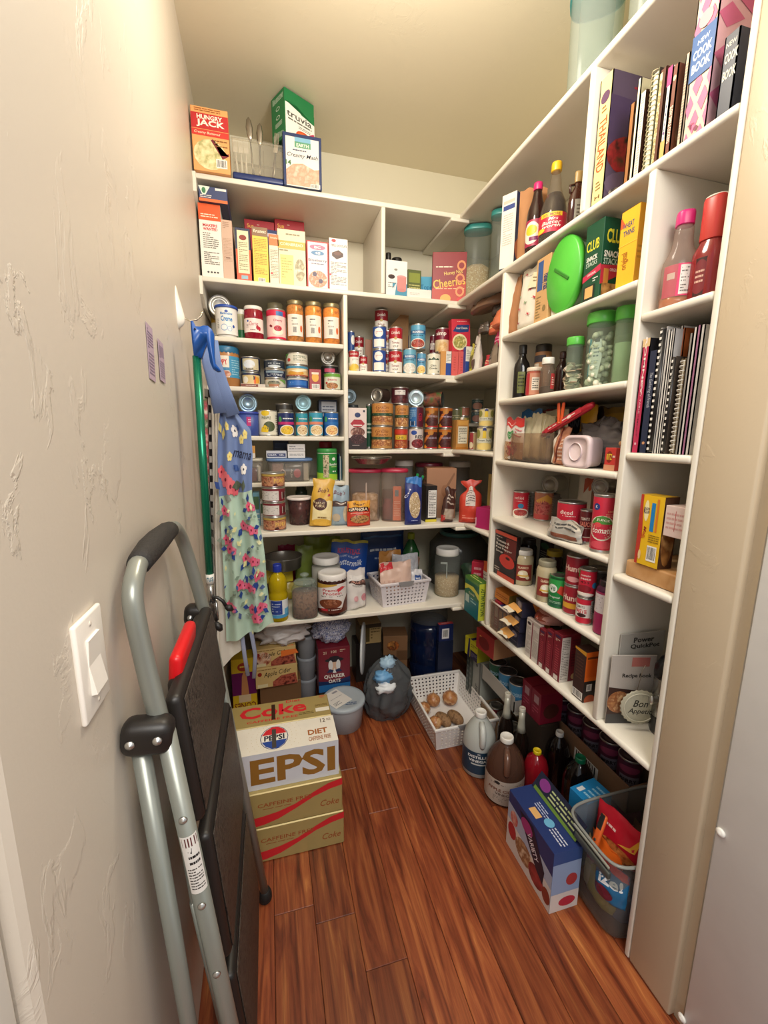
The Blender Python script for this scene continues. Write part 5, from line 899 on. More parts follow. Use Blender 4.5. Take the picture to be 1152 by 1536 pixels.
# reacher grabber
gr = empty('reacher_grabber', (-.170, 1.20, .93), 0, 'green reacher grabber with a blue trigger handle and black jaws hanging on the left wall', 'grabber', None, (math.radians(-3.2), 0))
def gz(v): return za(v, -.17, 1.2)-.93
GT = mat('#14785a', .22, .55); BG = mat('#1450a0', .32)
MB().tube([(0, 0, gz(862)), (0, 0, gz(530))], .0105, GT, 16).build('pole', gr)
# handle: flat, 24 mm thick, seen side-on
def hp(pts, th, nm, m=BG):
    q = [(xa(u, 1.2, za(v, -.17, 1.2))+.170, gz(v)) for u, v in pts]
    b = MB(); n = len(q)
    vs = [(x, -th/2, z) for x, z in q]+[(x, th/2, z) for x, z in q]
    bm = bmesh.new(); bv = [bm.verts.new(p) for p in vs]
    bm.faces.new(bv[:n]); bm.faces.new(list(reversed(bv[n:])))
    for i in range(n): bm.faces.new((bv[(i+1) % n], bv[i], bv[n+i], bv[n+(i+1) % n]))
    bmesh.ops.recalc_face_normals(bm, faces=bm.faces[:]); bm.verts.index_update()
    bmesh.ops.bevel(bm, geom=[e for e in bm.edges if e.calc_length() > 0 and (e.verts[0].co.y == e.verts[1].co.y)], offset=.003, segments=2, affect='EDGES'); bm.verts.index_update()
    b.add([v.co.copy() for v in bm.verts], [[v.index for v in f.verts] for f in bm.faces], m, True); bm.free()
    return b.build(nm, gr)
hp([(282, 476), (286, 476), (290, 484), (297, 484), (302, 482), (309, 482), (315, 487), (318.5, 494), (318.5, 510), (319.5, 530), (321, 541), (328, 549), (329, 552), (324, 553), (317, 549), (313, 540), (309, 518), (307, 511), (302, 524), (300, 533), (288, 533), (285, 510), (283, 490)], .024, 'handle')
MB().lathe([(.0025, 0), (.0025, .001), (0, .001)], '#0a1530', 10, T=Matrix.Translation((xa(289.5, 1.2, za(489, -.17, 1.2))+.170, -.012, gz(489))) @ Matrix.Rotation(pi/2, 4, 'X')).build('pivot_hole', gr)
ST = mat('#b9b9b6', .2, .9); BK = mat('#1d1b1b', .45)
MB().lathe([(.0112, gz(876)), (.0112, gz(862))], mat('#dcdad2', .4), 16).art(cylf(.0112, gz(875), gz(863)-gz(875), .1, pi), [('T', 'rus', .5, .5, .5, .5, '#2a6a80')]).build('sticker', gr)
MB().lathe([(.009, gz(905)), (.009, gz(876))], ST, 14).tube([(.012, 0, gz(900)), (.014, -.004, gz(930))], .004, ST, 8).build('jaw_mount', gr)
def J(pts): return [Vector((xa(u, 1.19, za(v, -.165, 1.19))+.170, -.01, gz(v))) for u, v in pts]
MB().tube(J([(318, 897), (326, 896), (334, 902), (339, 910)]), .005, BK, 8).tube(J([(338, 910), (344, 913), (349, 917)]), [.006, .011, .004], BK, 8).build('jaw', gr)
MB().tube(J([(316, 902), (320, 918), (325, 930)]), .005, BK, 8).tube(J([(323, 932), (328, 939), (332, 945)]), [.006, .012, .005], BK, 8).build('jaw', gr)
# ---- aprons hanging behind it
def cloth(name, label, pts_l, pts_r, y, c, art=(), folds=3, amp=.012, seed=0, cat='apron', lean=0, parts=()):
    """hanging cloth: left and right outlines given at matching heights (u, v); hangs about y with pleats"""
    t = empty(name, (-.1, y, 1.2), 0, label, cat)
    Ls = [Vector((xa(u, y, za(v, -.1, y)), 0, za(v, -.1, y))) for u, v in pts_l]; Rs = [Vector((xa(u, y, za(v, -.05, y)), 0, za(v, -.05, y))) for u, v in pts_r]
    def lerp(A, s):
        f = s*(len(A)-1); i = min(len(A)-2, int(f)); q = f-i; return A[i]*(1-q)+A[i+1]*q
    def f(u, v, o):
        s = 1-v; a, b = lerp(Ls, s), lerp(Rs, s); p = a*(1-u)+b*u
        k = .35+.65*s
        d = amp*k*sin(u*folds*2*pi+seed+s*1.3)+.4*amp*nz((u*5, s*6, 0), 1, seed)
        return (p.x+.1, d-o+lean*s, p.z-1.2+.004*nz((u*3, s*3, 1), 1, seed))
    n = 28
    return t, f
def vr(f, v0, v1): return lambda u, v, o: f(u, v0+(v1-v0)*v, o)
YA = 1.50
outL = [(347, 622), (346, 680), (342, 760), (338, 830), (334, 900), (339, 962)]
outR = [(357, 625), (377, 645), (378, 745), (394, 800), (399, 870), (411, 935)]
ap, f = cloth('apron', 'blue and mint floral apron marked mama hanging by its straps from the left wall', [(330, 617), (327, 651), (326, 686), (327, 720), (329, 755), (331, 789), (333, 824), (335, 858), (337, 893), (338, 927), (339, 962)], [(352, 617), (376, 645), (379, 681), (378, 713), (378, 745), (386, 777), (394, 809), (398, 841), (400, 873), (404, 906), (411, 938)], YA, None, folds=2.2, amp=.016)
vs_ = .63   # bib above, skirt below
DEN = mat('#6f83b0', .85, bump=.3, bs=400); MINT = mat('#b3cbb8', .85, bump=.25, bs=300)
MB().grid(lambda a, b: f(a, vs_+(1-vs_)*b, 0), 30, 24, DEN).build('bib', ap)
MB().grid(lambda a, b: f(a, vs_*b, 0), 30, 36, MINT).build('skirt', ap)
fs_ = (f, .2, .78, (20, 20))
def flower(cx, cy, s, c='#e0607a', n=5, c2='#7a2038'):
    out = [('e', cx+s*1.5*cos(2*pi*i/n+.3), cy+s*.42*sin(2*pi*i/n+.3), s*1.15, s*.33, c) for i in range(n)]
    return out+[('e', cx, cy, s*.6, s*.17, c2)]
def leaf(cx, cy, L, an, c='#2f4f8f'):
    dx, dy = cos(an)*L, sin(an)*L*.28; px, py = -sin(an)*L*.28, cos(an)*L*.28*.28
    return ('p', [(cx, cy), (cx+dx*.5+px, cy+dy*.5+py), (cx+dx, cy+dy), (cx+dx*.5-px, cy+dy*.5-py)], c)
A = []
for (cx, cy) in ((.3, .93), (.82, .885), (.7, .865), (.35, .80)): A += flower(cx, cy, .028, '#ecd98a', 5, '#d8b84a')
for (cx, cy, s) in ((.52, .905, .04), (.75, .735, .035)): A += flower(cx, cy, s, '#eeeae6', 5, '#2a2f48')
A += [('I', 'mama', .70, .80, .52, .030, '#1d2440', -10)]
for (cx, cy, s) in ((.10, .735, .04), (.22, .70, .05), (.36, .665, .055), (.50, .645, .04)): A += flower(cx, cy, s, '#d8606c' if s < .05 else '#e27078')
A += [leaf(.05, .66, .2, 2.4), leaf(.62, .73, .2, 2.6), leaf(.75, .69, .22, 4.6, '#55604f'), leaf(.4, .66, .3, .1, '#55604f'), leaf(.15, .63, .25, -.4, '#8a9088'), leaf(.6, .9, .16, .9), leaf(.15, .87, .2, 1.4, '#d8c878'), leaf(.1, .9, .2, 2, '#d8c878')]
rn = random.Random(3)
for (cx, cy) in ((.85, .56), (.6, .48), (.78, .455), (.12, .44), (.2, .40), (.55, .335), (.72, .32), (.38, .235), (.58, .21), (.8, .25), (.12, .16), (.62, .115), (.8, .11), (.66, .075), (.15, .57)):
    A += flower(cx, cy, .032, '#de5f7e')+flower(cx+.10, cy-.012, .024, '#d8708c')
    for j in range(3): an = rn.uniform(0, 6.28); A.append(leaf(cx+.07*cos(an), cy+.02*sin(an), .15, an, ('#27458a', '#27458a', '#8a9c8c')[j]))
for j in range(46):
    cx, cy, an = rn.uniform(.06, .94), rn.uniform(.02, .58), rn.uniform(0, 6.28); A.append(leaf(cx, cy, rn.uniform(.07, .15), an, ('#8fa694', '#e6e6b8', '#4a6090', '#7f9684', '#e0dca0')[j % 5]))
MB().art(fs_, A).build('print', ap)
b = MB()
for (pts) in ([(350, 623), (333, 580), (321, 545), (316, 512)], [(331, 620), (324, 585), (314, 545), (308, 505)]):
    q = [Vector((xa(u, YA-.02, za(v, -.13, YA-.02))+.1, -.02, za(v, -.13, YA-.02)-1.2)) for u, v in pts]
    MB().tube(q, .0035, DEN, 10, flat=6.5).build('strap', ap)
for (pts) in ([(361, 938), (367, 985), (372, 1015)], [(375, 940), (383, 985), (381, 1020)]):
    q = [Vector((xa(u, YA+.02, za(v, -.05, YA))+.1, .02, za(v, -.05, YA)-1.2)) for u, v in pts]
    MB().tube(q, .0022, mat('#8a8fa6', .8), 8, flat=3.4).build('tie', ap)
# cream towel/apron just left of it and behind
ta, f2 = cloth('towel', 'plain cream apron hanging behind the floral one, its hem lowest of all', [(323, 590), (325, 700), (324, 800), (326, 900), (328, 1000)], [(334, 590), (338, 700), (340, 800), (352, 900), (363, 970)], YA+.05, None, folds=1.2, amp=.010, seed=2)
MB().grid(lambda a, b: f2(a, b, 0), 16, 30, mat('#e2dcd0', .85)).build('cloth', ta)
MB().tube([f2(0, 1-i/30, .004) for i in range(31)], .003, mat('#efe9dd', .7), 6).build('piping', ta)
# black and white buffalo-check apron, edge on near the wall
tc_, f3 = cloth('checked_apron', 'black and white buffalo-check apron hanging nearest the wall', [(307, 585), (309, 680), (311, 760), (314, 850), (318, 950)], [(326, 590), (328, 680), (329, 760), (331, 850), (333, 990)], YA+.10, None, folds=1.6, amp=.014, seed=5)
MB().grid(lambda a, b: f3(a, b, 0), 14, 30, mat('#e0dcd6', .85)).build('cloth', tc_)
ck = []
for j in range(34):
    for i in range(4):
        if (i+j) % 2 == 0: ck.append(('r', i/4, j/34, (i+1)/4, (j+1)/34, '#22201f'))
        elif j % 2: ck.append(('r', i/4, j/34, (i+1)/4, (j+1)/34, '#77736f'))
for k_ in range(0, len(ck), 400): pass
ff3 = lambda u, v, o: f3(u, v, .001)
MB().art((ff3, .1, 1, (5, 46)), ck).build('print', tc_)
tr, f4 = cloth('floral_towel', 'thin strip of red rose print cloth between the grabber pole and the checked apron', [(302, 600), (305, 700), (307, 800), (311, 880)], [(311, 600), (313, 700), (315, 800), (318, 880)], YA-.06, None, folds=1, amp=.006, seed=9, cat='towel')
MB().grid(lambda a, b: f4(a, b, 0), 6, 20, mat('f:#d8cfc0,#b04a5a,#5a6a4a,#e0d8cc:26', .85)).build('cloth', tr)
# ================================================================== folded step ladder leaning on the left wall
LD = empty('step_ladder', (-.12, .82, 0), 0, 'folded grey tubular step ladder with black treads leaning on the left wall', 'ladder')
GM = mat('#8f928a', .3, .35, var=.06); BP = mat('#211d1b', .42)
def LV(*p): return Vector((p[0]+.12, p[1]-.82, p[2]))
def bez(P_, n=26):
    out = []
    for i in range(len(P_)-1):
        p0 = P_[max(0, i-1)]; p1 = P_[i]; p2 = P_[i+1]; p3 = P_[min(len(P_)-1, i+2)]
        for k in range(6):
            t = k/6; out.append(.5*((2*p1)+(-p0+p2)*t+(2*p0-5*p1+4*p2-p3)*t*t+(-p0+3*p1-3*p2+p3)*t**3))
    return out+[P_[-1]]
NB = onx(250, 1100, -.165); FB = LV(-.155, 1.02, 1.0)
up_ = [LV(-.166, .615, .985), LV(-.181, .62, 1.10), LV(-.190, .625, 1.19), LV(-.192, .66, 1.225), LV(-.192, .70, 1.232), LV(-.191, .88, 1.236), LV(-.190, .93, 1.228), LV(-.186, .975, 1.185), LV(-.172, 1.0, 1.09), LV(-.158, 1.015, .99)]
MB().tube(bez(up_), .0135, GM, 14).build('handrail', LD)
gp = [LV(-.1925, y_, z_) for y_, z_ in ((.675, 1.229), (.69, 1.232), (.74, 1.236), (.80, 1.238), (.86, 1.238), (.885, 1.236))]
MB().tube(gp, [.0165, .018, .0205, .0205, .0185, .017], mat('#2a2725', .7, bump=.8, bs=240), 16).build('grip', LD)
MB().tube([LV(-.158, .60, 1.0), LV(-.062, .60, .012)], .0135, GM, 14).build('front_leg', LD)
MB().tube([LV(-.156, 1.02, 1.0), LV(-.063, 1.125, .02)], .0120, GM, 14).build('front_leg', LD)
MB().tube([LV(-.193, .605, .97), LV(-.142, .60, .012)], .0125, GM, 14).build('rear_leg', LD)
MB().tube([LV(-.190, 1.01, .97), LV(-.142, 1.10, .012)], .0115, GM, 14).build('rear_leg', LD)
MB().tube([LV(-.162, .63, .88), LV(-.148, .635, .62), LV(-.125, .635, .40)], .0085, GM, 10, flat=.5).build('brace', LD)
MB().tube([LV(-.150, .632, .66), LV(-.118, .632, .36)], .010, GM, 10, flat=.5).build('brace', LD)
for y_ in (.60, 1.02):
    b = MB().box(-.034, .034, -.020, .020, -.026, .026, BP, .016, seg=4, T=Matrix.Translation(LV(-.180+.008*(y_ > 1), y_, 1.0)) @ Matrix.Rotation(math.radians(6), 4, 'Y')); br = b.build('bracket', LD)
    for dx in (-.018, .016): MB().lathe([(.0065, 0), (.006, .002), (.0, .003)], STEEL, 12, T=Matrix.Translation(LV(-.180+.008*(y_ > 1)+dx, y_-.0205, 1.002)) @ Matrix.Rotation(pi/2, 4, 'X')).build('rivet', br)
TRD = mat('f:#2c241f,#4a4038,#1e1814:90', .5, bump=1.0, bs=260, bd=.0015)
def tread(z0, z1, xa_, xb_, y0=.635, y1=1.0, red=False):
    T = Matrix.Translation(LV((xa_+xb_)/2, (y0+y1)/2, (z0+z1)/2)) @ Matrix.Rotation(-math.atan2(xb_-xa_, z1-z0)*-1, 4, 'Y')
    L_ = math.hypot(z1-z0, xb_-xa_)
    m = MB().box(-.020, .006, -(y1-y0)/2, (y1-y0)/2, -L_/2, L_/2, BP, .014, T=T, seg=3)
    o = m.build('tread', LD); MB().box(.0062, .0085, -(y1-y0)/2+.012, (y1-y0)/2-.012, -L_/2+.012, L_/2-.012, TRD, .002, T=T, seg=2).build('grip_surface', o)
tread(.80, 1.03, -.128, -.148); tread(.49, .76, -.104, -.124, .65, 1.03); tread(.17, .45, -.078, -.102, .65, 1.02)
MB().box(-.010, .012, -.075, .075, -.03, .032, mat('#d8161c', .35), .010, seg=3, T=Matrix.Translation(LV(-.164, .775, 1.03)) @ Matrix.Rotation(math.radians(5), 4, 'Y')).build('release_latch', LD)
MB().box(-.015, .010, -.14, .14, -.05, .03, BP, .012, seg=3, T=Matrix.Translation(LV(-.160, .83, .995))).build('top_housing', LD)
for (x_, y_, z_, r2) in ((-.063, 1.125, 0, .020), (-.062, .60, 0, .021), (-.142, .60, 0, .019), (-.142, 1.10, 0, .018)):
    MB().lathe([(r2*.8, 0), (r2, .006), (r2, .024), (r2*.8, .036), (r2*.72, .038)], mat('#171514', .7), 16, c=(x_+.12, y_-.82)).build('rubber_foot', LD)
for z_, k in ((.86, 0), (.70, 1), (.56, 1)):
    x_ = -.158+.096*(1-z_)+.002
    MB().lathe([(.0065, 0), (.0055, .002), (0, .003)], STEEL, 12, T=Matrix.Translation(LV(x_, .5865, z_)) @ Matrix.Rotation(pi/2, 4, 'X')).build('rivet', LD)
b = MB(); T = Matrix.Translation(LV(-.158+.096*.22, .60, .78))
def stf(u, v, o): a = -pi/2+(u-.35)*1.9; zz = -.055+v*.105; return (cos(a)*(.0139+o)-zz*.096, sin(a)*(.0139+o), zz)
b.grid(lambda a, c: stf(a, c, .0003), 8, 4, '#e8e4de', T=T)
b.art((stf, .03, .11, (6, 4)), [('r', .1, .82, .95, .97, '#5a1c1a'), ('p', [(.3, .74), (.55, .80), (.5, .70)], '#222222'), ('l', .12, .06, .9, .45, 8, '#44403c'), ('l', .3, .48, .9, .68, 2, '#222222')], T=T); b.build('warning_label', LD)
# ================================================================== soda packs
SODA = mat('#b3a16c', .35, .25)
def soda(label, x0, x1, y, z, kind, top=True, h=.1325, d=.133):
    w = x1-x0; GOLD = '#b09c62'; RED = '#d2272f'; BZ = '#a0522a'
    wave = [('p', [(.20, .30), (.34, .33), (.46, .38), (.60, .50), (.76, .74), (.88, .90), (1, .97), (1, .78), (.90, .73), (.76, .60), (.60, .36), (.46, .17), (.34, .08), (.20, .05)], RED), ('T', 'CAFFEINE FREE', .52, .64, .44, .11, BZ), ('l', .34, .50, .70, .54, 1, BZ), ('I', 'Coke', .89, .34, .16, .18, BZ)]
    if kind == 'coke': fr = wave; tp = [('B', 'Coke', .47, .60, .62, .50, RED), ('T', 'CAFFEINE FREE', .46, .20, .46, .09, RED), ('r', .45, .18, .485, .86, '#3a2014'), ('T', 'Diet', .66, .90, .14, .12, RED), ('r', .86, .22, .99, .38, '#e8e2d0'), ('l', .70, .18, .84, .30, 2, '#6a5a2a'), ('l', .86, .45, .98, .55, 2, '#7a6430'), ('l', .92, .82, .98, .95, 2, RED)]; c = mat(GOLD, .38, .2)
    else:
        fr = [('B', 'PEPSI', .42, .48, 1.05, .60, '#95682a')]; c = mat('#d8dade', .4)
        fr = [('r', 0, 0, 1, 1, '#d5d7de'), ('B', 'EPSI', .62, .50, .70, .72, '#95682a'), ('p', [(0, .8), (.09, .8), (.13, .68), (.13, .5), (.09, .42), (0, .42)], '#95682a')]
        tp = [('r', 0, 0, 1, 1, '#ece6d8'), ('e', .47, .5, .118, .43, '#1d2c6a'), ('e', .47, .5, .112, .41, '#eeeae0'), ('p', [(.365, .62), (.40, .80), (.45, .90), (.50, .90), (.55, .78), (.575, .62)], '#d22a34'), ('p', [(.365, .38), (.40, .2), (.45, .1), (.50, .1), (.55, .22), (.575, .38)], '#2a4a9a'), ('B', 'PEPSI', .47, .5, .17, .2, '#151a30'), ('r', .45, .12, .485, .82, '#4a4440'),
              ('B', 'DIET', .84, .45, .17, .2, '#a8642a'), ('T', 'CAFFEINE FREE', .85, .2, .19, .15, '#a8642a'), ('T', '12', .90, .85, .045, .16, '#7a6a5a'), ('T', 'PACK', .955, .86, .04, .1, '#9a8a7a')]
        for q in range(34):
            for rr in (.15, .19, .23):
                a = 2*pi*q/34; yy = .5+rr*3.4*sin(a)
                if 0.03 < yy < .97 and (.47+rr*cos(a) < .70): tp.append(('e', .47+rr*cos(a), yy, .0022, .008, '#c8b070'))
    return box('soda_pack', label, 'soda box', ((x0+x1)/2, y, w, h, 0), d, c, fr, top=tp if top else (), z=z, group='stacked twelve packs of soda', bev=.003)
soda('gold cola twelve pack on the floor at the bottom of the front stack', -.195, .206, 1.247, 0, 'coke')
soda('gold cola twelve pack in the middle of the front stack', -.200, .202, 1.250, .133, 'coke')
soda('white cola twelve pack on top of the front stack', -.205, .193, 1.266, .266, 'pepsi')
soda('gold cola twelve pack at the bottom of the rear stack', -.205, .188, 1.404, 0, 'coke', False)
soda('gold cola twelve pack in the middle of the rear stack', -.205, .188, 1.404, .133, 'coke', False)
soda('gold cola twelve pack on top of the rear stack, its big red lettering upward', -.203, .190, 1.404, .266, 'coke')
# ================================================================== floor, under the lowest back shelf
vessel('lidded_pail', 'round grey-white plastic pail with a lid on the floor beside the soda packs', 'pail', G(486, 546, 1028, 0, v0=1104), 0, [(.86, 0), (.9, .01), (1, .86), (1, .88)], mat('#b4b8bc', .4), cap=(1.07, .85, .97, '#aeb8c0'),
    extra=lambda t, r, h: (MB().lathe([(r*.92, h*.972), (r*.9, h*.975), (0, h*.975)], mat('#8fa0b0', .4), 28, caps=False).art((lambda u, v, o: (-r*.9+u*1.8*r, -r*.9+v*1.8*r, h*.976+o), 1.8*r, 1.8*r, (0, 0)), [('l', .12, .3, .45, .7, 3, '#2c4a78'), ('l', .55, .15, .85, .3, 2, '#2c4a78')]).build('lid_print', t)))
pail = bpy.data.objects['lidded_pail']; pz = [o for o in bpy.data.objects if o.parent == pail and o.name.startswith('lid_print')][0]
g = G(486, 546, 1028, 0, v0=1104)
cdm = box('paper_card', 'white printed instruction card lying on the lid of the grey pail', 'card', (pail.location.x-.005, pail.location.y-.055, .105, .0012, 0), .125, '#e6e2dc', top=[('l', .1, .1, .5, .3, 3, '#6a6a70'), ('l', .2, .5, .9, .55, 1, '#8a8a90'), ('r', .6, .8, .9, .9, '#9a9aa0')], z=g[3]*.978+.0015, turn=.55, base='paper')
MB().tube([(-g[2]*1.04, 0, g[3]*.80), (-g[2]*1.08, -.02, g[3]*.74), (-g[2]*.9, -g[2]*.6, g[3]*.70)], .003, '#c9ccd0', 6).build('handle', pail)
# cones box, cider boxes
bx = box('cone_box', 'yellow and purple ice cream CONES box standing upside down behind the soda packs', 'box', (xa(368, 2.02, .1), 2.02, .115, .335, 0), .09, '#d9b526',
    [('r', 0, .42, 1, .78, '#6a1a58'), ('p', [(.35, .35), (.7, .35), (.62, .72), (.5, .8), (.42, .72)], '#c88a58'), ('r', .25, .30, .75, .42, '#e0c8a0'), ('T', 'CONES', .5, .24, .9, .10, '#7a1a20', 180), ('T', 'ICE CREAM', .55, .145, .7, .05, '#7a1a20', 180), ('e', .75, .05, .2, .04, '#8a2a20'), ('e', .5, .87, .25, .07, '#a83a24'), ('l', .35, .84, .65, .9, 1, '#eac850')], z=0)
for k, (dz, hh, tt) in enumerate(((0, .335, 0),)):
    pass
cz = 0
box('cereal_carton', 'plain brown carton on the floor supporting the apple cider boxes', 'carton', (.015, 2.03, .205, .175, 0), .16, '#7a5a3c', z=0)
def cider(label, u, y, z, h, tilt=None, turn=0, dz=0): 
    return box('apple_cider_box', label, 'box', (xa(u, y, z), y, .205, h, 0), .10, '#d8b878', [('I', 'Apple Cider', .52, .66, .66, .3, '#2a1c14', 5), ('p', [(.4, 0), (.4, .25), (.6, .5), (.95, .55), (1, 0)], 'f:#7a2a24,#b8604a,#501a18:40'), ('e', .1, .7, .05, .1, '#9a2a20'), ('r', .04, .04, .28, .2, '#e6d8a8'), ('l', .05, .86, .5, .94, 1, '#8a5a2a')], z=z, group='apple cider boxes', turn=turn, tilt=tilt, dz=dz)
cider('lower of the two apple cider boxes behind the soda packs', 416, 2.00, .176, .108, turn=.06)
t = cider('upper apple cider box with its torn flap open', 413, 2.005, .286, .095, turn=.03)
MB().poly([(0, 0), (.085, .01), (.06, .055), (0, .045)], 0, .0015, '#e8742a', Matrix.Translation((.03, -.004, .045)) @ Matrix.Rotation(math.radians(80), 4, 'X')).build('flap', t)
MB().art(plane(.1, .095, 0, -.1), [('e', .4, .45, .42, .4, 'f:#8a3a24,#c07a5a,#e8c8a8,#5a2018:30')]).build('printed_front', t)
# plastic bag over them
t = empty('plastic_bag', (xa(425, 2.04, .45), 2.06, .384), 0, 'white plastic bag with pink print draped over the apple cider boxes', 'bag')
lump('b', .12, .07, .065, mat('#e6e0dc', .35), seed=71, amp=.32, n=34).build('bag_body', t)
lump('b', .11, .05, .05, mat('#dcb4b4', .3), seed=75, amp=.35, n=26, z=.085).build('bag_top', t)
for k in range(3): vessel('stack_container', ('lowest', 'middle', 'topmost')[k]+' of the nested grey containers between the white bag and the oats box', 'container', (xa(461, 2.12, .1), 2.13, .049, .1235), .002+.125*k, STRAIGHT, mat('#8f9296', .4), cap=(1.05, .9, 1, '#9a9ea4'), group='nested grey containers')
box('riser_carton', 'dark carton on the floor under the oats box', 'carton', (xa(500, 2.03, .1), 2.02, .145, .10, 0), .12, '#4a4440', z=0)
g = B(480, 524, 972, .1, y=2.0)
box('oats_box', 'red and blue oats box with a black hat picture, under the lowest back shelf', 'box', (g[0], 2.0, .165, .245, 0), .12, '#7a1c2c',
    [('r', 0, 0, 1, .16, '#2a6fae'), ('p', [(0, .16), (1, .16), (1, .30), (.5, .22), (0, .26)], '#1f2f5a'), ('B', 'QUAKER', .5, .34, .66, .10, '#f0eadf'), ('B', 'OATS', .5, .235, .38, .08, '#f0eadf'), ('e', .5, .58, .15, .11, '#e0b89a'), ('e', .5, .72, .30, .05, '#1c1a22'), ('e', .5, .76, .17, .05, '#1c1a22'), ('e', .38, .6, .07, .12, '#e8e4e0'), ('e', .62, .6, .07, .12, '#e8e4e0'), ('p', [(.25, .44), (.35, .52), (.5, .48), (.65, .52), (.75, .44)], '#1a2450'), ('p', [(.44, .42), (.5, .54), (.56, .42)], '#eeeae4'), ('T', '21', .2, .9, .1, .06, '#e8d8b8'), ('T', '101', .48, .91, .16, .06, '#e8d8b8'), ('l', .68, .88, .85, .95, 2, '#e8d8b8')], z=.101)
t = empty('fabric_bundle', (g[0]-.005, 2.08, .348), 0, 'blue and white floral fabric bundle stuffed on top of the oats box', 'fabric')
lump('b', .092, .06, .085, mat('f:#e6e6ea,#3a4a86,#dfe0e8,#5a6aa8:80', .8), seed=81, amp=.25, n=30).build('cloth', t)
lump('b', .07, .04, .03, mat('#a8a49e', .7), seed=84, amp=.3, n=20, z=.115).build('cloth', t)
MB().lathe([(.125, -.006), (.131, -.003), (.131, .003), (.125, .006), (.0, .006)], mat('#cdd2d4', .35), 40, T=Matrix.Translation((xa(538, 2.1, .3), 1.99, .33)) @ Matrix.Rotation(pi/2, 4, 'Y') @ Matrix.Rotation(.3, 4, 'X')).build('tray')
o = bpy.data.objects['tray']; tagit(o, 'large round pale lid standing on edge right of the oats box', 'lid'); o.name = 'round_lid'
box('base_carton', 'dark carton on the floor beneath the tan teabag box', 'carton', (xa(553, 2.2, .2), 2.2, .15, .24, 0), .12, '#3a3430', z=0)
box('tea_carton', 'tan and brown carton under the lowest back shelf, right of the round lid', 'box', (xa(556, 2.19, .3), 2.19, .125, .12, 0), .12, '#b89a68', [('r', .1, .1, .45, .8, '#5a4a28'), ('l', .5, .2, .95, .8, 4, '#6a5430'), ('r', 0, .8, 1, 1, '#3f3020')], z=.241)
box('fruit_crate', 'open brown cardboard box with orange contents behind the dark plastic bag', 'box', (xa(593, 2.13, .2), 2.13, .14, .30, 0), .12, '#8a6444', [('e', .4, .8, .25, .1, 'f:#b8642c,#5a2f1c,#d89048:30'), ('r', .55, .5, 1, .7, '#6a4a30')], z=0, turn=-.2)
# dark bag
t = empty('produce_bag', (.543, 1.90, 0), 0, 'dark grey translucent plastic bag holding blue and white packets on the floor', 'bag')
DB = mat('#66696c', .16, clear=1.05, tint='#7c8288', bump=.7, bs=16, bd=.012)
def dbf(a, b):
    th = a*2*pi; d = Vector((cos(th), sin(th), 0)); prof = (.72, .88, .98, 1, .96, .92, .9, .8, .6, .35); i = min(8, int(b*9)); r = prof[i]+(prof[i+1]-prof[i])*(b*9-i)
    w = 1+.16*nz((d.x*2.2, d.y*2.2, b*4), 1, 91)+.11*nz((d.x*4, d.y*4, b*5), 1, 92)+.035*abs(nz((d.x*9+b*6, d.y*9, b*14), 1, 93))
    return (.124*r*w*d.x+.01*b, .10*r*w*d.y, .30*b+.018*nz((d.x*2, d.y*2, 0), 1, 94)*b)
MB().grid(dbf, 90, 60, DB).build('bag_body', t)
for k, (dx, dy, dz, rx, c) in enumerate(((-.03, -.055, .215, .05, '#6fa8d8'), (-.02, -.07, .165, .05, '#e8eef2'), (.0, -.02, .265, .04, '#a8c8e0'))): lump('b', rx, .035, .03, mat(c, .4), seed=95+k, amp=.35, n=16, z=dz).build('packet', t, (dx, dy, 0))
# navy pot under glass dome
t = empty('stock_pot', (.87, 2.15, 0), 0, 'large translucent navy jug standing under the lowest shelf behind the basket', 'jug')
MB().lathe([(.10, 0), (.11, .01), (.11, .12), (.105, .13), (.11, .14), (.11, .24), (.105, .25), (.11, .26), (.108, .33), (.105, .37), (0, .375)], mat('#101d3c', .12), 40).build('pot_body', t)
t2 = empty('glass_dome', (.87, 2.15, .376), 0, 'clear glass dome lid with a knob, standing on the navy jug', 'dome')
MB().lathe([(.104, 0), (.108, .01), (.106, .07), (.09, .12), (.05, .15), (.015, .157)], mat('#cfd6d8', .05, clear=.2, tint='#dfe4e4'), 36, caps=False).build('dome', t2); t2.scale = (1, 1, .9)
MB().lathe([(.012, .156), (.010, .165), (.02, .172), (.022, .182), (.014, .192), (0, .194)], mat('#cfd6d8', .05, clear=.5, tint='#dfe4e4'), 20).build('knob', t2)
box('foil_box', 'navy box with a red end and white label leaning before the dark jug', 'box', (.915, 2.0, .085, .10, 0), .028, '#1c2858', [('r', .2, .15, .7, .75, '#e6e6ea'), ('b', .25, .2, .65, .7)], top=[('r', 0, 0, 1, 1, '#d84a4a'), ('l', .2, .2, .8, .8, 2, '#f0c8c0')], z=.301)
box('plinth_box', 'dark box on the floor holding up the small navy box', 'box', (.915, 2.0, .09, .30, 0), .030, '#16203c', z=0)
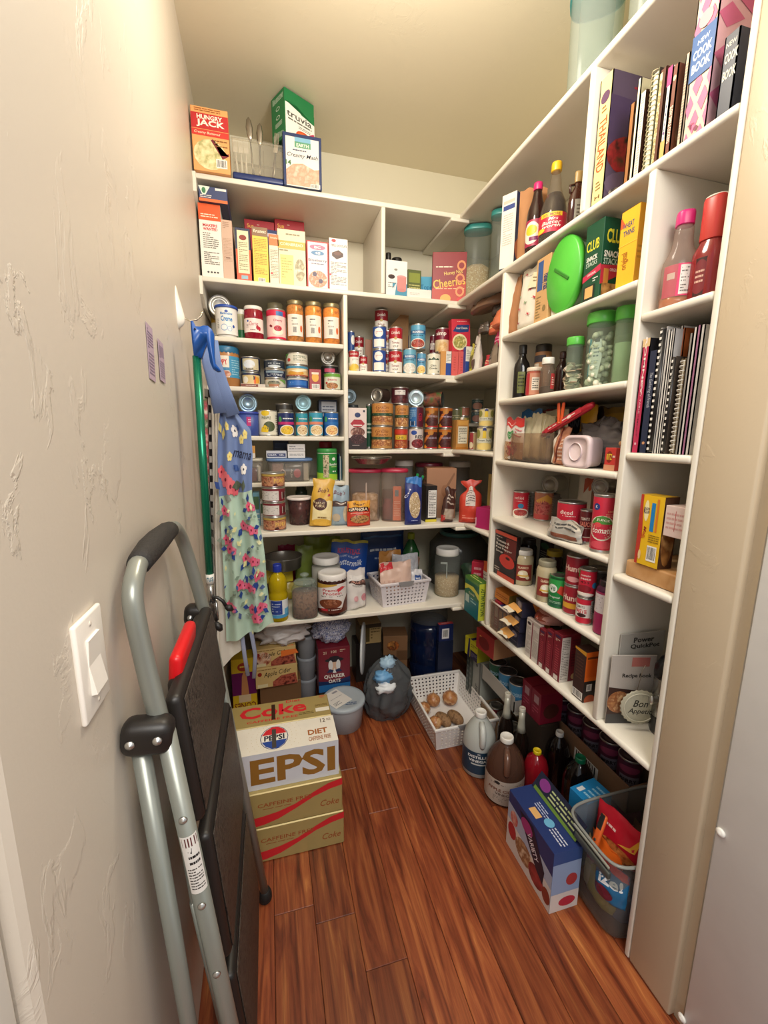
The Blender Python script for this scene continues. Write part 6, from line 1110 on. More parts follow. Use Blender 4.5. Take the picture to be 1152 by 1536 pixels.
# floor basket with onions and potatoes
basket('white perforated basket of onions and potatoes on the wooden floor', (.835, 1.557, .315, .125, 0), .425, '#ece8e4', 15, 20, 6, 0, 0, handle='#8d8b8c', taper=.9)
def onion(label, u, v, r, seed):
    p = onz(u, v, .045); t = empty('onion', (p.x, p.y, .0055), seed*1.3, label, 'onion', 'yellow onions in the floor basket', None)
    m = mat('f:#c08a58,#a8683c,#d8ac7c,#8f5430:22', .35)
    MB().lathe([(.002, .001), (r*.45, .003), (r*.86, r*.38), (r, r*.85), (r*.93, r*1.25), (r*.62, r*1.6), (r*.25, r*1.76), (r*.12, r*1.9)], m, 24, rib=.015, rn=9).build('bulb', t)
    MB().tube([(0, 0, r*1.85), (.002, .001, r*2.05), (.006, .0, r*2.25)], [r*.12, r*.08, r*.04], mat('#b89468', .8), 6).build('stem', t)
    b = MB()
    for k in range(7): b.tube([(0, 0, .004), (.006*cos(k), .006*sin(k), .001)], .0006, '#8a6a48', 4)
    b.build('roots', t)['kind'] = 'stuff'
onion('onion at the left, nearest the top of the basket pile', 650, 1048, .037, 1)
onion('largest onion at the upper right of the pile in the floor basket', 675, 1046, .041, 2)
onion('onion half hidden at the far left wall of the floor basket', 636, 1060, .034, 3)
onion('lowest onion, at the left above the basket front', 653, 1081, .033, 4)
for k, (u, v) in enumerate(((665, 1080), (683, 1077))):
    p = onz(u, v, .03); t = empty('potato', (p.x, p.y, .0055), .3, ('left', 'right')[k]+' of the two russet potatoes at the front of the floor basket', 'potato', 'russet potatoes')
    MB().grid(lambda a, b: (.030*sin(b*pi)*cos(a*2*pi)*(1+.05*nz((a*3, b*3, 0), 1, k)), .052*-cos(b*pi), .028*sin(b*pi)*sin(a*2*pi)+.028), 16, 12, mat('f:#8a6644,#a07c58,#6f5034:60', .7)).build('potato_body', t)
# ================================================================== right-hand shelves
def RB_(name, label, u0, u1, u2, vt, z, c, front=(), right=(), x=.925, top=(), cat='box', **k):
    """box whose -X face runs from pixel column u0 to u1 and whose near side runs on to u2"""
    g = gbox(u0, u1, vt, z, x=x); y1 = g[1]-g[2]/2; d = max(.012, xa(u2, y1, z)-x)
    return box(name, label, cat, g, d, c, front, right=right, top=top, z=z, **k)
# ---- upper row (z1), left of the book divider
g = gbox(770, 795, 300, Z1, x=.99)
bag('paper_bag', 'tall brown paper bag with a folded top beside the syrup bottles', 'bag', (.965, 1.49, .095, .255, -.5), .07, '#a8764c', z=Z1, seed=101, crumple=.004, flat=.6, rough=.8)
SY = [(.92, 0), (1, .02), (1, .34), (.94, .42), (.80, .52), (.55, .62), (.42, .72), (.38, .80), (.30, .88), (.30, .94)]
vessel('syrup_bottle', 'dark chocolate syrup bottle with a magenta cap', 'bottle', G(786, 815, 268, Z1, x=.965), Z1, [(.92, 0), (1, .03), (1, .52), (.9, .64), (.6, .76), (.45, .86), (.4, .94)], mat('#2a1210', .1), cap=(.46, .91, 1, '#d0246a'), rib=.0,
       lab=(.12, .48, 1.02, '#a02848', [('e', .35, .5, .3, .42, '#e8d8c8'), ('e', .35, .6, .2, .2, '#e0c030'), ('r', .3, .2, .6, .35, '#7a1c58')]))
vessel('syrup_bottle', 'tall partly empty syrup bottle with a yellow cap', 'bottle', G(806, 848, 233, Z1, x=.96), Z1, SY, mat('#c8bcb0', .05, clear=.14, tint='#ece6dc'), mat('#1a0c08', .1), .62, cap=(.36, .90, 1, '#e0b020', .03),
       lab=(.10, .34, 1.02, '#b8203a', [('r', .2, .78, .7, 1, '#e8c030'), ('T', '50% MORE', .45, .88, .42, .14, '#7a1a20'), ('I', 'Mrs', .5, .66, .22, .16, '#f4ecdc'), ('I', 'Butter', .46, .48, .45, .18, '#f4ecdc'), ('I', 'worth', .46, .3, .42, .16, '#f4ecdc'), ('e', .2, .15, .12, .12, '#e8c030')]))
vessel('syrup_bottle', 'brown maple syrup bottle with a gold cap and grey label', 'bottle', G(848, 877, 251, Z1, x=.96), Z1, [(.9, 0), (1, .03), (1, .45), (.85, .6), (.5, .72), (.38, .76), (.38, .9)], mat('#3a1a12', .12), cap=(.44, .82, 1, '#a88a58', .02), sy=.7,
       lab=(.06, .48, 1.02, '#8e8a80', [('l', .2, .2, .8, .8, 4, '#4a4038')], 1.2), turn=.5, extra=lambda t, r, h: MB().tube([(-r*.45, 0, h*.78), (-r*.95, 0, h*.76), (-r*.9, 0, h*.64), (-r*.6, 0, h*.62)], .004, mat('#3a1a12', .15), 6).build('handle', t))
RB_('thin_box', 'thin white box standing against the divider left of the THAILAND book', 876, 881, 886, 222, Z1, '#ddd6ca', [('l', .2, .1, .8, .9, 18, '#8a8480')], x=.93)
# ---- cookbooks (z1)
def book(label, u0, u1, vt, z, c, pr=(), cov=(), x=.925, d=.17, group=None, name='cookbook', cat='book', pages='#e8e0cc', gx=0, turn=0, spiral=None, tilt=None, cc=None):
    g = gbox(u0, u1, vt, z, x=x); cx, cy, w, h, rz = g
    t = empty(name, (cx, cy, z), rz+turn, label, cat, group, tilt)
    th = min(.0025, w*.2)
    m = MB().box(-w/2, -w/2+th, 0, d, 0, h, cc or c).box(w/2-th, w/2, 0, d, 0, h, cc or c)
    if not spiral: m.box(-w/2, w/2, 0, .0025, 0, h, c)
    m.build('cover', t)
    MB().box(-w/2+th, w/2-th, .003, d-.004, .003, h-.003, mat(pages, .8)).build('pages', t)
    if spiral:
        s = MB(); n = int(h/.0105)
        if spiral[0] == 'wire':
            for k in range(n): s.tube([(-w*.30, .003, .006+k*.0105), (-w*.38, -.004, .008+k*.0105), (0, -.009, .010+k*.0105), (w*.38, -.004, .011+k*.0105), (w*.3, .003, .012+k*.0105)], .0011, spiral[1], 5)
            s.build('spiral_binding', t)['kind'] = 'stuff'
        else:
            n = int(h/.0145)
            s.lathe([(w*.42, .004), (w*.42, h-.004)], mat(spiral[1], .35), 12, c=(0, .001))
            s.build('comb_binding', t)
            for k in range(n): MB().box(-w*.20, w*.12, -w*.43, -w*.40, .008+k*.0145, .014+k*.0145, '#e8e4dc').build('comb_gap', t)
    if pr: MB().art(plane(w, h), pr).build('spine_print', t)
    if cov: MB().art(side(d, h, w/2, 0, 1), cov).build('cover_print', t)
    return t
BK1 = 'cookbooks on the upper shelf'
book('tall yellow-spined THAILAND cookbook with a dark food cover, first right of the divider', 885.5, 903, 113, Z1, '#e0cd8c', [('T', 'THAILAND', .5, .48, .42, .60, '#b0501c', -90), ('e', .5, .84, .36, .045, '#5a3a58'), ('l', .3, .72, .7, .78, 2, '#8a5a2a'), ('l', .3, .12, .7, .2, 3, '#8a6a3a'), ('T', 'H', .5, .07, .4, .03, '#6a4a20')],
     [('T', 'TH', .62, .86, .4, .1, '#a8283a'), ('p', [(0, .45), (1, .5), (1, .8), (0, .82)], '#4a3a5a'), ('e', .5, .38, .5, .16, 'f:#2f3a22,#a02a2c,#1c1a14:24'), ('e', .5, .15, .5, .12, '#6a5a70'), ('e', .5, .08, .4, .07, 'f:#c8b8a8,#3a3a44:40')], cc='#5a4c62', group=BK1)
book('low tan-spined book right of the THAILAND book', 934, 941, 155, Z1, '#9a6638', cov=[('r', 0, 0, 1, 1, '#6a4228'), ('l', .1, .3, .9, .5, 3, '#2a1a12')], group=BK1)
book('tall cream paper booklet sticking up behind the tan-spined book', 942.5, 947, 118, Z1, '#e8e0c4', group=BK1, cc='#cfc8a0')
book('white-paged booklet with a brown cover in the middle of the cookbooks', 948, 957, 138, Z1, '#e6ded0', [('l', .3, .05, .7, .95, 30, '#b8a890')], cov=[('r', 0, 0, 1, 1, '#4a2a1c')], group=BK1, cc='#6a3f28')
book('black and cream spiral-bound book among the cookbooks', 963, 974, 106, Z1, '#2a2c24', spiral=('wire', '#c8bc98'), group=BK1, cc='#55583c', cov=[('r', 0, 0, 1, 1, '#2c2a22')])
book('brown book with ragged cream page edges right of the spiral-bound one', 975.5, 985, 103, Z1, '#5a2c18', [('r', .0, .0, .45, .97, 'f:#e0d090,#8a7a48,#efe6c0:120')], cov=[('r', 0, 0, 1, 1, '#4a2416')], group=BK1, cc='#4a2416')
book('white and yellow spine with a pink top lettered THRU', 987.5, 994, 100, Z1, '#e4dcd8', [('r', 0, .8, 1, 1, '#c83a7a'), ('r', 0, 0, 1, .22, '#d8a860'), ('B', 'THRU', .5, .48, .5, .16, '#33427a', -90), ('e', .5, .3, .2, .015, '#6a4a8a')], group=BK1)
book('brown cookbook with white lettering up its spine', 995, 1003, 97, Z1, '#7a4430', [('B', 'SLOW SIMPLE COOKING', .5, .36, .4, .6, '#e4d4c0', -90), ('e', .5, .86, .3, .03, '#d8c0a0')], cov=[('T', 'C', .5, .85, .2, .08, '#d8c0a0'), ('e', .5, .55, .4, .14, '#8a8078'), ('e', .5, .25, .45, .18, 'f:#6a4a34,#a88a68:30')], group=BK1, cc='#6a3c2a')
book('beige speckled book left of the pink gingham cookbook', 1013, 1019, 80, Z1, '#c8b49c', [('l', .2, .1, .8, .9, 26, '#a08a74')], group=BK1)
gch = []
for i in range(4):
    for j in range(9):
        if (i+j) % 2 == 0: gch.append(('p', [((i)/3.2-.1, j/8.5), ((i+.8)/3.2-.1, (j+.7)/8.5), ((i+1.4)/3.2-.1, (j+.1)/8.5), ((i+.7)/3.2-.1, (j-.6)/8.5)], '#d0688e'))
gch = [('p', [(min(1, max(0, a)), min(1, max(0, b))) for a, b in p_[1]], p_[2]) for p_ in gch]
book('very thick pink and cream gingham COOK BOOK leaning in the top right corner', 1022, 1056, -42, Z1, '#dccbae', gch+[('r', 0, .40, 1, .68, '#2a5a98'), ('T', 'NEW', .5, .62, .5, .03, '#dfe6ee'), ('B', 'COOK', .5, .55, .8, .06, '#dfe6ee'), ('B', 'BOOK', .5, .47, .8, .06, '#dfe6ee'), ('e', .5, .74, .3, .05, '#c89aa0'), ('T', 'T', .35, .10, .3, .03, '#7a2a4a'), ('e', .6, .07, .1, .015, '#7a2a4a')],
     gch, d=.21, group='thick cookbooks at the right end', cc='#e0b0b8', x=.93)
book('dark navy NEW COOK BOOK at the right end of the cookbooks', 1072, 1094, 48, Z1, '#1d2236', [('T', 'NEW', .5, .88, .7, .06, '#c8c4b8'), ('B', 'COOK', .6, .72, 1.1*.8, .12, '#c8c4b8'), ('B', 'BOOK', .6, .52, 1.1*.8, .12, '#c8c4b8')], d=.2, group='thick cookbooks at the right end', cc='#1d2236')
# ---- row R2
bag('paper_bag', 'brown paper bag standing at the far left of the second right-hand shelf', 'bag', B(755, 767, 414, R2, x=.93), .07, '#a06e48', z=R2, seed=110, crumple=.004, flat=.4, rough=.85, turn=0)
fw_ = [('e', .5, .93, .5, .05, '#e6e0cc')]
for (a, b_, c) in ((.25, .9, '#b82a3c'), (.6, .62, '#c8304a'), (.2, .55, '#7a9a6a'), (.5, .42, '#6f9268'), (.25, .35, '#c8304a'), (.7, .22, '#b82a3c'), (.3, .12, '#8a2a34'), (.8, .8, '#7a9a6a'), (.85, .45, '#b82a3c')):
    for q in range(3): an = q*pi/3; fw_.append(('p', [(a-.1*cos(an), b_-.04*sin(an)), (a+.012, b_+.008), (a+.1*cos(an), b_+.04*sin(an)), (a-.012, b_-.008)], c))
fw_ += [('p', [(.5, .66), (.62, .62), (1, .64), (1, .86), (.62, .86)], '#e4d8b8'), ('l', .66, .7, .95, .8, 2, '#8a7a5a')]
bag('gift_bag', 'white paper bag printed with red and green snowflakes and a cream tag', 'bag', B(768, 799, 396, R2, x=.925), .08, '#ded6c8', fw_, z=R2, seed=112, crumple=.004, turn=.05, rough=.7, flat=.3)
RB_('cracker_box', 'tan and blue Family Pack cracker box between the snowflake bag and the green lid', 800, 820, 826, 385, R2, '#c89e6a', [('r', .12, .5, .5, .95, '#34568f'), ('B', 'Family Pack', .72, .6, .24, .55, '#2c3a6a', -90), ('e', .72, .2, .12, .05, '#8a7448'), ('l', .12, .06, .45, .42, 8, '#8f7a50')])
RB_('thin_box', 'white box peeping out behind the green oval lid', 826, 833, 840, 400, R2, '#dcd8cc', [('l', .2, .1, .8, .4, 6, '#9a9688')], x=.935)
t = empty('cracker_keeper', (.985, 1.245, R2+.002), -pi/2, 'bright green oval lidded container lying on its side, lid towards the room', 'container')
GRN = mat('#4fb53a', .35)
TT = Matrix.Translation((0, 0, .115)) @ Matrix.Rotation(pi/2, 4, 'X')
MB().lathe([(.072, .0), (.080, .004), (.080, .022), (.076, .026), (0, .027)], GRN, 40, sy=1.42, T=TT @ Matrix.Translation((0, 0, .035))).build('lid', t)
MB().lathe([(.070, -.09), (.074, .03)], clearm('#bcd8b4', .5, '#cfe6c8', .2), 36, sy=1.42, T=TT).build('tub_body', t)
MB().box(-.044, .044, -.003, .001, -.005, .005, mat('#2f7f24', .4), .002, T=Matrix.Translation((0, -.0625, .118)) @ Matrix.Rotation(.6, 4, 'Y')).build('slot', t)
CLF = [('T', 'CLUB', .45, .72, .7, .13, '#e8dc3a'), ('B', 'SNACK', .45, .56, .62, .06, '#eeeade'), ('T', 'STACKS', .45, .49, .62, .055, '#c8d8c8'), ('p', [(0, .28), (1, .36), (1, .44), (0, .36)], '#c02a4c'), ('T', 'ORIGINAL', .5, .36, .5, .03, '#f0dce0', 4), ('r', .1, .03, .75, .22, '#1d2a22'), ('r', .2, .06, .65, .2, '#d8a868'), ('l', .6, .24, .95, .3, 2, '#e8e8e0')]
RB_('cracker_box', 'dark green cracker box with yellow lettering on two faces', 871, 897, 926, 333, R2, '#0f4a30', CLF, right=[('B', 'CLUB', .62, .78, .9, .17, '#e8dc3a'), ('B', 'SNACK', .5, .56, .8, .08, '#eeeade'), ('T', 'STACKS', .5, .47, .8, .075, '#c8d8c8'), ('p', [(0, .18), (1, .32), (1, .44), (0, .42)], '#b82a3c'), ('T', 'ORIGINAL', .7, .37, .5, .04, '#f0dce0'), ('r', .15, .2, .4, .38, '#c8843c'), ('r', .1, .0, .95, .2, 'f:#c89858,#8a5a2c:60')], x=.93)
RB_('cracker_box', 'yellow cracker box lettered original at the right end of the second shelf', 922, 949, 966, 312, R2, '#ecb52a', [('p', [(0, .78), (.3, .8), (.05, .92), (0, .92)], '#d8582a'), ('T', 'WHEAT', .45, .80, .6, .07, '#2c4a7a'), ('T', 'THINS', .5, .70, .6, .07, '#2c4a7a'), ('T', 'original', .42, .34, .22, .42, '#a8601c', 90), ('r', 0, .55, 1, .56, '#f0c848')], right=[('r', 0, 0, 1, 1, '#d89a20'), ('l', .1, .3, .6, .5, 3, '#b8801c')], top=[('r', 0, 0, 1, 1, '#c88a2c')])
# ---- row R4 (z 1.57)
def V(name, label, u0, u1, vt, z, prof, m, fill=None, lvl=.8, x=.965, v0=None, **k): return vessel(name, label, k.pop('cat', 'jar'), G(u0, u1, vt, z, x=x) if v0 is None else G(u0, u1, vt, z, v0=v0), z, prof, m, fill, lvl, **k)
BOT = [(.92, 0), (1, .03), (1, .58), (.9, .66), (.5, .76), (.42, .82), (.42, .95)]
V('vanilla_bottle', 'black flat bottle with a black cap at the left of the canister shelf', 768, 792, 516, R4, BOT, mat('#141110', .12), cap=(.5, .84, 1, '#1b1918'), sy=.7, cat='bottle', lab=(.1, .5, 1.02, '#6a7038', [('l', .1, .1, .9, .9, 5, '#2a2c18')], .9))
gsp = G(789, 809, 556, R4, x=.955)
vessel('spice_tub', 'low red and tan tub with a pale lid at the front of the canister shelf', 'tub', G(788, 812, 551, R4, x=.955), R4, STRAIGHT, mat('#b8604c', .35), cap=(1.04, .88, 1, '#dccbb8'), lab=(.05, .8, 1.01, '#c88a70', [('r', .4, .2, .7, .8, '#e4dcd0'), ('l', .43, .25, .67, .75, 5, '#3a3430'), ('r', 0, 0, .3, 1, '#b02a34')]))
gsp = G(788, 812, 551, R4, x=.955)
V('spice_jar', 'tan powder jar with a black lid standing behind and above the red tub', 798, 823, 516, R4, WIDE, mat('#b07c50', .3), x=1.03, cap=(.97, .86, 1, '#221e1c'), lab=(.3, .8, 1.01, '#c09068', [('r', .1, .3, .35, .7, '#e0d4c4'), ('r', .0, .75, .6, 1, '#3a3a48')]))
V('spice_bottle', 'small clear spice bottle with a white cap and red label', 808, 830, 536, R4, [(.9, 0), (1, .03), (1, .62), (.92, .7), (.75, .78), (.75, .84)], mat('#b8a898', .06, clear=.3, tint='#d8ccc0'), mat('#3a2a22', .8), .2, x=.935, cap=(.85, .83, 1, '#e6e2d8'), lab=(.12, .55, 1.03, '#b83a3c', [('l', .2, .2, .8, .8, 4, '#f0d8c8')], .8), turn=.9, cat='bottle')
V('sauce_bottle', 'dark brown ribbed bottle standing behind the small spice bottle', 830, 850, 527, R4, BOT, mat('#2e1512', .18), x=1.03, cap=(.5, .86, 1, '#3a1c1c'), cat='bottle')
GC = clearm('#c4d4c4', .26, '#dfeadf', .15)
def nuts(t, r, h):
    b = MB(); rn = random.Random(2)
    for k in range(70):
        a, q, z_ = rn.uniform(0, 6.28), r*.75*rn.random()**.5, rn.uniform(.02, .5)*h
        b.box(-.012, .012, -.001, .001, -.008, .008, ('#b8a890', '#8a705a', '#d8ccb8')[k % 3], T=Matrix.Translation((q*cos(a), q*sin(a), z_)) @ Matrix.Rotation(rn.uniform(0, 3), 4, 'X') @ Matrix.Rotation(rn.uniform(0, 3), 4, 'Y'))
    b.build('contents', t)['kind'] = 'stuff'
V('green_lid_canister', 'short canister with a bright green lid half full of dried slices', 845, 870, 505, R4, STRAIGHT, GC, x=.955, cap=(1.06, .86, 1, '#57b946'), extra=nuts, cat='canister', group='green lidded canisters')
def marsh(t, r, h):
    b = MB(); rn = random.Random(5)
    for k in range(90):
        a, q, z_ = rn.uniform(0, 6.28), r*.74*rn.random()**.4, rn.uniform(.03, .72)*h
        b.lathe([(.0, 0), (.008, .001), (.009, .006), (.008, .012), (0, .013)], '#ddd8c4', 8, T=Matrix.Translation((q*cos(a), q*sin(a), z_)) @ Matrix.Rotation(rn.uniform(0, 3), 4, 'X'))
    b.build('contents', t)['kind'] = 'stuff'
    MB().art(cylf(r*.86, h*.12, h*.55, -.3, 1.3), [('p', [(.1, .1), (.7, .0), (.9, .5), (.8, .95), (.3, .9), (.05, .5)], '#e4e4e0'), ('l', .2, .5, .7, .85, 4, '#5a6a78'), ('l', .2, .2, .7, .45, 5, '#9aa4ac'), ('r', .4, .88, .7, .98, '#4a4a48'), ('p', [(.0, 0), (.1, .1), (.05, .5), (.2, .95), (0, 1)], '#3f8fa0')]).build('bag_print', t)
V('green_lid_canister', 'tall green-lidded canister holding a bag of mini marshmallows', 873, 915, 466, R4, STRAIGHT, GC, x=.975, cap=(1.07, .86, 1, '#57b946'), extra=marsh, cat='canister', group='green lidded canisters')
V('green_lid_canister', 'tall green-lidded empty-looking canister against the divider', 914, 946, 458, R4, STRAIGHT, clearm('#b8d0b4', .45, '#cfe2cc', .2), x=.985, cap=(1.07, .84, 1, '#57b946'), cat='canister', group='green lidded canisters', extra=lambda t, r, h: MB().lathe([(r*.8, .003), (r*.84, h*.55), (0, h*.56)], mat('#c4cdb4', .8), 20).build('contents', t))
# ---- row R5 (z 1.33)
def RBag(name, label, u0, u1, vt, z, x, d, c, art=(), cat='bag', **k): g = gbox(u0, u1, vt, z, x=x); g = g[:3]+(min(g[3], .2), g[4]); return bag(name, label, cat, g, d, c, art, z=z, **k)
RBag('granola_bag', 'red-topped white granola bag with a green round logo at the far left', 750, 775, 627, R5, .925, .05, '#ddd4cc', [('r', 0, .8, 1, 1, '#c8302c'), ('l', .1, .84, .6, .88, 1, '#f0d0c8'), ('e', .4, .64, .17, .09, '#3a8a4a'), ('T', 'Simple', .4, .66, .22, .03, '#e8f0e4'), ('T', 'Truth', .4, .62, .2, .03, '#e8f0e4'), ('l', .65, .55, .95, .75, 3, '#c86a70'), ('p', [(0, 0), (1, 0), (1, .42), (0, .46)], '#b08a62'), ('e', .55, .28, .32, .17, 'f:#6a2c28,#a84a44,#3a1614:110'), ('e', .2, .3, .14, .08, '#c09a78')], seed=120, flat=.5)
for k, (u0, u1, vt, x_, c, la, ar) in enumerate(((768, 800, 608, 1.0, '#2a6aa8', 'blue bag at the back left', [('l', .1, .3, .6, .5, 2, '#8ab4d8')]), (802, 830, 609, 1.06, '#b0403a', 'brick red bag at the back', [('e', .5, .6, .3, .2, '#c86a58')]), (828, 862, 608, 1.12, '#3c4048', 'charcoal RAISIN bag at the back', [('B', 'RAISIN', .5, .72, .8, .14, '#8f949c'), ('l', .2, .5, .8, .6, 1, '#6a707a')]), (857, 880, 606, 1.06, '#d8a018', 'mustard yellow bag in the middle', []), (878, 916, 605, 1.16, '#4a3228', 'dark brown bag at the back right', []), (890, 932, 609, 1.10, '#8a6a24', 'dull yellow printed bag at the right', [('l', .1, .2, .9, .7, 8, '#5a4010'), ('r', .1, .75, .9, .9, '#a8842c')]))):
    RBag('snack_bag', la+' of the bagged snack shelf', u0, u1, vt, R5, x_, .05, c, ar, seed=130+k, flat=.3, crumple=.005, group='bags on the snack shelf')
t = empty('clear_bin', (.925, 1.372, R5+.001), -pi/2, 'small clear plastic tray bin holding cream pouches on the snack shelf', 'bin')
cp = clearm('#c8bcb0', .2, '#e8dcd0', .12); W_, D_, H_ = .22, .16, .105
for a in ((-W_/2, W_/2, 0, .003), (-W_/2, W_/2, D_-.003, D_), (-W_/2, -W_/2+.003, .003, D_-.003), (W_/2-.003, W_/2, .003, D_-.003)): MB().box(a[0], a[1], a[2], a[3], .005, H_, cp).build('wall_panel', t)
MB().box(-W_/2-.004, W_/2+.004, -.006, D_, 0, .005, mat('#4a423c', .3)).build('bin_base', t)
for k, (dy, w, h_, a, c) in enumerate(((1.44, .06, .16, .1, '#c4bc9c'), (1.385, .065, .175, -.05, '#ccc4a6'), (1.32, .07, .165, .05, '#b8b08e'))):
    bag('tea_pouch', ('left', 'middle', 'right')[k]+' of the three cream pouches standing in the clear tray bin', 'bag', (.955, dy, w, h_, -pi/2), .035, c, [('r', .3, .05, .34, .9, '#e0dac4'), ('l', .6, .5, .9, .8, 3, '#5a5444')] if k == 2 else [('r', .3, .05, .34, .9, '#e0dac4')], z=R5+.0065, seed=140+k, turn=a, crumple=.006, group='cream pouches in the tray')
bag('pouch', 'cream pouch lettered HONEY lying behind the tray bin', 'bag', (1.005, 1.35, .15, .185, -pi/2), .04, '#bdb698', [('B', 'HO', .62, .7, .3, .2, '#3a3a34', -90), ('e', .2, .5, .12, .14, '#6a2a2c')], z=R5+.0065, seed=144, turn=-.1)
bag('bun_bag', 'brown and cream striped bread packet right of the tray bin', 'bag', (.935, 1.218, .075, .125, -pi/2), .05, '#b87a5c', [('r', .1, 0, .3, 1, '#e8dccc'), ('r', .45, 0, .55, 1, '#6a2a20'), ('l', .6, .1, .95, .7, 6, '#e0c0b0')], z=R5, seed=146, neck=.3, crumple=.008)
t = empty('clip', (.935, 1.21, R5+.17), -pi/2, 'orange bag clip standing up above the red foil roll', 'clip')
for k in (-1, 1): MB().box(-.008+.009*k, .004+.009*k, -.004, .004, -.035, .035, mat('#d8541c', .35), .003, T=Matrix.Rotation(.1*k, 4, 'Y')).build('jaw', t)
t = empty('candy_roll', (.945, 1.20, R5+.150), 0, 'red foil-wrapped roll lying aslant above the pale square tub', 'candy roll')
MB().tube([(0, .115, -.055), (0, .10, -.045), (0, -.10, .032), (0, -.12, .040)], [.006, .012, .012, .008], mat('#c02838', .25, .2), 12).build('wrapper', t)
MB().box(-.0125, -.0120, -.09, .09, -.008, .008, '#c02838', T=Matrix.Translation((0, 0, -.006)) @ Matrix.Rotation(-.366, 4, 'X')).art((lambda u, v, o: (-.0127-o, .09-u*.18, -.007+v*.014), .18, .014, (0, 0)), [('l', .1, .2, .9, .8, 1, '#f0d0c8'), ('e', .7, .5, .06, .35, '#f0e0d8')], T=Matrix.Translation((0, 0, -.006)) @ Matrix.Rotation(-.366, 4, 'X')).build('print', t)
gl = gbox(843, 882, 654, R5, x=.915)
t = empty('square_tub', (.915, gl[1], R5), -pi/2, 'pale pink rounded square container standing on edge, lid towards the room', 'container')
PK_ = mat('#dcc8cb', .4); w_ = gl[2]; h_ = gl[3]
TT = Matrix.Translation((0, 0, h_/2)) @ Matrix.Rotation(pi/2, 4, 'X')
MB().lathe([(w_*.46, -.05), (w_*.49, -.012), (w_*.52, -.010), (w_*.52, 0), (w_*.50, .004), (w_*.42, .004), (w_*.40, .001), (0, .001)], PK_, 48, e=4.5, sy=h_/w_, T=TT).build('tub_body', t)
MB().lathe([(w_*.24, .001), (w_*.24, .0045), (w_*.225, .0045), (w_*.225, .001)], PK_, 36, T=TT, caps=False).build('lid_ring', t)
lumpm = mat('#8a8484', .15, clear=.8, tint='#a8a0a0')
t = empty('bread_bag', (1.02, 1.10, R5), 0, 'grey translucent bread bag bunched behind the pale square tub', 'bag'); lump('b', .045, .12, .075, lumpm, seed=150, amp=.3, n=30).build('bag_body', t)
RB_('cracker_packet', 'red cracker packet with yellow lettering at the right end of the snack shelf', 905, 921, 930, 672, R5, '#c83a34', [('e', .45, .6, .28, .26, '#8a2a1c'), ('B', 'RITZ', .45, .6, .5, .26, '#e8c03a'), ('r', 0, 0, 1, .25, '#cf9070'), ('l', .75, .5, .98, .7, 1, '#f0d0c0')], x=.93, cat='packet')
t = empty('bread_roll', (.975, .968, R5+.062), 0, 'brown bread roll poking up behind the red packet', 'bread'); lump('b', .022, .022, .014, mat('f:#a87850,#c8986c:40', .8), seed=155, amp=.1, n=14).build('crust', t)
# ---- row R6 (z 1.078)
TOM = lambda big='diced': [('r', 0, 0, 1, 1, '#c4243a'), ('T', big, .38, .74, .3, .12, '#f2dcd4'), ('l', .3, .6, .6, .65, 1, '#f2dcd4'), ('e', .5, .42, .13, .11, '#2f7fae'), ('p', [(.05, .35), (.3, .2), (.55, .12), (.95, .35), (.95, .28), (.55, .02), (.3, .1), (.05, .25)], '#f0e4d8'), ('e', .5, .08, .3, .06, '#8a1c28')]
def RC(label, u0, u1, vt, z, c, pr, x=.96, name='tomato_can', v0=None, **k): return can(name, label, 'can', G(u0, u1, vt, z, x=x) if v0 is None else G(u0, u1, vt, z, v0=v0), z, c, pr, **k)
RC('red bean tin with a white bowl, nearest the left upright of the tomato shelf', 768, 792, 735, R6, '#c4283c', [('T', 'red kid', .4, .78, .4, .12, '#f2dcd4'), ('l', .3, .62, .55, .66, 1, '#f2dcd4'), ('e', .5, .45, .12, .10, '#2f7fae'), ('e', .5, .12, .4, .22, '#ece4d6'), ('e', .5, .16, .3, .14, 'f:#8a2028,#b84a44:80'), ('l', .82, .1, .98, .9, 10, '#d8d0c8')], v0=777, group='tins on the tomato shelf')
RC('silver-backed tin squeezed behind the first two tins of the tomato shelf', 790, 804, 736, R6, '#8a867c', [('l', .1, .1, .9, .9, 14, '#4a4640')], x=1.10, group='tins on the tomato shelf')
RC('brown tin with a corned beef picture on the tomato shelf', 799, 828, 735, R6, '#b07058', [('p', [(.2, .7), (.6, .95), (.8, .8), (.8, .6), (.4, .55)], '#d8a048'), ('e', .45, .45, .3, .28, 'f:#a03038,#c86a60,#7a2028:60'), ('r', .1, 0, .7, .2, '#c04a48'), ('l', .82, .1, .98, .9, 12, '#d8d0c0')], v0=782, group='tins on the tomato shelf')
lyingcan('tomato_can', 'tin lying on its side at the back of the tomato shelf', 825, 721, 12.5, R6+.105, x=1.10, dirn=-pi/2*.7, group='tins lying on their sides', endm=mat('#8f8a80', .35, .6), length=.09)
vessel('tomato_can', 'tin standing at the back of the tomato shelf below the lying one', 'can', (1.12, onx(825, 721, 1.10).y, .035, .104), R6, CYL, mat('#6a625a', .4))
bag('paper_roll', 'white and rust printed bag at the back of the tomato shelf', 'bag', (1.16, 1.33, .13, .19, -pi/2), .06, '#c8c0b4', [('p', [(.3, .9), (.4, .6), (.5, .75), (.62, .95)], '#a8482c'), ('e', .6, .8, .08, .1, '#b8542c')], z=R6, seed=160)
vessel('paper_drum', 'rounded brown cardboard carton behind the large diced tomatoes tin', 'carton', (1.165, 1.17, .085, .155), R6, [(1, 0), (1, .95), (.96, 1)], mat('#6a4230', .75), e=4)
RC('large red diced tomatoes tin on the tomato shelf', 832, 876, 749, R6, '#c4243a', TOM(), x=.985, lidm=mat('#6a6864', .35, .7))
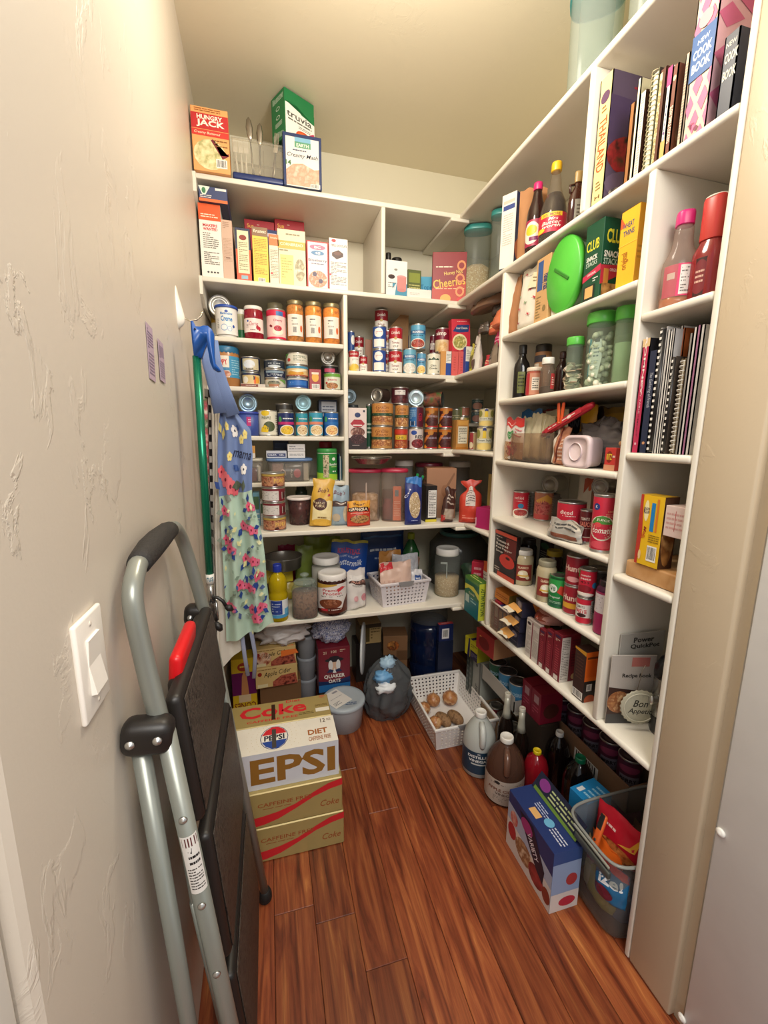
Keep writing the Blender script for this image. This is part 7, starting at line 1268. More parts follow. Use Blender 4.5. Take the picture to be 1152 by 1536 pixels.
RC('dark red tomato SAUCE tin in front of the diced tomatoes', 866, 888, 763, R6, '#6a2428', [('T', 'TOMATO', .42, .76, .42, .1, '#e8dcd0'), ('B', 'SAUCE', .45, .58, .55, .16, '#e88a78'), ('l', .25, .42, .7, .46, 1, '#d8b8b0'), ('p', [(0, .3), (.3, .14), (.7, .14), (1, .3), (1, 0), (0, 0)], '#b02a3c'), ('p', [(0, .32), (.3, .16), (.7, .16), (1, .32), (1, .29), (.7, .13), (.3, .13), (0, .29)], '#e8dcd0')], v0=815)
RC('very tall red tomato juice tin with a green leaf on the tomato shelf', 882, 918, 739, R6, '#c42840', [('e', .28, .82, .10, .065, '#243a7a'), ('T', 'K', .28, .82, .06, .05, '#eee'), ('T', '100%', .72, .74, .22, .04, '#e8a878'), ('l', .55, .62, .9, .7, 3, '#e0907c'), ('e', .48, .42, .38, .24, '#ded8c4'), ('e', .48, .42, .345, .215, '#c02a40'), ('p', [(.16, .50), (.3, .62), (.48, .66), (.66, .62), (.80, .50)], '#4f8a3a'), ('T', 'JUICE', .50, .57, .36, .055, '#f0e8d8', -6), ('e', .36, .48, .1, .05, '#d84a50'), ('I', 'tomato', .50, .37, .56, .09, '#f4ece0'), ('e', .5, .1, .32, .08, '#d04a58')], v0=830, x=.965)
lyingcan('tomato_can', 'embossed tin lying on its side on top of the tall tomato juice tin', 900, 728, 11.5, 1.242, x=1.00, dirn=-pi/2*.75, group='tins lying on their sides', endm=mat('#9a968c', .35, .6), length=.08)
t = bag('bar_packet', 'crumpled silver-white wrapped bar lying at the front of the tomato shelf', 'packet', (.912, 1.145, .16, .06, -pi/2), .05, mat('#c8c6c0', .25, .5), [('l', .25, .5, .9, .85, 2, '#4a4a4a'), ('r', .3, .15, .95, .35, '#7a4634')], z=R6, seed=165, crumple=.010, top=1)
# ---- row R7 (z .843)
RB_('soup_carton', 'black and red Tomato and Roasted Red Pepper Soup carton at the left end', 740, 771, 777, 800, R7, '#241a18', [('r', 0, .92, 1, 1, '#c8503a'), ('p', [(.45, .5), (1, .5), (1, .9), (.55, .9)], '#6a2a24'), ('T', 'Organic', .2, .87, .3, .03, '#e0d0c0'), ('T', 'Tomato &', .38, .79, .62, .055, '#efe6da'), ('T', 'Roasted', .36, .71, .56, .055, '#efe6da'), ('T', 'Red Pepper', .45, .63, .76, .055, '#efe6da'), ('T', 'Soup', .25, .55, .34, .055, '#efe6da'), ('e', .62, .36, .38, .18, '#2a2624'), ('e', .62, .40, .35, .15, '#cf3c30'), ('e', .66, .47, .1, .03, '#3a1a10'), ('l', .05, .1, .3, .2, 2, '#c8b8a8'), ('r', .2, 0, 1, .10, '#c8482c')], x=.925)
def alf(label, u0, u1, vt, v0, **k): return vessel('sauce_jar', label, 'jar', G(u0, u1, vt, R7, v0=v0), R7, [(.92, 0), (1, .03), (1, .74), (.94, .82), (.8, .88), (.8, .92)], mat('#b8ab8a', .15), cap=(.86, .88, 1, k.pop('cc', '#d8d4cc')), lab=(.15, .62, 1.02, '#8a3a30', [('B', 'CLASSICO', .5, .82, .55, .13, '#e8d4b0'), ('e', .5, .42, .26, .24, '#e4d8b8'), ('e', .42, .45, .1, .12, '#efe8d8'), ('r', .2, .28, .8, .36, '#d8b04a'), ('r', .3, .05, .75, .2, '#7a2a20'), ('e', .75, .2, .1, .1, '#e0d0b0')], 1.9), group='white sauce jars', **k)
alf('white sauce jar with a white lid right of the soup carton', 768, 798, 821, 879)
alf('white sauce jar with a bronze lid behind the green juice can', 801, 832, 837, 904, cc='#8f8a74')
V('sauce_jar', 'dark sauce jar standing behind the first white sauce jar', 778, 803, 806, R7, JAR, mat('#241815', .15), x=1.06, cap=(.82, .86, 1, '#3a322c'))
V('sauce_jar', 'brown sauce jar with a yellow lid behind the second white sauce jar', 815, 842, 823, R7, JAR, mat('#3a201a', .15), x=1.08, cap=(.9, .86, 1, '#a8922a'))
RB_('soup_box', 'dark carton with cream print behind the yellow-lidded jar', 807, 822, 828, 812, R7, '#3f2e28', [('l', .1, .3, .9, .7, 6, '#b8b0a0'), ('e', .5, .85, .4, .1, '#4a6a4a')], x=1.12)
can('juice_can', 'green vegetable juice can with a red pepper picture at the front of the shelf', 'can', G(820, 851, 858, R7, v0=913), R7, '#1f7a3c', [('p', [(.0, 1), (0, .4), (.3, .5), (.8, .9), (.9, 1)], '#2f9a48'), ('r', 0, 0, 1, .22, '#14543a'), ('e', .3, .66, .16, .16, '#dfe8dc'), ('B', 'V8', .3, .66, .2, .16, '#1a5a34'), ('p', [(.45, .55), (.55, .8), (.8, .72), (.82, .5), (.65, .42)], '#c0402c'), ('T', 'Original', .35, .34, .4, .08, '#dfe8dc'), ('l', .2, .1, .6, .2, 2, '#9ac0a0')], band=(.05, .90), lidm=mat('#8a8880', .3, .8), bodym=mat('#2a7a44', .3, .4))
gp_ = G(861, 887, 908, R7, v0=938)
can('tomato_paste_can', 'lower white and red tomato PASTE tin of the front stack', 'can', (gp_[0], gp_[1], gp_[2], .088), R7, '#c4243a', [('r', 0, .25, .75, .78, '#ddd4cc'), ('T', 'TOMATO', .32, .68, .4, .09, '#3a2a28'), ('B', 'PASTE', .35, .5, .5, .16, '#c4243a'), ('e', .4, .34, .18, .08, '#3a1c1c'), ('r', .76, .2, 1, .95, '#e0d8d0'), ('l', .78, .25, .98, .9, 9, '#8a8480')])
can('tomato_paste_can', 'upper bright red tomato paste tin of the front stack', 'can', (gp_[0]+.004, gp_[1]+.002, gp_[2]*1.04, .090), R7+.0885, '#c4243a', [('r', 0, .7, .15, 1, '#4f8a3a'), ('T', 'tomato', .42, .82, .36, .07, '#f0d8d0'), ('T', 'paste', .42, .68, .4, .10, '#f0d8d0'), ('T', '423', .4, .55, .34, .08, '#5a1420'), ('e', .8, .45, .12, .12, '#2f7fae'), ('e', .4, .3, .26, .15, '#8a1c28'), ('e', .4, .08, .4, .07, '#e8dcd0')])
for k in range(2):
    can('tomato_can', ('lower', 'upper')[k]+" white-lettered tin in the dark red stack just left of the paste tins", 'can', (gp_[0]+.022, gp_[1]+.074, .034, .10), R7+k*.1005, '#9a2030', [('B', 'Hunts', .4, .6, .6, .22, '#e8c8b8'), ('r', .1, .2, .6, .4, '#d8a030') if k == 0 else ('e', .4, .2, .2, .1, '#e0a0a0')])
for k, (dx, dy, c) in enumerate(((.10, .055, '#5a5450'), (.105, -.045, '#4c5a3a'))):
    can('tomato_can', ('farther', 'nearer')[k]+' tall dim tin standing behind the paste tins', 'can', (gp_[0]+dx, gp_[1]+dy, .037, .155), R7, c, [('l', .1, .1, .9, .9, 10, '#8a8478')])
vessel('drink_bottle', 'purple-labelled bottle half hidden by the upright at the right end', 'bottle', (.955, .962, .030, .165), R7, CYL, mat('#4a1c3a', .2), lab=(.02, .8, 1.02, '#a02a5a', [('r', 0, .5, 1, .95, '#d8d0d4'), ('l', .1, .55, .9, .9, 6, '#2a2430')]), cap=(.8, .9, 1, '#2a2024'))
# ---- bottom shelf (z6), middle column
t = empty('tea_bin', (.915, 1.475, Z6), -pi/2, 'clear plastic bin of tea boxes on the lowest right-hand shelf', 'bin')
W_, D_, H_ = .142, .26, .125; cp = clearm('#cfc4ba', .30, '#e6dcd2', .12)
for a in ((-W_/2, W_/2, 0, .004), (-W_/2, W_/2, D_-.004, D_), (-W_/2, -W_/2+.004, .004, D_-.004), (W_/2-.004, W_/2, .004, D_-.004)): MB().box(a[0], a[1], a[2], a[3], .004, H_, cp).build('wall_panel', t)
MB().box(-W_/2, W_/2, 0, D_, 0, .004, cp).build('bin_base', t)
MB().tube([(-W_/2, -.003, H_), (W_/2, -.003, H_)], .004, mat('#d8ccc0', .3), 6).build('rim', t)
for k, (dy, w, h_, c) in enumerate(((1.52, .036, .125, '#a02434'), (1.485, .03, .115, '#2c3260'), (1.455, .024, .12, '#26306a'), (1.425, .026, .125, '#b8b4b4'))):
    box('tea_box', ('crimson', 'navy', 'royal blue and gold', 'pale grey')[k]+' tea box standing inside the clear bin', 'box', (.928, dy, w, h_, -pi/2), .07, c, [('r', .15, .4, .85, .8, '#c8a05a' if k in (1, 2) else '#d8d0c8'), ('l', .2, .1, .8, .35, 3, '#c8c4c0')], z=Z6+.005, group='tea boxes in the clear bin')
t = box('snack_carton', 'orange carton lying open on top of the tea boxes against the upright', 'box', (.935, 1.50, .085, .045, -pi/2), .12, '#c87a2c', [('l', .1, .3, .9, .7, 2, '#8a4a14')], right=[('r', 0, 0, 1, 1, '#a8883c')], z=Z6+.133, turn=.2, tilt=(0, .12))
for k in range(3):
    x_ = .922; y_ = 1.375-.012*k; z_ = Z6+.004+.067*k
    t = box('treat_box', ('bottom', 'middle', 'top')[k]+' of the three navy treat boxes stacked on end with torn cream and orange flaps', 'box', (x_, y_, .062, .062, -pi/2), .13, '#26263a', [('e', .6, .75, .3, .2, '#8a8490'), ('l', .1, .2, .9, .5, 2, '#6a6470')], right=[('r', 0, 0, 1, 1, '#d8883c'), ('p', [(0, 0), (.5, 0), (.3, 1), (0, 1)], '#26263a')], z=z_, group='treat boxes with torn flaps', turn=-.10*k)
    f_ = MB(); f_.poly([(0, 0), (.075, 0), (.080, .03), (.055, .026), (.04, .034), (.02, .027), (0, .032)], 0, .0012, mat('#e0a458', .7)); fo = f_.build('flap', t, (-.045, -.003, .055-.01*k)); fo.rotation_euler = (math.radians(202), 0, math.radians(8*k-8))
    f_ = MB(); f_.poly([(0, 0), (.06, 0), (.058, .022), (.03, .018), (0, .024)], 0, .0012, mat('#e6dcc4', .7)); fo = f_.build('flap', t, (-.04, -.03, .045-.01*k)); fo.rotation_euler = (math.radians(195), 0, math.radians(6))
def rb(label, u0, u1, u2, vt, c, fr=(), ri=(), **k): return RB_('mix_box', label, u0, u1, u2, vt, Z6, c, fr, right=ri, group='boxes at the front of the lowest right-hand shelf', **k)
rb('tall white and maroon box with a pink packet stuffed in its open top', 787, 806, 812, 932, '#b8aca4', [('r', 0, 0, .42, .95, '#d0c8c0'), ('r', .42, 0, .5, .95, '#7a2434'), ('r', .5, 0, .95, .9, '#cfc6be'), ('l', .06, .1, .38, .8, 20, '#8f857c'), ('l', .55, .1, .92, .8, 20, '#8f857c'), ('e', .2, .88, .14, .04, '#3a2a2c')])
gb_ = gbox(787, 806, 932, Z6, x=.925)
bag('snack_packet', 'pink and brown packet opened like a mouth on top of the white and maroon box', 'packet', (.935, gb_[1]-.01, .11, .05, -pi/2), .11, '#c89084', [('p', [(.1, .2), (.9, .3), (.8, .7), (.2, .6)], '#8a3a28'), ('l', .3, .3, .8, .5, 1, '#d85a3c')], z=Z6+gb_[3]+.001, seed=170, crumple=.012)
MR = [('e', .5, .93, .35, .025, '#3a2a4a'), ('l', .25, .82, .8, .88, 2, '#d8c8b0'), ('l', .3, .15, .75, .75, 12, '#b84a54'), ('r', .3, .02, .8, .12, '#ddd4cc')]
rb('first and farthest of the three maroon boxes', 805, 814.5, 821, 944, '#7a1c2a', MR)
rb('second of the three maroon boxes', 815.5, 825, 832, 946, '#7a1c2a', MR)
rb('nearest maroon box, its side printed with nutrition facts', 826, 838, 866, 950, '#7a1c2a', MR, [('r', .0, .0, .45, .95, '#cfc6bc'), ('l', .04, .05, .41, .9, 24, '#7a7068'), ('e', .8, .1, .2, .07, '#c8a070'), ('l', .55, .3, .95, .9, 10, '#5a1420')])
rb('dark brown and orange box with white barcode labels at the divider', 857, 873, 893, 974, '#3a2420', [('b', .05, .03, .95, .18), ('l', .2, .4, .8, .9, 8, '#5a3a30'), ('p', [(0, .96), (1, .92), (1, 1), (0, 1)], '#c8902a')], [('r', 0, .42, 1, 1, '#e0691c'), ('r', .1, .86, .9, .9, '#6a3010'), ('r', .12, .5, .88, .84, '#d85c14'), ('r', 0, 0, 1, .42, '#221c1c'), ('r', .2, .22, .6, .36, '#dcd8d0'), ('b', .24, .23, .5, .35), ('e', .5, .04, .4, .10, '#b8542c')])
# ---- column C
PB = [(.9, 0), (1, .02), (1, .46), (.94, .52), (.62, .64), (.55, .72), (.52, .84), (.4, .87), (.38, .9)]
vessel('salad_dressing_bottle', 'orange dressing bottle with a magenta cap and label in the upper right cubby', 'bottle', (.965, .862, .036, za(320, .965, .862)-S2), S2, PB, mat('#d8c8c0', .06, clear=.3, tint='#ece0d8'), mat('#c8782c', .15), .14, cap=(.50, .87, 1, '#cf2a78', .02), e=2.6,
       lab=(.11, .44, 1.03, '#d83868', [('r', .42, .05, 1, .95, '#e0d8d4'), ('l', .45, .4, .95, .9, 5, '#6a605c'), ('r', .68, .42, .98, .54, '#c82a58'), ('b', .7, .08, .95, .36), ('r', .12, .55, .3, .75, '#e8dcd8'), ('l', .45, .1, .66, .36, 3, '#6a605c')], 2.4), turn=.25)
vessel('sauce_bottle', 'dark red sauce bottle with a long red wrapped cap', 'bottle', (.985, .805, .033, za(296, .985, .805)-S2), S2, [(.9, 0), (1, .02), (1, .40), (.95, .48), (.66, .58), (.6, .62), (.6, .98)], mat('#8a2428', .12), cap=(.70, .60, .985, '#c83a34'), e=2.8,
       lab=(.06, .42, 1.03, '#3a1418', [('e', .5, .5, .4, .45, '#7a1c28'), ('l', .3, .3, .7, .7, 3, '#d8b0a0')], 1.3), turn=-.5, extra=lambda t, r, h: MB().lathe([(.71*r, h*.985), (.71*r, h), (0, h)], '#e4dcd0', 22).build('cap_top', t))
vessel('sauce_bottle', 'clear bottle with a pale green cap, mostly hidden by the right jamb', 'bottle', (.995, .748, .022, za(282, .995, .748)-S2), S2, PB, mat('#a8a8a0', .08, clear=.45, tint='#c8ccc4'), cap=(.62, .78, 1, '#7fae7c'), lab=(.62, .78, .62, '#3f7a5a', []))
BK2 = 'cookbooks and magazines in the middle right cubby'
book('magenta-spined book with white lettering, first in the middle right cubby', 946.5, 956.5, 508, S4, '#b82a50', [('r', 0, .93, 1, 1, '#d8b888'), ('B', 'ROMNEY', .5, .76, .5, .28, '#ecdcd4', -90), ('T', 'FAMILY TABLE', .5, .50, .3, .2, '#e0b0b8', -90), ('T', 'ROMNEY', .5, .27, .26, .12, '#5a1428', -90), ('e', .5, .08, .15, .012, '#e0b0b8')], x=.92, d=.18, group=BK2, cc='#1a1a22')
book('navy book with script lettering along its spine', 957.5, 969, 526, S4, '#202a44', [('I', 'The Gathering of Friends', .5, .62, .34, .5, '#b8bcc8', -90), ('e', .5, .1, .18, .014, '#c89068')], x=.92, d=.18, group=BK2, cc='#202a44')
book('tall book with a thick black comb binding', 970, 979, 491, S4, '#dcd8d0', spiral=('comb', '#1c1a1a'), x=.925, d=.2, group=BK2, cc='#b8b4b0')
for k, (u0, u1, vt, c) in enumerate(((980, 984, 495, '#c8c4c0'), (984.5, 987, 497, '#e4e0dc'), (987.5, 990, 493, '#b8b4b2'))):
    book(('grey magazine just right of the thick comb binding', 'white magazine between the grey ones', 'grey magazine left of the second comb binding')[k], u0, u1, vt, S4, c, x=.925, d=.2, group=BK2, name='magazine')
book('lower book with a thinner black comb binding', 991, 997.5, 535, S4, '#3a3634', spiral=('comb', '#201d1d'), x=.925, d=.17, group=BK2, cc='#4a4038')
for k, (u0, u1, vt, c) in enumerate(((998, 1001, 489, '#dcd8d2'), (1001.5, 1004, 492, '#a8582c'))):
    book(('tall white booklet behind the wire-bound book', 'tall rust-brown booklet behind the wire-bound book')[k], u0, u1, vt, S4, c, x=.95, d=.17, group=BK2, name='booklet')
book('low wire-bound book with a white coil', 1004.5, 1011, 538, S4, '#5a4a3c', spiral=('wire', '#d8d4cc'), x=.925, d=.17, group=BK2, cc='#6a5a44')
for k, (u0, u1, vt, c) in enumerate(((1012, 1016, 500, '#8a8580'), (1017, 1021, 491, '#cfcac6'), (1022, 1026, 488, '#a06a8a'), (1027, 1032, 487, '#c8c4c0'))):
    book(('grey', 'off-white', 'mauve', 'light grey')[k]+' magazine at the right end of the cubby of cookbooks', u0, u1, vt, S4, c, x=.925, d=.19, group=BK2, name='magazine')
t = empty('cutting_board', (.925, .822, S6), -pi/2, 'light wooden crate-like board under the yellow box', 'board')
MB().box(-.065, .090, .005, .20, 0, .045, mat('f:#c89a68,#b8854f,#d8b080:12', .5), .006, seg=2).build('board_body', t)
RB_('taquito_box', 'yellow and red frozen snack box marked MAC CHEESE standing on the wooden board', 951, 985, 1006, 744, S6+.0455, '#e6b81e', [('r', 0, 0, .12, 1, '#b83a2c'), ('p', [(.0, .02), (.16, .1), (.2, .5), (.12, .9), (0, .98)], '#b83a2c'), ('e', .3, .78, .10, .15, '#efe4b0'), ('B', 'DELIZIA', .3, .78, .09, .24, '#3a2a50', -90), ('r', .5, .5, .66, .9, '#1f7fc0'), ('r', .72, .5, .80, .96, '#d87a28'), ('I', 'Mac', .32, .48, .16, .12, '#b83a2c', -90), ('T', 'CHEESE', .22, .42, .08, .16, '#c84a20', -90), ('b', .5, .08, .9, .3), ('l', .5, .34, .95, .46, 4, '#8a6a18'), ('e', .2, .14, .06, .07, '#e8c890')], right=[('r', 0, 0, 1, 1, '#4a2c1c'), ('e', .5, .45, .45, .42, 'f:#c08848,#7a4a24,#d8a868:14')], x=.925, top=[('r', 0, 0, 1, 1, '#c8a01c')])
box('ration_box', 'small pale pink printed box stacked at the right against the jamb', 'box', (.925, .757, .055, .075, -pi/2), .10, '#dcc4bc', [('l', .1, .2, .9, .8, 4, '#c89a94'), ('r', .5, .2, .52, .85, '#b83a3c')], z=S6+.135)
box('snack_carton', 'dark brown box supporting the pale pink one beside the jamb', 'box', (.985, .757, .055, .088, -pi/2), .13, '#3f281c', z=S6+.0455)
# bottom cubby: booklets, round sign, pressure cooker
def flatbook(label, x, y, w, h, c, art, turn, z=Z6, name='recipe_booklet'):
    return box(name, label, 'booklet', (x, y, w, h, -pi/2), .004, c, art, z=z, turn=turn, base='pages')
flatbook('grey appliance booklet with bold black lettering standing behind the recipe book', 1.03, .892, .15, .27, '#a8a49c', [('B', 'Power', .52, .92, .46, .06, '#2a2826'), ('B', 'QuickPot', .56, .845, .66, .06, '#2a2826')], 1.5)
flatbook('Recipe Book booklet with a food photo on its grey cover', .985, .872, .13, .215, '#b4aca4', [('B', 'Recipe Book', .60, .70, .66, .075, '#2a2624'), ('r', .45, .84, .85, .97, '#b87068'), ('p', [(0, 0), (1, 0), (1, .46), (0, .54)], '#3a2420'), ('e', .25, .32, .26, .16, 'f:#c08a58,#8a5230,#d8ac7c:50'), ('r', 0, 0, 1, .14, '#3c3a3a')], 1.32)
t = empty('trivet_sign', (.99, .842, Z6+.055), -pi/2+1.2, 'round pale scalloped Bon Appetit sign leaning on the recipe booklets', 'sign', None)
TT = Matrix.Rotation(pi/2, 4, 'X')
MB().lathe([(.050, -.003), (.053, 0), (.050, .003), (0, .003)], mat('#b4b09c', .4), 48, rib=.03, rn=24, T=TT).tube([(.043*cos(a*pi/20), -.004, .043*sin(a*pi/20)) for a in range(40)], .0015, '#cfccba', 6, True).build('sign_plate', t)
MB().art((lambda u, v, o: (-.04+u*.08, -.0035-o, -.04+v*.08), .08, .08, (0, 0)), [('I', 'Bon', .5, .66, .5, .26, '#1c1a18'), ('I', 'Appetit', .5, .34, .8, .26, '#1c1a18')]).build('lettering', t)
MB().tube([(-.012, 0, .05), (-.006, -.002, .11), (0, -.002, .13)], .001, '#8a8070', 5).build('hanging_wire', t)
t.location.z = Z6+.072
pc = empty('pressure_cooker', (1.05, ya(1001, 1.05, .72), Z6), 0, 'black and steel pressure cooker half hidden behind the right jamb', 'pressure cooker')
MB().lathe([(.060, 0), (.068, .01), (.072, .05), (.072, .055)], mat('#1d1c1c', .3), 32).build('base', pc)
MB().lathe([(.071, .055), (.072, .06), (.072, .165), (.071, .17)], mat('#8f8d88', .25, .85), 32).build('steel_body', pc)
MB().lathe([(.074, .17), (.076, .18), (.074, .20), (.05, .225), (.02, .235), (0, .236)], mat('#1a1919', .25), 32).box(-.03, .03, -.01, .01, .235, .255, mat('#1a1919', .3), .006).build('lid', pc)
MB().lathe([(.010, 0), (.012, .006), (.008, .03), (.013, .034), (.013, .044), (0, .046)], STEEL, 16, T=Matrix.Translation((-.070, 0, .11)) @ Matrix.Rotation(-pi/2, 4, 'Y')).build('valve', pc)
pc.scale = (.5, .5, 1)
# ================================================================== right-hand floor, under the lowest shelf
def fj(label, u0, u1, vt, v0, body, fill, lvl, cap, lab, **k): return vessel('vinegar_jug', label, 'jug', G(u0, u1, vt, 0, v0=v0), 0, [(.92, 0), (1, .02), (1, .48), (.96, .58), (.86, .68), (.62, .80), (.36, .89), (.28, .92), (.28, .95)], body, fill, lvl, cap=cap, lab=lab, **k)
def jh(c):
    def ex(t, r, h): MB().tube([(0, -r*.45, h*.88), (0, -r*.86, h*.84), (-.0, -r*1.04, h*.72), (0, -r*1.02, h*.60), (0, -r*.92, h*.54)], [.012, .013, .013, .013, .010], c, 10).build('handle', t)
    return ex
WJ = mat('#c9cdc8', .25, clear=1.25, tint='#dfe4e0')
fj('white translucent distilled vinegar jug with a dark label on the floor', 691, 741, 1052, 1168, WJ, mat('#b8bcb4', .3), .75, (.34, .93, 1, '#e8e6e0', .02), (.08, .46, 1.01, '#1d3a50', [('B', 'DISTILLED', .45, .78, .44, .12, '#e8ecea'), ('B', 'VINEGAR', .45, .6, .40, .12, '#e8ecea'), ('T', 'K', .45, .92, .06, .06, '#e8ecea'), ('r', .3, .42, .6, .48, '#c8ccc8'), ('r', .72, 0, 1, 1, '#d4d8d4'), ('l', .74, .3, .98, .9, 8, '#6a7a84'), ('b', .76, .05, .96, .25)]), turn=.2, extra=jh(mat('#c6cac6', .3)))
fj('brown apple cider vinegar jug with a white cap on the floor', 724, 783, 1086, 1211, mat('#6a4a3c', .10, clear=.9, tint='#a88068'), mat('#4e3024', .15), .78, (.34, .93, 1, '#e8e4dc', .02), (.04, .44, 1.01, '#b8aca0', [('e', .36, .9, .05, .06, '#2a2a2c'), ('l', .25, .76, .8, .86, 2, '#6a5a50'), ('B', 'APPLE CIDER', .45, .60, .50, .12, '#7a4a3a'), ('B', 'VINEGAR', .5, .44, .34, .10, '#6a5a54'), ('l', .3, .12, .8, .34, 4, '#8a8078')]), turn=.1, extra=jh(mat('#6a4a3c', .15)))
for k, (u, vt, x_, y_) in enumerate(((762, 1040, .962, ya(762, .962, .30)), (784, 1062, .978, ya(784, .978, .30)))):
    r = .034; zt_ = za(vt, x_, y_)
    vessel('sparkling_bottle', ('farther', 'nearer')[k]+' of the two dark sparkling bottles with pale foil necks', 'bottle', (xa(u, y_, zt_), y_, r, zt_), 0, [(.95, 0), (1, .02), (1, .5), (.85, .58), (.45, .70), (.36, .8), (.33, .94)], mat('#1c1410', .08), cap=(.38, .955, 1, '#d8d4c4'), group='sparkling bottles',
           extra=lambda t, r, h: MB().lathe([(r*.58, h*.665), (r*.44, h*.74), (r*.37, h*.84), (r*.36, h*.955)], mat('#c4c2b2', .35, .3), 20).build('foil', t))
SB = [(.8, 0), (.95, .03), (1, .1), (1, .55), (.97, .68), (.75, .82), (.4, .91), (.28, .94), (.28, .96)]
for la, u, vt, x_, y_, r, c, cc in (('black soda bottle with a white cap', 840, 1098, 1.078, ya(840, 1.078, .3), .046, '#140c0b', '#dcdcd8'), ('large red juice bottle with a yellow cap', 806, 1126, .98, ya(806, .98, .28), .048, '#8a1420', '#e0c41c'), ('black soda bottle with a dark green cap', 871, 1136, 1.06, ya(871, 1.06, .3), .056, '#110d0c', '#0d6a48')):
    zt_ = za(vt, x_, y_); vessel('drink_bottle', la+' standing on the floor', 'bottle', (xa(u, y_, zt_), y_, r, zt_), 0, SB, mat(c, .06), cap=(.33, .94, 1.0, cc, .03))

g_ = (.765, .982, .24, .215, -pi/2)
t = box('breakfast_box', 'big blue and white multipack box with cookies pictured on its side, on the floor', 'box', g_, .10, '#26386e',
    [('p', [(0, 0), (1, 0), (1, .62), (.5, .74), (0, .8)], '#aab4ca'), ('p', [(0, 0), (1, 0), (1, .4), (0, .52)], '#d8cfc8'), ('e', .16, .62, .09, .12, 'f:#b83038,#e0b0a0:40'), ('e', .13, .36, .10, .14, '#b02a34'), ('e', .42, .3, .2, .18, 'f:#c8a078,#8a5a3a,#e8d0b0:30'), ('e', .7, .24, .16, .16, 'f:#a83a3c,#6a2024:30'), ('p', [(.28, .92), (.58, .95), (.86, .5), (.84, .28), (.70, .36), (.40, .70)], '#1c1c34'), ('e', .45, .80, .13, .11, '#a8387a'), ('T', 'VARIETY', .60, .62, .34, .10, '#e8e0e8', -48), ('e', .92, .2, .08, .12, '#8a3a2c')],
    right=[('r', 0, .8, 1, 1, '#34508a'), ('r', 0, .3, 1, .8, '#8fa4c8'), ('r', 0, 0, 1, .3, '#d8d0cc'), ('e', .6, .14, .3, .08, '#b83044'), ('e', .7, .5, .2, .10, '#a83a3c')],
    top=[('r', .35, .18, .52, .42, '#e0b070'), ('l', .3, .45, .62, .7, 3, '#b8c0d8'), ('e', .62, .5, .07, .16, '#6fb4d8'), ('l', .7, .3, .95, .6, 3, '#c8ccdc')])
b = MB().box(-.115, .105, -.002, .001, 0, .06, mat('#1a1f38', .5)); b.art(plane(.21, .06, -.002), [('e', .15, .6, .12, .3, '#8a3a8a'), ('l', .3, .2, .9, .8, 3, '#b8c08a'), ('p', [(.0, 0), (1, 0), (1, .15), (0, .2)], '#6a8a3a')])
o = b.build('open_flap', t, (0, .086, .2155)); o.rotation_euler = (math.radians(-38), 0, 0)
box('tissue_box', 'small bright blue box with white print standing behind the clear storage bin', 'box', (.955, .992, .075, .245, -pi/2), .11, '#1f86c4', [('l', .2, .3, .8, .7, 3, '#c8e0ee')], top=[('r', .15, .15, .35, .4, '#e4ecf0'), ('l', .45, .15, .9, .85, 4, '#9ad0ec')], turn=.12)
# clear storage bin with its snacks
t = empty('storage_bin', (1.047, .836, 0), 0, 'large clear storage bin with a grey handle, full of snack bags, on the floor', 'bin')
cb = mat('#b4b4b0', .15, clear=.42, tint='#d8dad6')
def sup(w, d, z, e=5, n=48, cx=0, cy=0): return [(cx+math.copysign(abs(cos(a))**(2/e), cos(a))*w/2, cy+math.copysign(abs(sin(a))**(2/e), sin(a))*d/2, z) for a in [2*pi*k/n for k in range(n)]]
bm_ = MB(); rings = [sup(.30, .165, .002), sup(.325, .19, .012), sup(.345, .203, .20), sup(.352, .206, .262), sup(.372, .214, .266), sup(.378, .216, .278)]
rings = [[(x_-.0, y_, z_) for x_, y_, z_ in r_] for r_ in rings]
vs = sum(rings, []); n = 48; fs = [tuple(reversed(range(n)))]
for i in range(len(rings)-1):
    for k in range(n): fs.append((i*n+k, i*n+(k+1) % n, (i+1)*n+(k+1) % n, (i+1)*n+k))
bm_.add(vs, fs, cb, True); bm_.build('bin_body', t)
MB().tube(sup(.380, .217, .274), .0045, mat('#a8aaa4', .2, clear=1.1, tint='#c8cac4'), 8, True).build('rim', t)
MB().box(-.006, .006, -.078, .055, -.011, .011, mat('#4a4e4a', .45), .004, seg=2, T=Matrix.Translation((-.196, -.01, .245))).build('handle', t)
MB().box(-.003, .003, -.080, .060, -.004, .004, mat('#9a9c90', .4), .002, T=Matrix.Translation((-.197, -.005, .268))).build('handle', t)
def inbin(label, x, y, w, h, d, c, art, dz, turn=0, seed=0, tilt=None, **k): return bag('snack_bag', label, 'bag', (x, y, w, h, -pi/2), d, c, art, z=dz, turn=turn, seed=seed, tilt=tilt, crumple=.006, group='snack bags in the storage bin', **k)
inbin('shiny red chip bag with a brown picture bunched at the top of the storage bin', .955, .845, .15, .13, .07, '#c41c30', [('e', .55, .2, .4, .25, 'f:#b85a28,#e0904c,#7a3014:40'), ('p', [(.6, .5), (.8, .6), (.95, .9), (.9, .5)], '#e0a030'), ('l', .1, .6, .5, .7, 1, '#f0c8c0')], .165, .2, 201)
inbin('orange bag lying below the red chip bag in the storage bin', .90, .83, .12, .08, .04, '#d8621c', [('l', .2, .4, .8, .7, 1, '#f0c8a0')], .165, -.1, 202)
inbin('blue bag with white letters ize! near the front of the storage bin', .875, .775, .09, .11, .05, '#1f6a98', [('B', 'ize!', .55, .62, .7, .26, '#eef2f4', 8), ('p', [(0, .85), (1, .8), (1, 1), (0, 1)], '#b83a3c'), ('e', .4, .25, .3, .18, '#6a1c30')], .12, .3, 203)
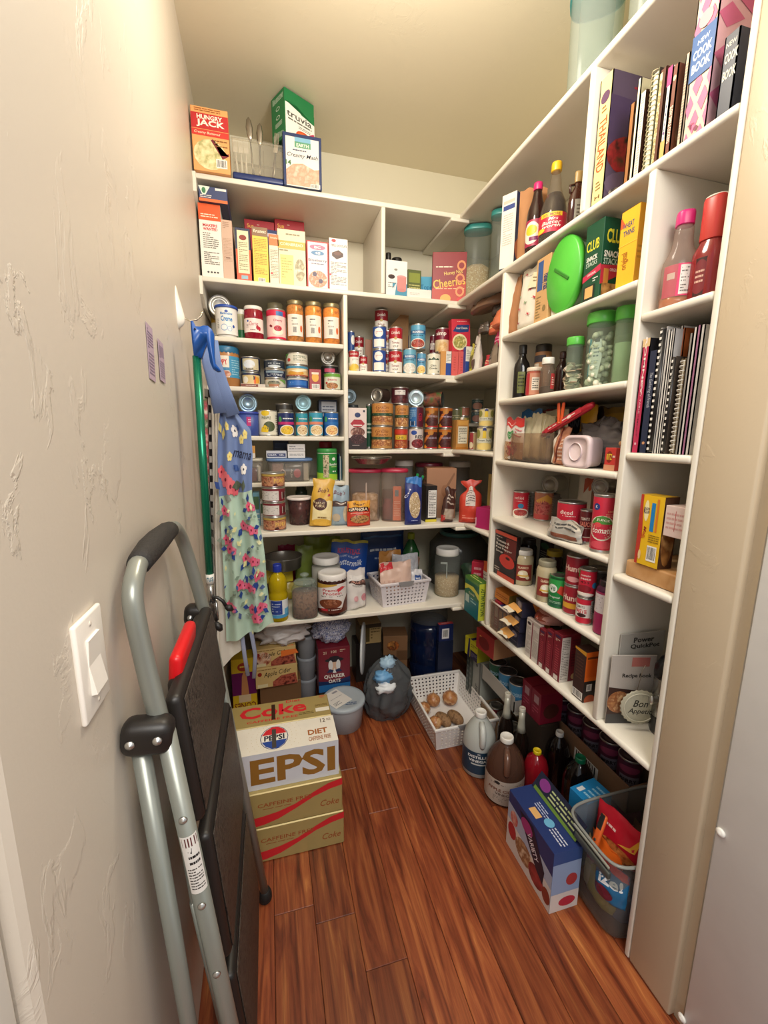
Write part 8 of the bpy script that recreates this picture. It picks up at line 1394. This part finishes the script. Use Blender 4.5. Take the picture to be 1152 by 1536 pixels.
inbin('dark blue glossy bag under the lettered one in the storage bin', .938, .805, .075, .105, .05, '#17456e', [], .01, .1, 204, rough=.15)
inbin('pale yellow bag at the bottom of the storage bin', .918, .845, .11, .12, .04, '#b0a84e', [('e', .5, .5, .4, .4, '#c4bc62')], .015, .05, 205)
inbin('cream and pink wafer packet along the bin wall', .92, .89, .04, .17, .025, '#c4b088', [('r', 0, .6, 1, .85, '#b8546c'), ('r', .2, .1, .8, .5, '#d8c8a0')], .02, .0, 206)
inbin('brown bag standing at the back of the storage bin', 1.08, .84, .13, .19, .05, '#6a5040', [], .015, 0, 207)
t = empty('utility_knife', (.905, .85, .262), -pi/2, 'orange and black utility knife resting on the snack bags in the storage bin', 'knife', None, (math.radians(-25), math.radians(-8)))
MB().box(-.011, .011, -.006, .006, -.055, .055, mat('#e0662c', .4), .006, seg=3).build('knife_body', t)
MB().box(-.008, .008, -.0075, -.005, .012, .056, mat('#1f1d1d', .6), .003).build('grip', t)
MB().lathe([(.004, 0), (.004, .001), (0, .001)], '#3a3432', 12, T=Matrix.Translation((0, -.006, -.02)) @ Matrix.Rotation(pi/2, 4, 'X')).build('screw', t)
# crates and stacks under the right shelf
def crate(label, x, y0, y1, z, h, d=.26, c='#8a6a50', name='cardboard_tray', art=(), leaning=0):
    t = empty(name, (x, (y0+y1)/2, z), -pi/2, label, 'tray'); w = y1-y0; m = mat(c, .75); b = MB()
    b.box(-w/2, w/2, 0, d, 0, .004, m).box(-w/2, w/2, 0, .004, 0, h, m).box(-w/2, w/2, d-.004, d, 0, h, m).box(-w/2, -w/2+.004, 0, d, 0, h, m).box(w/2-.004, w/2, 0, d, 0, h, m); b.build('tray_body', t)
    if art: MB().art(plane(w, h), art).build('printed_front', t)
    return t
crate('lower brown cardboard tray full of jars on the floor under the right shelf', 1.13, .96, 1.44, 0, .10, d=.14)
for k in range(5):
    vessel('jam_jar', ('first and farthest', 'second', 'third', 'fourth', 'nearest')[k]+' pink jam jar in the lower cardboard tray', 'jar', (1.20, 1.39-.095*k, .038, .15), .0045, JAR, mat('#8a2c44', .25), cap=(.84, .86, 1, '#b0a8a0'), group='jam jars in the lower tray')
crate('upper brown cardboard tray with a white barcode label under the right shelf', 1.13, .96, 1.44, .156, .105, d=.14, art=[('b', .46, .02, .72, .55)])
for k in range(5):
    y_ = 1.39-.09*k
    can('berry_can', ('farthest', 'second', 'third', 'fourth', 'nearest')[k]+' dark berry tin wrapped in the upper cardboard tray', 'can', (1.20, y_, .040, .155), .161, '#4e2236', [('r', .25, .3, .8, .62, '#7a7480'), ('B', 'BERRY', .5, .5, .45, .1, '#2a1c24'), ('l', .3, .34, .75, .42, 1, '#3a2a34'), ('e', .5, .8, .3, .1, '#8a3a58')], group='berry tins in the upper tray', lidm=mat('#4a3a44', .4, .5))  # lids coloured dark to stand in for the shade under the shelf
# white tray stack with blue tins farther in
crate('white-sided cardboard tray holding tins near the corner', .985, 1.47, 1.71, 0, .11, c='#8a7258', d=.12)
for k in range(3): can('soup_can', ('farthest', 'middle', 'nearest')[k]+' red and white tin in the cardboard tray near the corner', 'can', (1.045, 1.665-.077*k, .036, .105), .0045, '#8a3a40', [('r', 0, .3, 1, .6, '#b8b0ac')], group='tins in the corner tray')
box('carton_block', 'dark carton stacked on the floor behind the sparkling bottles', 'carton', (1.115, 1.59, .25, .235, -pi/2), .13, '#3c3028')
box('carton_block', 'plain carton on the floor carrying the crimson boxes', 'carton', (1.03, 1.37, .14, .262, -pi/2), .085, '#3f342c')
t = empty('white_tray', (.985, 1.56, .238), -pi/2, 'long white cardboard tray lip slanting in front of the blue tins', 'tray')
MB().box(-.15, .13, 0, .004, 0, .075, mat('#b8b4ac', .7)).box(-.12, .15, 0, .14, 0, .004, mat('#9a968e', .7)).box(.126, .13, 0, .10, 0, .055, mat('#a8a49c', .7)).build('tray_body', t)
for k, (y_, c) in enumerate(((1.65, '#2a5a44'), (1.563, '#3f7fa8'), (1.476, '#3f7fa8'))):
    can('soup_can', ('green tin at the far end', 'middle blue tin', 'nearest blue tin')[k]+' of the white cardboard tray under the right shelf', 'can', (1.033, y_, .042, .115), .243, c, [('B', 'PROGRESSO', .5, .6, .6, .16, '#a8c4d4'), ('l', .2, .3, .8, .4, 1, '#1a3a54')], lidm=mat('#4a4a4a', .4, .6))
box('snack_box', 'red and tan cookie box lying under the lowest right-hand shelf', 'box', (.935, 1.615, .14, .10, -pi/2), .23, '#9a2c28', [('l', .2, .5, .7, .75, 2, '#d8a050'), ('e', .45, .45, .3, .3, '#6a1c18')], right=[('r', 0, 0, 1, 1, '#b88a64'), ('e', .4, .5, .1, .1, '#8a5a3c'), ('e', .7, .3, .1, .1, '#8a5a3c')], z=.43, turn=.1)
box('carton_block', 'brown carton supporting the red cookie box under the right shelf', 'carton', (1.125, 1.62, .14, .191, -pi/2), .13, '#5a4a3c', z=.238)
box('sealer_box', 'upright grey box with vertical black lettering near the inner corner of the floor', 'box', (.99, 1.775, .085, .30, -pi/2), .2, '#9a9c94', [('T', 'Saver', .5, .38, .36, .42, '#3a3c3a', 90), ('r', .8, .0, 1, 1, '#5a5c58'), ('e', .5, .9, .1, .03, '#3a3c3a')], z=0)
for k in range(2): box('sealer_box', ('farther', 'nearer')[k]+' thin dark upright box beside the upright grey lettered box', 'box', (.985, 1.865-.032*k, .028, .29, -pi/2), .2, ('#2f3a34', '#4a504a')[k], [('l', .2, .1, .8, .9, 8, '#6a7068')], z=0, group='thin dark upright boxes')
box('wrap_box', 'bright yellow box with navy bands on top of the upright grey lettered box', 'box', (.965, 1.80, .115, .10, -pi/2), .15, '#d8cf30', [('p', [(.2, 0), (.4, 0), (.4, 1), (.3, 1)], '#2a2458'), ('l', .5, .6, .95, .8, 2, '#5a541a'), ('r', .45, .0, 1, .45, '#2a2240'), ('l', .5, .1, .95, .35, 3, '#8a80a0')], right=[('r', 0, 0, 1, 1, '#b8b02c')], top=[('r', .4, 0, .6, 1, '#2a2458')], z=.302, turn=.1)
for k, (y_, dz) in enumerate(((1.40, .238), (1.335, .238))):
    box('cracker_box', ('farther', 'nearer')[k]+' crimson box on the white tray under the right shelf', 'box', (1.022, y_, .062, .135, -pi/2), .105, '#8a1c34', [('r', .3, .6, .8, .85, '#b89098'), ('l', .2, .2, .8, .5, 3, '#c05068')], right=[('e', .5, .4, .35, .25, '#5a2a24')], z=.265, group='crimson boxes under the shelf')
